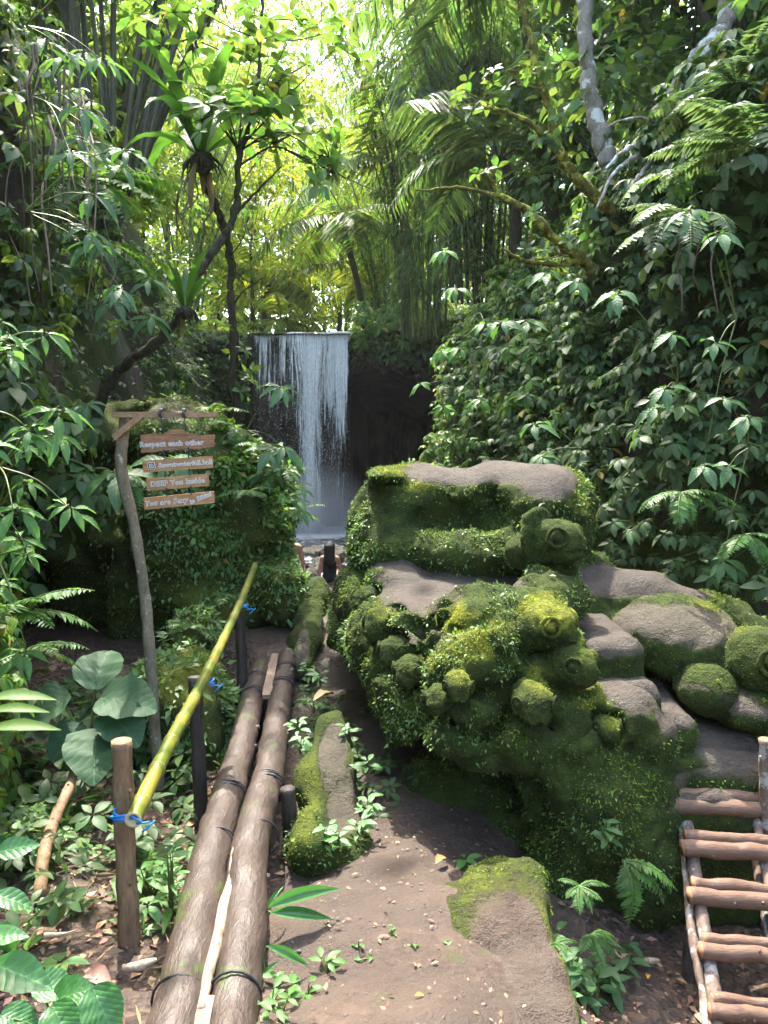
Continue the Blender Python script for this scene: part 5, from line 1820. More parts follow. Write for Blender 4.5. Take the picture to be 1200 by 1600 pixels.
cover('mid green leaves on the left gorge wall', LV, LFv, 2600, (.08, .19), 'leaf_mid', lambda c, n: (c[:, 1] > 2) * (c[:, 2] > .3) * (c[:, 2] < 9) * (.5 + sstep(9, 4, c[:, 1])), T_OVAL, out=(.05, .5))
cover('bright drooping leaves on the near left wall', LV, LFv, 5200, (.05, .12), 'leaf_bright', lambda c, n: (c[:, 1] > 1.6) * (c[:, 1] < 5.4) * (c[:, 2] > -.4) * (c[:, 2] < 2.6), T_OVAL, out=(.05, .45), droop=.6)  # bright leaf colour stands in for sun that cannot reach this wall
cover('leaves overhanging from the top of the near left wall', LV, LFv, 2600, (.08, .16), 'leaf_mid', lambda c, n: (c[:, 1] > 2.0) * (c[:, 1] < 7) * (c[:, 2] > 2.2) * (c[:, 2] < 8.5), T_OVAL, out=(.05, .5), droop=.6)
cover('low leaves and herbs carpeting the foot of the left wall', LV, LFv, 1500, (.04, .09), 'creeper', lambda c, n: (c[:, 1] > 1.6) * (c[:, 1] < 5.5) * (c[:, 2] > -.8) * (c[:, 2] < .9), T_LO, out=(.02, .2))
cover('leafy scrub on the slope above the right wall', RV, RFv, 6500, (.12, .28), 'leaf_mid', lambda c, n: (c[:, 1] > 4) * (c[:, 2] > 5) * (c[:, 2] < 16), T_OVAL, out=(.1, .9))
cover('sunlit scrub on the slope above the left wall', LV, LFv, 2600, (.14, .32), 'leaf_lime', lambda c, n: (c[:, 1] > 8) * (c[:, 2] > 6) * (c[:, 2] < 15), T_LO, out=(.1, .9))
BFt = strip_view(BV, BF[fm], 60)
cover('sunlit undergrowth along the stream above the fall', BV, BFt, 5200, (.2, .5), 'leaf_sunlit', lambda c, n: (np.abs(c[:, 0] + 2.95) > 1.9) * (c[:, 0] > -14) * (c[:, 0] < 9) * (c[:, 1] > 28.4) * (c[:, 2] > 5.5), T_LO, out=(.05, 1.0))
cover('shaded bushes deep in the valley above the fall', BV, BFt, 2600, (.4, .8), 'leaf_mid', lambda c, n: (np.abs(c[:, 0] + 2.95) > 2.2) * (c[:, 0] > -24) * (c[:, 0] < 18) * (c[:, 1] > 36), T_LO, out=(.2, 3.0))
BFc = strip_view(BV, BF[~fm], 60)
cover('leaves trailing over the brow of the cave', BV, BFc, 700, (.16, .34), 'leaf_mid', lambda c, n: (c[:, 2] > 4.9) * (c[:, 0] > -1.15) * (c[:, 0] < 4) + (c[:, 2] > 3.5) * (c[:, 0] < -4.9) * 1.0, T_LO, out=(.1, .8))
P = np.stack([R.uniform(-1.1, 3.2, 260), R.uniform(27.2, 29.5, 260), R.uniform(5.3, 6.8, 260)], 1)
v, f_ = whorls(P, np.tile((0, -.4, .8), (260, 1)) + rnd3(260, .25), R.uniform(.2, .42, 260), (5, 7), .4, T_LO)
ob('climbing_plants', v, f_, M['leaf_bright'], kind='stuff', label='bushy leaves crowding the cliff edge above the cave')


# bulging masses of leaves standing out from the right wall
def masses(label, V, F, n, w, rad, nw, size, mat, tpl=T_OVAL, side=-1):
    P, N = sample(V, F, n, w)
    mb = MB()
    for p, nn in zip(P, N):
        r_ = R.uniform(*rad)
        m = int(nw * r_ * r_ / .36)
        d = unit(rnd3(m) + nn * .9 + np.array((0, -.25, .35)))
        Q = p + nn * .1 + d * (r_ * R.uniform(.75, 1.1, m))[:, None] * np.array((1, 1, .8))
        v, f = whorls(Q, d * .6 + UP * .6 + rnd3(m, .2), R.uniform(size[0], size[1], m), (5, 7), .45, tpl)
        mb.add(v, f)
    o = mb.build('climbing_plants', [M[mat]], None, label=label)
    o['kind'] = 'stuff'


masses('leafy mounds bulging from the right wall', RV, RFv, 46, lambda c, n: (c[:, 1] > 5) * (c[:, 1] < 17) * (c[:, 2] > .8) * (c[:, 2] < 7.5), (.35, .8), 30, (.12, .24), 'leaf_cliff')
masses('lighter leafy mounds along the brow of the right wall', RV, RFv, 26, lambda c, n: (c[:, 1] > 6) * (c[:, 1] < 19) * (c[:, 2] > 2.5) * (c[:, 2] < 8), (.3, .7), 30, (.11, .2), 'leaf_mid')
masses('sun-tinted leafy mounds on the corner of the right wall by the cave', RV, RFv, 22, lambda c, n: (c[:, 1] > 12) * (c[:, 1] < 19) * (c[:, 2] > 1) * (c[:, 2] < 6.5), (.4, .8), 30, (.14, .24), 'leaf_bright')  # corner sunlight put into the leaf colour
masses('leafy mounds bulging from the left wall', LV, LFv, 34, lambda c, n: (c[:, 1] > 5) * (c[:, 1] < 24) * (c[:, 2] > 1.2) * (c[:, 2] < 7), (.3, .75), 26, (.10, .2), 'leaf_mid')

masses('small bright leafy mounds on the near left wall', LV, LFv, 64, lambda c, n: (c[:, 1] > 2.0) * (c[:, 1] < 4.6) * (c[:, 2] > -.3) * (c[:, 2] < 2.4), (.16, .34), 110, (.045, .085), 'leaf_lime')  # lime leaf colour replaces the sunlight missing here
masses('leafy mounds spilling over the brow of the cave', BV, BFc, 26, lambda c, n: (c[:, 2] > 4.9) * (c[:, 0] > -1.0) * (c[:, 0] < 4.5) * 1.0, (.35, .75), 26, (.16, .3), 'leaf_mid', T_LO)

# ------------------------------------------------------------------ trees beyond and above
def plateau_z(x, y):
    o = max(y - 28.6, 0)
    return 5.72 + .055 * o + .30 * max(abs(x + 2.6) - 2.0, 0) * min(1, .25 + o / 14)


def tree(label, base, h, lean, crown_r, nclump, nleaf, lsize, leafm, barkm='trunk', r0=.16, group=None, tpl=T_LO, crown_h=.55, seed=0, flat=.8, spread=1.0, cat='tree'):
    r = np.random.default_rng(seed)
    base = np.array(base, float)
    t = thing('tree', base, label, cat, group)
    top = base + np.array((lean[0], lean[1], h))
    mid = base + np.array((lean[0] * .35, lean[1] * .35, h * .55)) + r.normal(0, .12, 3)
    mb = MB()
    v, fs = tube([base - (0, 0, .4), base + (mid - base) * .5 + r.normal(0, .08, 3), mid, top], [r0 * 1.25, r0, r0 * .75, r0 * .25], 18, 8, r0 * .12, .4, True, 1, seed)
    mb.add(v, fs)
    Cs = []
    for k in range(nclump):
        a = r.uniform(0, 2 * PI); q = crown_r * spread * math.sqrt(r.random()); z = h * (crown_h + (1.08 - crown_h) * r.random())
        zz = (z / h - crown_h) / (1.08 - crown_h)
        q *= math.sqrt(max(.15, 1 - (2 * zz - .8) ** 2 * .6))
        s = base + (mid - base) * min(1, z / h / .55) if z < h * .55 else mid + (top - mid) * ((z / h - .55) / .45)
        c = s + np.array((math.cos(a) * q, math.sin(a) * q, q * .15))
        Cs.append(c)
        st = s - np.array((0, 0, h * .12))
        v, fs = tube([st, (st + c) / 2 + (0, 0, -.05 * h * .3), c], [r0 * .32, r0 * .18, r0 * .07], 7, 5)
        mb.add(v, fs)
    mb.build('trunk', [M[barkm]], t)
    v, f = blob(Cs, r.uniform(.55, 1.0, len(Cs)) * crown_r * .48, nleaf, lsize, tpl, flat=flat)
    ob('crown', v, f, M[leafm], t)
    return t


# wood behind the fall
GB = 'sunlit trees in the valley behind the waterfall'
k = 0
for (x, y, h, cr, mat) in [(-5.6, 33, 8, 2.4, 'leaf_sunlit'), (-9, 33, 9, 3, 'leaf_lime'), (-8, 38, 11, 3, 'leaf_sunlit'), (-4.8, 40, 12, 2.8, 'leaf_sunlit'), (-.2, 36, 9, 2.2, 'leaf_sunlit'), (1.6, 39, 12, 3, 'leaf_lime'),
                           (-11.5, 42, 13, 3.6, 'leaf_sunlit'), (-7, 46, 14, 3.5, 'leaf_lime'), (-2.5, 50, 14, 3.2, 'leaf_sunlit'), (2.8, 47, 14, 3.4, 'leaf_sunlit'), (-14, 36, 10, 3, 'leaf_lime'), (5.5, 42, 13, 3.4, 'leaf_mid'),
                           (-17, 48, 15, 4, 'leaf_lime'), (8.5, 50, 15, 4, 'leaf_lime'), (-10, 54, 16, 4, 'leaf_sunlit'), (-4.5, 58, 17, 4.2, 'leaf_lime'), (-3.2, 43, 21, 4.2, 'leaf_lime'), (-7.4, 44, 22, 4.4, 'leaf_sunlit'), (-5.2, 52, 25, 5, 'leaf_lime'), (-10.6, 48, 23, 4.6, 'leaf_lime'), (6, 56, 24, 5, 'leaf_lime'), (3, 60, 17, 4.2, 'leaf_sunlit')]:
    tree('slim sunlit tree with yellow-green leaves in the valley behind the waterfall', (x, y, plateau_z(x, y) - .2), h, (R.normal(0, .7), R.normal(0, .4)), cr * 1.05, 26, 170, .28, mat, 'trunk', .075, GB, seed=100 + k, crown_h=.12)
    k += 1
P = np.stack([R.uniform(-40, 36, 42000), R.uniform(60, 84, 42000), R.uniform(5, 46, 42000)], 1)
P = P[P[:, 2] < 40 + 6 * fbm(P * np.array((1, 0, 0)), 9, 3)]
v, f_ = leaves(P, rnd3(len(P)) - (0, 0, .4), UP + rnd3(len(P), .6), R.uniform(.6, 1.2, len(P)), T_LO)
ob('far_wood', v, f_, M['leaf_lime'], kind='stuff', label='hazy far wood closing the valley')

# trees crowding the rim on both sides; the first two, unseen, are placed and thinned to dapple sunlight
rim = [('tall tree out of view on the left rim, its crown placed to dapple the light', (-7.4, 13, 6.8), 9.5, (1.2, -1.0), 3.6, 'leaf_mid', 'trunk', .2),
       ('broad tree out of view on the left rim, thinned to dapple the light', (-7.4, 10.0, 6.5), 8.5, (.6, -.2), 3.0, 'leaf_mid', 'trunk', .18),
       ('straight tree behind the bamboo on the left rim', (-9.2, 17, 8.0), 9, (1.8, 0), 3.8, 'leaf_lime', 'trunk', .17),
       ('leafy tree above the left wall close to the waterfall', (-8.2, 24, 7.8), 8, (1.2, 0), 3.2, 'leaf_lime', 'trunk', .15),
       ('shady tree high above the right wall', (6.4, 14, 8.6), 9, (-1.6, 0), 3.6, 'leaf_dark', 'trunk', .2),
       ('dark tree on the upper right slope', (8.5, 19, 10.6), 9, (-1.5, 0), 3.8, 'leaf_mid', 'trunk', .2),
       ('tree at the far end of the right rim behind the bamboo', (5.2, 27, 8.2), 9, (-1.0, 0), 3.2, 'leaf_lime', 'trunk', .16),
       ('dense tree at the upper right corner', (7.6, 8.5, 9.0), 7.5, (-1.2, 0), 3.4, 'leaf_dark', 'trunk', .18)]
for q, (lab, b, h, ln, cr, mat, bk, r0) in enumerate(rim):
    tree(lab, b, h, ln, cr, 26, 120 if q > 1 else 75, .26, mat, bk, r0, None, T_OVAL if b[1] < 15 else T_LO, .42, 200 + q)


def rim_z(x, y, V):
    d = (V[:, 0] - x) ** 2 + (V[:, 1] - y) ** 2
    k = np.argsort(d)[:6]
    return float(V[k, 2].max())


under = [(4.3, 10.5, RV), (5.2, 13, RV), (4.4, 15.5, RV), (6.6, 12.5, RV), (6.4, 16, RV), (4.6, 19, RV), (6.2, 20, RV), (8.2, 15, RV), (8.8, 20, RV), (5.2, 24, RV), (7.6, 24, RV), (10.5, 17, RV), (7.8, 10, RV), (5.9, 8.5, RV),
         (-6.4, 16, LV), (-7.6, 13, LV), (-7.2, 20, LV), (-8.6, 17, LV), (-7.6, 25, LV), (-9.5, 22, LV), (-10.5, 14, LV)]
for q, (x, y, VV) in enumerate(under):
    r_side = VV is RV
    tree('bushy young tree in the understorey of the right slope' if r_side else 'bushy young tree in the understorey above the left wall', (x, y, rim_z(x, y, VV) - .1), R.uniform(3.2, 5.0), (R.normal(-.3 if r_side else .3, .3), R.normal(-.2, .2)),
         R.uniform(1.5, 2.1), 20, 95, .24, ('leaf_mid', 'leaf_cliff', 'leaf_mid')[q % 3] if r_side else ('leaf_lime', 'leaf_mid')[q % 2], 'trunk', .06,
         'young trees on the right slope' if r_side else 'young trees above the left wall', T_OVAL, .12, 260 + q)


# palms
def palm(label, base, h, lean, nf, L, seed, mat='palm', group=None, leaflet=.34, w=.055, trunk_r=.12, bend=1.5):
    r = np.random.default_rng(seed)
    base = np.array(base, float)
    t = thing('palm_tree', base, label, 'palm tree', group)
    top = base + np.array((lean[0], lean[1], h))
    v, fs = tube([base - (0, 0, .4), (base + top) / 2 + r.normal(0, .08, 3), top], [trunk_r * 1.2, trunk_r, trunk_r], 16, 10, trunk_r * .1, .15, True, 1, seed)
    ob('trunk', v, fs, M['trunk'], t)
    for k in range(nf):
        tpl = frond(L * r.uniform(.8, 1.15), 34, leaflet, w, bend * r.uniform(.7, 1.2), .3, 'palm', r.normal(0, .15), .02, r.uniform(.1, 1.25), .14, 62, seed * 50 + k)
        a = 2 * PI * k / nf + r.normal(0, .25)
        v = tpl[0] @ rotz(a).T + top
        ob('frond', v, tpl[1], M[mat], t)
    return t


for q, a in enumerate([('arching palm in the sunlit valley left of the stream', (-5.3, 34, 6.4), 2.4, (.4, -.4), 11, 3.0, 'leaf_sunlit'),
          ('young palm with fronds coloured as lit yellow beside the lip of the waterfall', (-4.4, 31.5, 5.8), .9, (.3, -.2), 9, 2.0, 'leaf_sunlit'),
          ('sunlit palm at the right side of the stream', (-.3, 33.5, 6.2), 2.2, (-.3, -.3), 11, 3.0, 'leaf_sunlit'),
          ('tall palm rising from the right rim beside the bamboo', (3.4, 24, 6.8), 6.5, (-.8, -.3), 15, 4.2, 'palm'),
          ('palm with long dark fronds hanging at the top of the gorge', (3.9, 18, 7.0), 5.6, (-1.0, -.2), 16, 4.2, 'palm'),
          ('short palm spreading over the right rim', (2.9, 17.5, 6.2), 1.6, (-.4, -.4), 12, 3.0, 'palm'),
          ('palm between the pale trunks on the right slope', (5.6, 12.5, 7.6), 3.0, (-.5, -.3), 13, 3.0, 'palm'),
          ('grey fronded palm half hidden behind the right-hand trunks', (6.6, 16, 8.8), 4.4, (-.3, 0), 13, 3.6, 'palm'),
          ('sunlit palm leaning over the stream just behind the fall', (-.6, 30.5, 5.9), 4.2, (-1.0, -.6), 13, 3.4, 'leaf_lime'),
          ('tall palm with arching fronds above the cave brow', (.9, 27.6, 5.8), 5.2, (-.6, -1.0), 14, 3.6, 'leaf_lime'),
          ('palm with yellow-green fronds at the bend of the valley', (-2.6, 44, 7.0), 6.0, (.3, -.5), 13, 4.0, 'leaf_sunlit'),
          ('palm behind the bamboo on the left rim', (-8.0, 20, 7.6), 2.6, (.8, -.3), 12, 3.2, 'leaf_lime')]):
    palm(a[0], a[1], a[2], a[3], a[4], a[5], 300 + q, a[6])


# bamboo
def bamboo(label, base, n, h, fan, r0, mat, leafm, seed, bias=(0, 0), nleaf=150, lsize=.26, start=.35, width=.8, arch=.5):
    r = np.random.default_rng(seed)
    base = np.array(base, float)
    t = thing('bamboo_clump', base, label, 'bamboo')
    Ps, Ds = [], []
    for k in range(n):
        a = r.uniform(0, 2 * PI); q = math.sqrt(r.random())
        b = base + np.array((math.cos(a) * q * width, math.sin(a) * q * width * .6, -.3))
        d = np.array((math.cos(a) * q * fan + bias[0] + r.normal(0, .25 * fan), math.sin(a) * q * fan * .6 + bias[1], 0))
        hh = h * r.uniform(.7, 1.1)
        pts = [b + d * s ** (1 + arch) * 1.0 + np.array((0, 0, hh * (s - .12 * arch * s ** 3))) for s in (0, .25, .5, .75, 1.0)]
        rr = r0 * r.uniform(.6, 1.1)
        v, fs = tube(pts, [rr, rr, rr * .8, rr * .55, rr * .2], 22, 6, caps=False)
        ob('culm', v, fs, M[mat], t)
        C = catmull(pts, 40)
        for _ in range(nleaf // 8):
            i = int((start + (1 - start) * r.random()) * 39)
            s = r.normal(0, 1, 3); s[2] = abs(s[2]) * .3
            e = C[i] + unit(s) * r.uniform(.15, .9)
            for _ in range(8):
                Ps.append(e + r.normal(0, .14, 3)); Ds.append(unit(s) * .5 + r.normal(0, .4, 3) + (0, 0, -.8))
    Ps = np.array(Ps); Ds = np.array(Ds)
    v, f = leaves(Ps, Ds, UP + rnd3(len(Ps), .5), lsize * R.uniform(.7, 1.2, len(Ps)), T_THIN)
    ob('foliage', v, f, M[leafm], t)
    return t


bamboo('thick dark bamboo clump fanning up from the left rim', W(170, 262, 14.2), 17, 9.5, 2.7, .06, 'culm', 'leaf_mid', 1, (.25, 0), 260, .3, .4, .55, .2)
bamboo('leaning bamboo culms crossing behind the nest fern', W(165, 330, 15.5), 5, 8.0, .6, .07, 'culm', 'leaf_mid', 8, (3.4, 0), 160, .3, .5, .3, .1)
bamboo('tall feathery bamboo clump above the cave', (1.4, 26.5, 5.6), 24, 12.5, 3.2, .045, 'culm_green', 'leaf_mid', 2, (-.6, -.8), 260, .34, .1, .9, .7)
bamboo('pale bamboo clump at the right of the stream bend', (.4, 31, 5.9), 18, 11, 3.0, .045, 'culm_green', 'leaf_lime', 3, (-.5, 0), 380, .34, .15, .8, .8)
bamboo('bamboo clump among the sunlit trees at the left of the valley', (-7.5, 30, 7.2), 16, 11, 3.0, .05, 'culm_green', 'leaf_lime', 4, (1.0, 0), 340, .34, .15, .8, .8)
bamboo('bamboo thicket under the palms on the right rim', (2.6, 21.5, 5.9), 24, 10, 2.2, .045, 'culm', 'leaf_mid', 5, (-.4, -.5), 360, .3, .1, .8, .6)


# the crossing pair of slender trees that carry the nest ferns
def limb_tree(label, name_cat, limbs, mat, crown=None, leafm='leaf_bright', base=None, parent_name='tree', twig=True, rough=.15):
    b = limbs[0][0][0] if base is None else base
    t = thing(parent_name, W(*b), label, name_cat)
    mb = MB()
    for q, (pts, r) in enumerate(limbs):
        P = [W(*p) for p in pts]
        P = catmull(P, max(12, len(P) * 6)); P = P + rnd3(len(P), .012 * min(1, r[0] * 12))
        v, fs = tube(P, r, len(P) * 2, 9, r[0] * rough, r[0] * 2.2, True, 1, q)
        mb.add(v, fs)
    if crown is not None:
        v, f, tw = crown
        for a, b_ in tw:
            mid = (a + b_) / 2 + rnd3(1, .04)[0]
            v2, fs = tube([a, mid, b_], [.009, .007, .003], 7, 4)
            mb.add(v2, fs)
    mb.build('trunk', [M[mat]], t)
    if crown is not None:
        ob('crown', v, f, M[leafm], t)
    return t


def sprigs(spec, k=(4, 7), size=(.12, .2), tpl=T_OVAL, up=.5):
    """spec: list of (px,py,Y, rx px, ry px, count, root point) -> leaves and twigs"""
    mb = MB(); tw = []
    for (px, py, Y, rx, ry, n, root) in spec:
        a = W(*root)
        P = np.array([W(px + R.normal(0, rx * .6), py + R.normal(0, ry * .6), Y + R.normal(0, .3)) for _ in range(n)])
        A = unit(P - a) * .6 + UP * up + rnd3(n, .35)
        v, f = whorls(P, A, R.uniform(size[0], size[1], n), k, .15, tpl, .35)
        mb.add(v, f)
        c = np.array(W(px, py, Y))
        tw.append((a, c))
        for p in P[::2]: tw.append((c + (p - c) * .1, p))
    return np.concatenate(mb.V), np.concatenate(mb.F[(0, 4)]), tw


rt = (372, 235, 8.0)
crown = sprigs([(430, 130, 7.9, 50, 35, 16, rt), (400, 60, 8.0, 60, 40, 14, rt), (470, 30, 8.0, 40, 30, 7, rt), (350, 150, 7.7, 40, 30, 9, rt), (330, 180, 7.5, 45, 30, 8, rt), (455, 210, 7.8, 40, 35, 9, rt),
                (515, 270, 7.9, 24, 22, 7, (440, 230, 7.9)), (500, 245, 7.9, 30, 22, 6, (440, 230, 7.9)), (300, 60, 8.2, 60, 40, 9, rt), (390, 180, 7.7, 34, 26, 8, rt), (250, 20, 8.2, 60, 30, 8, rt), (540, 60, 8.2, 40, 40, 6, rt)],
               size=(.13, .22))
limb_tree('slender tree curving over the boulder with fresh round leaves in its crown', 'tree',
          [([(148, 675, 8.3), (158, 620, 8.2), (186, 580, 8.1), (235, 540, 8.0), (283, 497, 7.9), (305, 440, 7.9), (330, 400, 7.9), (352, 365, 7.95), (364, 342, 8.0), (372, 290, 8.0), (376, 235, 8.0), (392, 190, 8.0), (402, 120, 8.0), (408, 40, 8.0), (412, -40, 8)],
            [.06, .055, .05, .05, .046, .04, .038, .036, .04, .03, .027, .022, .018, .014, .01]),
           ([(368, 335, 8.0), (400, 300, 7.9), (440, 260, 7.8)], [.018, .012, .007]),
           ([(374, 250, 8.0), (360, 200, 8.1), (350, 150, 8.2)], [.014, .01, .006]),
           ([(372, 260, 8.0), (430, 230, 7.9), (500, 260, 7.9), (590, 300, 7.9)], [.012, .009, .007, .004]),
           ([(375, 235, 8.0), (420, 210, 7.9), (460, 215, 7.9), (540, 280, 8)], [.012, .009, .007, .004])],
          'trunk', crown, 'leaf_bright', base=(148, 675, 8.3))
limb_tree('thin upright trunk wrapped in a vine rising beside the waterfall', 'tree',
          [([(370, 650, 8.8), (366, 560, 8.75), (362, 470, 8.7), (357, 385, 8.6), (345, 340, 8.5), (333, 310, 8.45), (322, 285, 8.4), (318, 250, 8.4)], [.05, .046, .042, .04, .04, .042, .05, .06]),
           ([(376, 650, 8.75), (359, 600, 8.7), (372, 530, 8.65), (355, 470, 8.62), (368, 420, 8.6), (352, 370, 8.5)], [.012, .012, .011, .01, .01, .008]),
           ([(362, 480, 8.7), (380, 455, 8.6), (405, 440, 8.5)], [.012, .008, .005])], 'trunk',
          sprigs([(385, 350, 8.6, 14, 60, 3, (360, 400, 8.6)), (375, 560, 8.6, 14, 60, 6, (366, 560, 8.7)), (380, 610, 8.6, 14, 30, 4, (368, 610, 8.7))], size=(.08, .14)), 'leaf_mid', base=(370, 650, 8.8))


def nest_fern(label, px, py, Y, n, L, seed, hang=8):
    r = np.random.default_rng(seed)
    c = W(px, py, Y)
    t = thing('nest_fern', c, label, 'fern')
    for k in range(n):
        el = r.uniform(.45, 1.25) if k > 2 else 1.35
        a = 2 * PI * k / n * 2.4 + r.normal(0, .2)
        Lk = L * r.uniform(.7, 1.1)
        V, F, U = leaf_hi(resample(P_STRAP, 14), 0, .3, .12, 1)
        s = V[:, 1]
        bend = r.uniform(.15, .9) if el > .8 else r.uniform(.6, 1.5)
        th_ = el - bend * s * s
        y = np.cos(el - bend * s * s * .5) * s; z = np.sin(el - bend * s * s * .5) * s + V[:, 2]
        Q = np.stack([V[:, 0] * .95, y + .04, z], 1) * Lk
        ob('frond', Q @ rotz(a).T + c, F, M['nest'], t, uv=U)
    mb = MB()
    for k in range(36):
        a = r.uniform(0, 2 * PI); q = r.uniform(.02, .10 * L)
        p = c + np.array((math.cos(a) * q, math.sin(a) * q, 0))
        v, fs = tube([p, p + (math.cos(a) * .08 * L, math.sin(a) * .08 * L, -.06 * L), p + (math.cos(a) * .1 * L + r.normal(0, .03), math.sin(a) * .1 * L, -.2 * L * r.uniform(.4, 1.2))], [.012, .01, .004], 6, 4)
        mb.add(v, fs)
    f = Field(c - .3 * L, c + .3 * L, .02 * max(L, .5))
    f.ell(c - (0, 0, .04 * L), np.array((.11, .11, .10)) * L, .02); f.noise(.03 * L, .1 * L, 2)
    v, F = f.mesh(); mb.add(v, F)
    mb.build('root_mass', [M['trunk']], t)
    for k in range(hang):
        V, F, U = leaf_hi(resample(P_STRAP, 9), 0, .3, .2, 1)
        a = r.uniform(0, 2 * PI)
        Q = np.stack([V[:, 0] * .9, .10 + .12 * np.sin(V[:, 1] * 2), -V[:, 1] * .75 + V[:, 2] * .5 - .05], 1) * L * r.uniform(.4, .75)
        ob('dead_frond', Q @ rotz(a).T + c, F, M['dry'], t, uv=U)
    return t


nest_fern('big nest fern with upright strap fronds and dead ones hanging below', 315, 245, 8.2, 26, 1.08, 5, 4)
nest_fern('small nest fern perched on the leaning branch', 290, 484, 7.75, 12, .62, 6, 3)

# right slope: trunks and mossy limbs
limb_tree('pale lichen-covered trunk standing on the right slope', 'tree',
          [([(955, 262, 10.2), (940, 215, 10.2), (926, 160, 10.2), (917, 90, 10.2), (915, 20, 10.2), (912, -90, 10.2)], [.13, .12, .11, .105, .10, .09])], 'trunk_pale', base=(955, 262, 10.2))
limb_tree('forked pale trunk bending left at the upper right', 'tree',
          [([(1048, 190, 9.0), (1052, 150, 9.0), (1075, 110, 9.0), (1105, 70, 9.0), (1130, 40, 9.0), (1150, 0, 9.0), (1160, -70, 9)], [.1, .095, .09, .085, .085, .08, .075]),
           ([(1128, 130, 9.1), (1128, 60, 9.1), (1130, -60, 9.1)], [.055, .05, .05])], 'trunk_pale', base=(1048, 190, 9.0))
limb_tree('dark mossy tree leaning left with bare crooked limbs over the right wall', 'tree',
          [([(960, 330, 9.6), (925, 302, 9.5), (895, 270, 9.4), (870, 225, 9.3), (860, 180, 9.3), (846, 130, 9.3), (832, 70, 9.3), (812, 0, 9.3), (800, -60, 9.3)], [.075, .07, .06, .05, .045, .04, .036, .032, .03]),
           ([(880, 245, 9.3), (850, 212, 9.2), (815, 185, 9.1), (775, 172, 9.0), (725, 163, 9.0)], [.045, .036, .03, .022, .012]),
           ([(772, 172, 9.0), (768, 150, 9.0), (755, 135, 9.0)], [.014, .01, .006])], 'mossbranch',
          sprigs([(740, 150, 9.0, 40, 25, 7, (775, 172, 9.0)), (850, 110, 9.2, 40, 35, 8, (846, 130, 9.3)), (870, 200, 9.2, 36, 30, 8, (862, 185, 9.3)), (790, 110, 9.1, 50, 30, 6, (846, 140, 9.3))], size=(.1, .17)), 'leaf_mid', base=(960, 330, 9.6))
limb_tree('yellow mossy branch reaching left across the right wall', 'branch',
          [([(925, 425, 8.6), (905, 400, 8.5), (870, 375, 8.4), (840, 345, 8.3), (815, 325, 8.3), (785, 308, 8.3), (768, 285, 8.3), (768, 262, 8.3)], [.06, .06, .05, .045, .04, .034, .028, .02]),
           ([(785, 306, 8.3), (755, 300, 8.3), (710, 293, 8.3), (650, 298, 8.3)], [.026, .02, .015, .008]),
           ([(905, 410, 8.5), (860, 413, 8.4), (820, 408, 8.3), (785, 388, 8.2)], [.04, .032, .026, .012])], 'mossbranch',
          sprigs([(760, 268, 8.3, 20, 12, 3, (768, 285, 8.3)), (880, 400, 8.3, 50, 30, 7, (870, 380, 8.4)), (820, 380, 8.2, 30, 30, 4, (820, 408, 8.3))], size=(.09, .15)), 'leaf_mid', base=(925, 425, 8.6), parent_name='mossy_branch')
limb_tree('tangle of grey roots gripping the slope below the forked trunk', 'roots',
          [([(1045, 190, 9.0), (1030, 230, 8.8), (1000, 275, 8.6), (980, 300, 8.5)], [.06, .045, .03, .015]), ([(1040, 200, 9.0), (1010, 215, 8.8), (970, 240, 8.6), (945, 265, 8.5)], [.04, .03, .02, .01]),
           ([(1042, 210, 9.0), (1025, 190, 8.8), (985, 185, 8.6), (940, 200, 8.5)], [.03, .02, .015, .008]), ([(1046, 200, 9.0), (1044, 250, 8.7), (1035, 290, 8.5)], [.04, .03, .012]),
           ([(1000, 240, 8.7), (960, 270, 8.5), (940, 310, 8.4), (930, 330, 8.4)], [.025, .02, .016, .008])], 'trunk_pale', base=(1045, 190, 9.0), parent_name='exposed_roots')


# hanging vines on the left and a liana in front of the cave
def vines(label, spec, group=None):
    for (x, y0, y1, Y, n, sp) in spec:
        for k in range(n):
            px = x + R.normal(0, sp); a = W(px, y0 + R.normal(0, 10), Y + R.normal(0, .25)); b = W(px + R.normal(4, 8), y1 + R.normal(0, 30), Y + R.normal(0, .25))
            m = (a + b) / 2 + rnd3(1, .07)[0]
            v, fs = tube([a, (a + m) / 2 + rnd3(1, .03)[0], m, (m + b) / 2 + rnd3(1, .03)[0], b], [R.uniform(.006, .014), .006], 16, 5, caps=False)
            ob('hanging_vine', v, fs, M['vine'], label=label, cat='vine', group=group, base=a)


vines('thin brown aerial root hanging down the left wall', [(75, 60, 290, 6.0, 7, 26), (110, 160, 330, 6.2, 7, 24), (60, 190, 420, 5.6, 5, 20), (300, 280, 350, 8.2, 6, 12), (130, 330, 480, 6.6, 4, 30)], 'aerial roots on the left')
vines('long thin liana hanging straight down in front of the cave', [(676, 460, 735, 20, 1, 0)])
vines('thin liana trailing over the leaves of the right wall', [(735, 560, 690, 13, 2, 6), (1050, 330, 470, 6.4, 3, 60)], 'lianas on the right wall')


# ------------------------------------------------------------------ ferns, shrubs and herbs one can tell apart
def fern(label, px, py, Y, L, dirs, seed, mat='fern', bend=1.0, pairs=20, leaflet=.24, cat='fern', group=None, w=.17):
    c = W(px, py, Y)
    t = thing('fern', c, label, cat, group)
    r = np.random.default_rng(seed)
    for k, (az, el, l) in enumerate(dirs):
        v, F = frond(L * l, pairs, leaflet, w, bend * r.uniform(.8, 1.2), .2, 'fern', r.normal(0, .12), .006, el, .1, 72, seed * 20 + k)
        ob('frond', v @ rotz(az).T + c, F, M[mat], t)
    return t


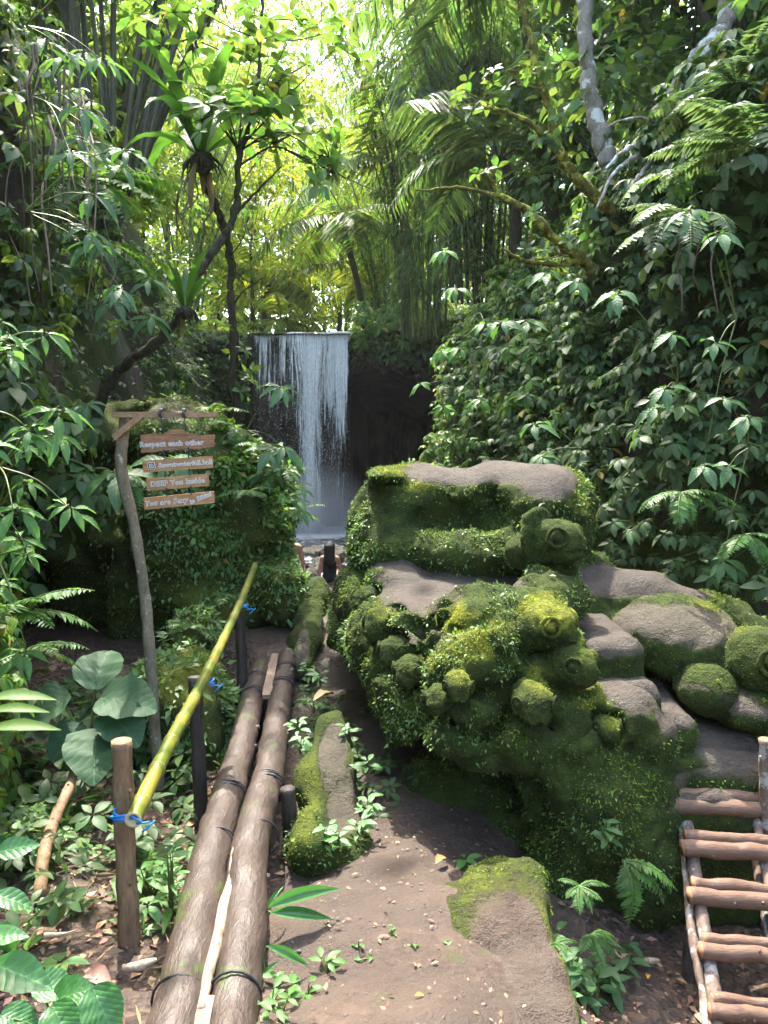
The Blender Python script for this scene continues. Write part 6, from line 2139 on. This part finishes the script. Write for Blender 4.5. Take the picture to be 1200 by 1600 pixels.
def spray(n, seed, el=(.2, .9), az0=PI, spread=2.2):
    r = np.random.default_rng(seed)
    return [(az0 + (k / max(1, n - 1) - .5) * 2 * spread + r.normal(0, .15), r.uniform(*el), r.uniform(.75, 1.1)) for k in range(n)]


# azimuth 0 points away (+Y), pi points to the viewer, pi/2 to the left (-X)
fern('big feathery fern at the right edge arching toward the path', 1190, 230, 6.4, 1.0, spray(9, 1, (.1, .9), PI * .75, 1.6), 11, 'fern_hazed', bend=1.2, pairs=26)
fern('second feathery fern higher at the right edge', 1150, 140, 7.4, .9, spray(7, 2, (.1, .8), PI * .7, 1.5), 12, 'fern_hazed', bend=1.2, pairs=24)
fern('fern with broad fronds drooping to the left on the right wall', 1075, 345, 6.2, .75, [(PI * .62, .5, 1.0), (PI * .75, .2, .95), (PI * .55, .1, .9), (PI * .9, .1, .85), (PI * 1.1, .3, .8), (PI * .45, .8, .7)], 13, 'fern_hazed', bend=1.3, pairs=24)
fern('fern with two hanging fronds above the middle of the right wall', 1050, 275, 7.2, .6, spray(5, 4, (-.1, .5), PI, 1.3), 14, bend=1.4)
fern('small fern hanging low on the right wall', 1065, 770, 4.9, .35, spray(5, 5, (-.2, .4), PI, 1.2), 15, bend=1.3)
fern('small fern beneath the leaves at the right edge', 1165, 835, 4.6, .32, spray(5, 6, (-.2, .4), PI, 1.2), 16, bend=1.3)
fern('dark fern on the left wall below the bamboo', 130, 285, 6.8, .9, spray(8, 7, (-.2, .6), PI * 1.35, 1.5), 17, 'fern', 1.3, 24)
fern('dark fern under the first one on the left wall', 140, 375, 7.0, .8, spray(7, 8, (-.2, .5), PI * 1.3, 1.4), 18, 'fern', 1.3, 22)
fern('light green fern growing from the mossy bank at the left edge', 20, 960, 2.75, .30, spray(7, 9, (.0, .9), PI * 1.35, 1.3), 19, 'fern', 1.0, 18)
fern('small fern lower on the mossy bank at the left', 38, 1020, 3.0, .24, spray(6, 10, (.0, .8), PI * 1.35, 1.3), 20, 'fern', 1.1, 16)
fern('bright fern with four fronds at the foot of the carved rock', 975, 1345, 3.18, .23, [(PI * 1.42, .25, 1.0), (PI * 1.08, -.45, 1.05), (PI * .95, -.55, .9), (PI * 1.3, -.1, .9)], 21, 'fern', 1.1, 18, .26)
fern('fern leaning left among herbs below the carved rock', 905, 1385, 2.95, .12, spray(6, 12, (.1, .9), PI, 1.6), 22, 'fern', 1.1, 16)
fern('long fern in the shade between the carved rock and the ladder', 925, 1460, 2.9, .12, spray(5, 13, (-.1, .6), PI * 1.2, 1.5), 23, 'fern', 1.1, 16)
fern('little fern spilling over the edge of the earth slab', 868, 1475, 2.6, .09, spray(6, 14, (.1, .8), PI * 1.2, 1.8), 24, 'fern', 1.1, 14)
fern('small fern under the sign boards beside the post', 190, 745, 6.6, .45, spray(6, 15, (-.3, .4), PI, 1.4), 25, 'fern', 1.3, 18)
for q, (px, py, Y, L_) in enumerate([(365, 668, 7.6, .42), (410, 700, 7.3, .38), (440, 735, 7.1, .34), (462, 800, 6.9, .28), (330, 648, 8.0, .4), (385, 770, 6.9, .3), (420, 890, 6.6, .26), (300, 980, 5.7, .26), (360, 930, 6.5, .26)]):
    fern('small bright fern rooted on the tall boulder by the sign', px, py, Y, L_, spray(int(R.integers(4, 7)), 40 + q, (-.1, .8), PI + R.normal(0, .4), 1.7), 60 + q, 'fern', 1.2, 14, .26, 'fern', 'small ferns on the tall boulder')
for q, (az, el, L_) in enumerate([(PI * 1.46, .25, .30), (PI * 1.44, .05, .26), (PI * 1.43, -.15, .30)]):
    pass
c = W(-20, 1120, 1.75)
yt = thing('fern', c, 'yellow-green frond pushing in from the left edge', 'fern')
for q, (py, L_) in enumerate([(1092, .15), (1112, .135), (1140, .16)]):
    V, F, U = leaf_hi(resample(P_LANCE, 9), .25, .2, .05, 1)
    Dv = np.array([[1.0, .15, .12]]); v, f_ = inst(V, F, frames(Dv, np.array([[0, -.5, 1.0]])), W(-22, py, 1.75)[None], np.array([L_]))
    ob('leaflet', v, f_[0], M['leaf_lime'], yt, uv=U)

c = W(-23, 1140, 1.75)
v, fs = tube([np.array((c[0] - .06, c[1] + .05, float(ground_z(c[0] - .06, c[1] + .05)) - .03)), c - (.02, 0, .3), c, W(-23, 1085, 1.75)], [.006, .005, .004, .003], 20, 6)
ob('stem', v, fs, M['culm_green'], yt)
# dry palm frond hanging at the upper right
c = W(1046, 150, 8.6)
v, F = frond(.75, 26, .16, .16, .4, .3, 'fern', 0, .008, -1.3, .05, 50, 77)
ob('dead_frond', v @ rotz(PI).T + c, F, M['dry'], label='dry brown frond hanging below the forked trunk', cat='dead frond', base=c)


def leaf_plant(name, label, cat, base, specs, mat, prof, cols=2, n=11, d=.25, wave=.08, stem_r=.004, group=None, fold=.15, wid=1.0):
    """specs: (leaf base point, direction, normal, length) in world space; each leaf its own stalk"""
    base = np.asarray(base, float)
    t = thing(name, base, label, cat, group)
    V, F, U = leaf_hi(resample(prof, n), d, fold, wave, cols)
    V = V * np.array((wid, 1, 1))
    mb = MB()
    for sp_ in specs:
        p, D, N, L_ = sp_[:4]
        p = np.asarray(p, float)
        root = base if len(sp_) == 4 or sp_[4] is not None else p - unit(np.asarray(D, float)) * L_ * .12
        m = root + (p - root) * .55 + np.array((0, 0, .12 * np.linalg.norm(p - root)))
        v, fs = tube([root, m, p], [stem_r * 1.3, stem_r, stem_r * .7], 9, 5, caps=False)
        mb.add(v, fs)
        W_ = V.copy()
        v, f = inst(W_, F, frames(np.array([D], float), np.array([N], float)), p[None], np.array([L_]))
        ob('leaf', v, f[0], M[mat], t, uv=U)
    mb.build('stem', [M['culm_green']], t)
    return t


# broad leaves close to the viewer at the bottom left
def L3(px, py, Y, dpx, dpy, dY, L_, N=(0, -.45, 1)):
    p = W(px, py, Y); q = W(px + dpx, py + dpy, Y + dY)
    return (p, q - p, np.array(N, float) + R.normal(0, .08, 3), L_)
leaf_plant('broadleaf_plant', 'broad fresh green leaves of a plant at the left edge near the viewer', 'plant', W(-60, 1480, 1.75),
           [L3(-12, 1335, 1.78, 72, -22, .02, .105, (.1, -.75, 1)), L3(-14, 1398, 1.7, 74, 14, 0, .10, (0, -.5, 1)), L3(-18, 1505, 1.55, 100, 30, -.06, .155, (.15, -.6, 1)), L3(-10, 1440, 1.62, 40, 50, .0, .09), L3(-30, 1470, 1.6, 60, -16, 0, .1)],
           'leaf_blue', P_OVAL, wid=1.15, stem_r=.003)
leaf_plant('heart_leaf_seedling', 'low seedlings with round bright leaves at the bottom left corner', 'plant', W(95, 1640, 1.72),
           [L3(92, 1562, 1.74, 30, -14, .0, .085, (0, -.6, 1)), L3(62, 1545, 1.76, 50, -8, .02, .085, (.1, -.5, 1)), L3(150, 1555, 1.72, 16, 36, -.03, .10, (.1, -.7, 1)), L3(86, 1580, 1.66, 16, 30, -.03, .085, (0, -.6, 1)), L3(10, 1590, 1.7, 26, 8, 0, .08)],
           'leaf_blue', P_ROUND, wid=.92, stem_r=.003)
# taro-like plant
c = W(140, 1195, 4.1)
leaf_plant('elephant_ear', 'dark plant with big rounded ear-shaped leaves behind the first rail post', 'plant', c,
           [L3(150, 1065, 4.15, 10, -36, .12, .26, (0, -.55, 1)), L3(170, 1092, 4.0, 40, 4, -.05, .28, (.1, -.6, 1)), L3(95, 1095, 4.1, -34, 22, -.05, .28, (-.1, -.7, 1)), L3(150, 1150, 3.9, -4, 36, -.15, .29, (0, -.95, .8)), L3(178, 1118, 3.95, 24, 26, -.1, .24, (.3, -.8, .8)), L3(120, 1140, 4.05, -30, 30, -.1, .2, (-.2, -.7, 1))],
           'leaf_ear', P_ROUND, wid=.95, stem_r=.007)
# pale lance-leaved herb by the near post
c = W(268, 1440, 2.85)
sp = []
for k in range(22):
    a = k * 2.4; h = .04 + .26 * (k / 22); q = .10 * (1.15 - k / 24)
    p = c + np.array((math.cos(a) * .012, math.sin(a) * .012, h))
    sp.append((p, np.array((math.cos(a), math.sin(a), .25 + .5 * k / 22)), np.array((0, -.2, 1.0)), q * R.uniform(1.0, 1.4)))
leaf_plant('lance_leaf_herb', 'upright herb with whorls of pale lance-shaped leaves beside the near log', 'plant', c, sp, 'leaf_bright', P_LANCE, 1, 7, .35, .03, .003)
c = W(232, 1418, 3.0)
sp = [(c + np.array((R.normal(0, .05), R.normal(0, .05), R.uniform(.04, .2))), unit(np.array((R.normal(), R.normal() - .3, .15))), np.array((0, -.2, 1.0)), R.uniform(.08, .14)) for k in range(26)]
leaf_plant('leafy_herb', 'bushy light green herb between the near post and the log bridge', 'plant', c, sp, 'leaf_bright', P_OVAL, 1, 7, .35, .05, .003, wid=.8)
# palm seedlings beside the logs
c = W(417, 1425, 2.62)
leaf_plant('palm_seedling', 'palm seedling with two long pleated leaves sprouting from the right log', 'seedling', c,
           [L3(420, 1418, 2.60, 96, -38, .02, .25, (.1, -.75, 1)), L3(422, 1426, 2.58, 92, 2, -.02, .21, (0, -.9, 1)), L3(418, 1420, 2.62, 24, -44, .05, .09)], 'leaf_blue', P_LANCE, 2, 12, .35, .02, .004, fold=.5, wid=.8)
c = W(412, 1500, 2.40)
leaf_plant('palm_seedling', 'shorter seedling leaf below the first one against the right log', 'seedling', c, [L3(416, 1478, 2.40, 66, 22, -.02, .15, (0, -.8, 1)), L3(414, 1520, 2.38, 20, -22, 0, .06)], 'leaf_blue', P_LANCE, 2, 12, .35, .02, .003, fold=.4, wid=.85)


def seedling(label, px, py, Y, n, L_, h, mat='leaf_bright', group=None, prof=P_OVAL):
    c = W(px, py, Y)
    c[2] = float(ground_z(c[0], c[1])) - .01 if Y < 3.6 and py > 1330 else c[2]
    sp = []
    for k in range(n):
        a = k * 2.4 + R.normal(0, .3); z = h * (.35 + .65 * k / n)
        sp.append((c + np.array((math.cos(a) * .01, math.sin(a) * .01, z)) + rnd3(1, .012)[0], np.array((math.cos(a), math.sin(a), .2 + R.normal(0, .2))), np.array((R.normal(0, .15), -.3, 1.0)), L_ * R.uniform(.7, 1.2)))
    return leaf_plant('seedling', label, 'seedling', c, sp, mat, prof, 1, 6, .3, .05, .0022, group)


seedling('small glossy seedling on the path under the carved rock', 727, 1352, 3.35, 8, .07, .07, 'leaf_bright')
for (px, py, Y) in [(425, 1575, 2.2), (455, 1560, 2.25), (480, 1545, 2.3), (440, 1596, 2.15), (430, 1540, 2.35), (510, 1530, 2.4)]:
    seedling('little herb growing at the right foot of the log bridge', px, py, Y, int(R.integers(5, 9)), .05, .06, 'leaf_bright', 'little herbs at the right foot of the bridge')
for (px, py, Y) in [(560, 1480, 2.5), (610, 1468, 2.55), (580, 1500, 2.45), (700, 1476, 2.5), (640, 1475, 2.5)]:
    seedling('tiny sprout in the bare earth of the path', px, py, Y, 5, .025, .025, 'leaf_bright', 'tiny sprouts on the path')
for (px, py, Y) in [(860, 1400, 2.95), (890, 1425, 2.85), (935, 1470, 2.9), (875, 1450, 2.8), (905, 1500, 2.8), (960, 1440, 3.0), (925, 1410, 3.0), (945, 1330, 3.25), (930, 1385, 3.05), (985, 1425, 3.1)]:
    seedling('leafy herb in the damp corner below the carved rock', px, py, Y, int(R.integers(8, 14)), .075, .14, 'leaf_mid', 'herbs below the carved rock')
for (px, py, Y) in [(505, 1320, 3.45), (530, 1330, 3.4), (560, 1310, 3.5), (575, 1280, 3.6), (470, 1180, 4.2), (465, 1150, 4.4), (490, 1115, 4.7), (540, 1160, 4.3), (575, 1210, 4.0), (500, 1075, 5.0), (480, 1060, 5.2)]:
    seedling('bright herb around the wedge-shaped stone', px, py, Y, int(R.integers(8, 14)), .07, .10, 'creeper', 'herbs around the wedge stone')

for (px, py, Y) in [(838, 1400, 2.95), (852, 1430, 2.8), (862, 1465, 2.65), (872, 1500, 2.55), (880, 1535, 2.45), (888, 1570, 2.35), (858, 1450, 2.7), (876, 1520, 2.5)]:
    seedling('fine bright herb along the right edge of the earth slab', px, py, Y, int(R.integers(8, 13)), .045, .05, 'creeper', 'fine herbs along the slab edge')
# undergrowth left of the bridge
def herb_patch(label, n, pts, size, mat, name='undergrowth', hmax=.25):
    P = []
    for (px, py, Y, rx, ry, m) in pts:
        for _ in range(m):
            p = W(px + R.normal(0, rx), py + R.normal(0, ry), Y + R.normal(0, .25))
            g = float(ground_z(p[0], p[1]))
            p[2] = g + hmax * R.random() ** 1.5
            P.append(p)
    P = np.array(P)
    v, f = whorls(P, UP + rnd3(len(P), .35), R.uniform(size[0], size[1], len(P)), (4, 7), .1, T_OVAL, .2)
    return ob(name, v, f, M[mat], label=label, kind='stuff')


herb_patch('mixed green herbs on the shady bank left of the bridge', 0, [(90, 1200, 4.2, 60, 30, 40), (30, 1300, 3.3, 36, 40, 40), (100, 1330, 3.2, 40, 40, 14), (160, 1080, 4.9, 60, 30, 60), (120, 1020, 5.6, 50, 20, 50), (70, 1140, 4.2, 40, 30, 50), (230, 1330, 3.5, 40, 30, 22), (290, 1240, 4.6, 26, 20, 20)], (.05, .11), 'leaf_mid')
herb_patch('lighter young herbs on the earth bank left of the bridge', 0, [(50, 1240, 3.6, 40, 40, 40), (120, 1290, 3.4, 30, 30, 12), (240, 1390, 3.0, 20, 30, 12), (290, 1350, 3.3, 20, 26, 12), (60, 1420, 2.6, 40, 26, 8)], (.035, .09), 'creeper', hmax=.14)
herb_patch('small dark herbs in the gap between the bridge and the carved rock', 0, [(500, 1090, 5.2, 22, 30, 60), (540, 1180, 4.4, 22, 40, 50), (480, 1040, 5.8, 16, 20, 30), (600, 1200, 4.2, 26, 16, 20)], (.03, .08), 'leaf_mid', hmax=.12)

# big leaves reaching in from the left, seen against the dark hollow
def shrub(label, px, py, Y, n, size, seed, mat='leaf_vein', reach=.35, az=0.0, group=None, prof=P_OVAL, wid=.8, updir=.2):
    r = np.random.default_rng(seed)
    c = W(px, py, Y)
    sp = []
    for k in range(max(2, int(n / 4))):
        a = az + r.normal(0, .8); q = reach * r.uniform(.3, 1.0)
        tip = c + np.array((math.cos(a) * q, math.sin(a) * q * .6 - .15 * r.random(), r.normal(updir * .3, .6 * reach)))
        t0 = r.uniform(0, 6.28); m = r.integers(5, 8)
        tilt = np.array((math.cos(a) * .3, -.45, .8)); X = unit(np.cross(tilt, (.2, .9, .1))); Yv = np.cross(unit(tilt), X)
        for j in range(m):
            th_ = t0 + 2 * PI * j / m + r.normal(0, .2)
            D = X * math.cos(th_) + Yv * math.sin(th_) + np.array((0, 0, -.3 + r.normal(0, .15)))
            sp.append((tip + unit(D) * size * .1 + r.normal(0, .01, 3), D, tilt + np.array((r.normal(0, .2), -.1, .2)), size * r.uniform(.65, 1.15), tip if j == 0 else None))
    return leaf_plant('leafy_shrub', label, 'shrub', c, sp, mat, prof, 1, 7, .35, .06, .0035, group, wid=wid)


for (lab, px, py, Y, n, s, sd) in [('long-leaved shrub over the dark hollow left of the sign post', 0, 730, 2.9, 18, .12, 1), ('shrub with pointed leaves just below at the left edge', -5, 870, 2.8, 16, .10, 2),
                                   ('bright long-leaved shrub highest on the left edge', -15, 545, 2.9, 16, .11, 3), ('sprawling shrub with serrated light leaves at the left edge', -15, 640, 2.7, 18, .10, 4),
                                   ('leafy shrub low at the left edge over the mossy bank', -5, 800, 3.1, 14, .10, 5)]:
    shrub(lab, px, py, Y, n, s, sd, 'leaf_vein', .27, .1, wid=.75)  # lighter veined leaf, sunlight put into its colour
shrub('dark broad-leaved shrub hanging behind the sign post', 225, 725, 5.2, 10, .26, 6, 'leaf_vein_dark', .4, -1.2, wid=.85)
shrub('large-leaved shrub on top of the tall boulder near the waterfall', 385, 672, 7.2, 16, .24, 7, 'leaf_vein_dark', .4, -.2, wid=.85)
shrub('light leaves trailing from the boulder edge against the waterfall', 452, 772, 6.8, 16, .13, 8, 'leaf_vein', .2, -.2, wid=.8)
shrub('dark shrub left of the sign at the top of the hollow', 140, 700, 6.4, 20, .2, 9, 'leaf_vein_dark', .5, -1.5, wid=.8)
shrub('shrub with broad mid-green leaves at the top left', 50, 150, 4.6, 22, .18, 10, 'leaf_vein_dark', .7, 0, wid=.62)
shrub('shrub drooping over the left wall halfway up', 40, 330, 4.4, 22, .17, 11, 'leaf_vein_dark', .6, 0, wid=.62)
shrub('leafy shrub at the very top left corner', 40, 40, 4.4, 22, .17, 12, 'leaf_vein', .7, 0, wid=.62)
shrub('shrub with pale leaves on the dark left wall', 150, 480, 6.2, 16, .2, 13, 'leaf_vein_dark', .55, 0, wid=.75)

# whorled shrubs one by one on the right wall
GS = 'whorled shrubs on the right wall'
pr = []
for q in range(4):
    c = np.zeros(3)
    t = thing('wall_shrub', c, 'shrub of drooping oval leaves in whorls on the shaded right wall', 'shrub', GS)
    mb, ms = MB(), MB()
    r = np.random.default_rng(900 + q)
    for s in range(5):
        e = np.array((r.normal(-.1, .14), r.normal(-.22, .1), r.normal(0, .22)))
        v, fs = tube([e * .3 + (0, .06, -.03), e * .7 + (0, 0, .02), e], [.005, .004, .003], 6, 4, caps=False)
        ms.add(v, fs)
        v, f = whorls(e[None], np.array([[-.2, -.5, .75]]) + r.normal(0, .15, (1, 3)), np.array([r.uniform(.15, .2)]), (6, 8), .45, hi(P_OVAL, 7, .35, .12, .05, 1))
        mb.add(v, f)
    mb.build('foliage', [M['leaf_cliff']], t); ms.build('stem', [M['culm_green']], t)
    pr.append(t)
cand = [(r_, c_) for r_, c_ in zip(*sample(RV, RFv, 1500, lambda c, n: (c[:, 1] > 4.2) * (c[:, 1] < 14) * (c[:, 2] > .3) * (c[:, 2] < 6.0)))]
got = []
for p, nn in cand:
    if len(got) >= 270: break
    if all(np.linalg.norm(p - g) > .24 for g in got):
        got.append(p)
        o = pr[len(got) - 1] if len(got) <= 4 else copy_tree(pr[len(got) % 4])
        o.location = p + nn * .3
        sc_ = R.uniform(.55, 1.0)
        o.scale = (sc_, sc_, sc_); o.rotation_euler = (R.normal(0, .15), R.normal(0, .15), R.normal(0, .5))

# big pale oval leaves nearest the viewer on the right
for (lab, px, py, Y, n, s, sd) in [('pale shrub with large oval leaves at the right edge of the wall', 1150, 500, 4.9, 18, .15, 21), ('shrub of large oval leaves in the middle of the right wall', 1060, 600, 5.2, 18, .15, 22),
                                   ('long-stalked leaves hanging over the top of the carved rock', 905, 700, 6.0, 16, .17, 23), ('drooping leaf cluster above the carved head', 930, 785, 5.6, 11, .15, 24),
                                   ('leaves at the right edge above the carved shell', 1170, 700, 4.7, 16, .14, 25), ('oval-leaved shrub on the right wall beneath the mossy branch', 860, 520, 7.2, 16, .19, 26),
                                   ('shrub beside the cave corner in sun-tinted leaf', 745, 490, 11, 22, .24, 27), ('sun-tinted leaves lower on the cave corner', 745, 610, 11.5, 22, .22, 28)]:
    shrub(lab, px, py, Y, n, s, sd, 'leaf_vein_dark' if Y < 10 else 'leaf_bright', .55 if Y < 10 else .9, PI, wid=.95)  # far pair at the cave corner gets sunlight as a brighter leaf colour

# ------------------------------------------------------------------ litter on the ground
def litter(label, n, xr, yr, size, w, mat='litter', name='leaf_litter', tpl=T_LO):
    x = R.uniform(*xr, n * 6); y = R.uniform(*yr, n * 6)
    z = ground_z(x, y)
    k = R.random(n * 6) < w(x, y, z)
    x, y, z = x[k][:n], y[k][:n], z[k][:n]
    P = np.stack([x, y, z + .006 + .008 * R.random(len(x))], 1)
    a = R.uniform(0, 6.28, len(x))
    D = np.stack([np.cos(a), np.sin(a), R.normal(.04, .16, len(x))], 1)
    v, f = leaves(P, D, UP + rnd3(len(x), .35), size[0] + (size[1] - size[0]) * R.random(len(x)) ** 2, tpl)
    return ob(name, v, f, M[mat], label=label, kind='stuff')


litter('fallen brown leaves and bits on the earth bank left of the bridge', 1500, (-1.8, -.1), (1.9, 5.2), (.02, .075), lambda x, y, z: sstep(-.2, -.5, x + .12 * (y - 2)) * .9)
litter('fallen leaves and chips around the foot of the ladder', 520, (.75, 2.2), (2.2, 4.4), (.015, .06), lambda x, y, z: sstep(-.3, -.5, z))
litter('sparse pale leaf bits on the trodden path', 520, (-.3, .9), (1.8, 4.4), (.008, .035), lambda x, y, z: .5 + 0 * x)
litter('thin straw and twigs scattered over the earth bank', 420, (-1.8, .0), (1.9, 5.2), (.05, .2), lambda x, y, z: sstep(-.2, -.5, x + .12 * (y - 2)), 'dry', 'straw', leaf_lo(.03, .05, .01))
DL = [('curled brown leaf lying on the path below the carved rock', 680, 1350, .09, (.35, .17, .06), .9), ('small orange leaf on the right side of the path', 648, 1556, .03, (.6, .3, .03), .2), ('small yellow leaf near the left of the path', 726, 1396, .03, (.6, .42, .03), .5),
      ('big dry brown leaf lying flat by the near rail post', 135, 1520, .14, (.3, .17, .13), -.6), ('yellow leaf lying left of the ladder', 1012, 1530, .04, (.65, .35, .03), 1.2), ('pale bamboo sheath lying right of the far logs', 490, 1120, .26, (.5, .36, .2), 1.1)]
for lab, px, py, L_, col, a in DL:
    g = G(px, py, -.1); g = G(px, py, float(ground_z(g[0], g[1]))); g = G(px, py, float(ground_z(g[0], g[1])) + .015)
    if 'yellow leaf lying left' in lab: g = G(px, py, -.66)
    if 'sheath' in lab: g = W(px, py, 4.6); g[2] += .1
    V, F, U = leaf_hi(resample(P_OVAL if 'sheath' not in lab else P_LANCE, 9), .2, .5, .15, 1)
    v, f = inst(V, F, frames(np.array([[math.cos(a), math.sin(a), .06]]), np.array([[0, -.2, 1.0]])), g[None], np.array([L_]))
    m_ = NT('fallen leaf tint').done(col, .6, .3)
    ob('fallen_leaf', v, f[0], m_, label=lab, cat='leaf', base=g, uv=U)
rs = np.random.default_rng(5)
n = 420
x = rs.uniform(-.35, 2.0, n); y = rs.uniform(1.8, 4.2, n); z = ground_z(x, y)
f = Field((-1, -1, -1), (1, 1, 1), .34); f.ell((0, 0, 0), (.75, .55, .42)); sv, sf = f.mesh()
v, fs = inst(sv, sf, np.stack([rotz(a) for a in rs.uniform(0, 6.3, n)]), np.stack([x, y, z], 1), rs.uniform(.004, .016, n))
M['pebble'] = mat_bark('pebble', (.09, .07, .06), (.24, .2, .175), (30, 30, 30), .8)
ob('pebbles', v, fs, M['pebble'], label='small pebbles and crumbs on the path', kind='stuff')

# dead branches on the left bank
def branch(label, pts, r, mat='post', n=40, name='fallen_branch', seed=3):
    P = [W(*p) for p in pts]
    return add_log(name, P, r, [M[mat], M['cut']], None, .006, n, 10, seed, 3, label=label, cat='branch', base=P[0])
branch('thick brown dead branch leaning down the left bank', [(62, 1400, 2.95), (68, 1340, 3.15), (84, 1285, 3.35), (104, 1240, 3.6), (118, 1200, 3.8)], [.024, .03, .03, .026, .02], 'post')
branch('pale bare stick lying on the earth in front of the near post', [(68, 1462, 2.42), (95, 1460, 2.44), (122, 1452, 2.46)], [.006, .007, .005], 'pale_pole', 20, 'stick', 5)
branch('curved pale root lying beside the near post', [(192, 1512, 2.36), (220, 1508, 2.36), (245, 1500, 2.38)], [.006, .012, .006], 'pale_pole', 20, 'stick', 6)
branch('pale stick on the ground below the carved rock', [(960, 1486, 3.25), (970, 1500, 3.2), (982, 1512, 3.15)], [.008, .01, .006], 'pale_pole', 20, 'stick', 7)
branch('split stick lying near the ladder foot', [(955, 1502, 3.15), (990, 1503, 3.15), (1030, 1500, 3.18)], [.006, .01, .006], 'pale_pole', 20, 'stick', 8)
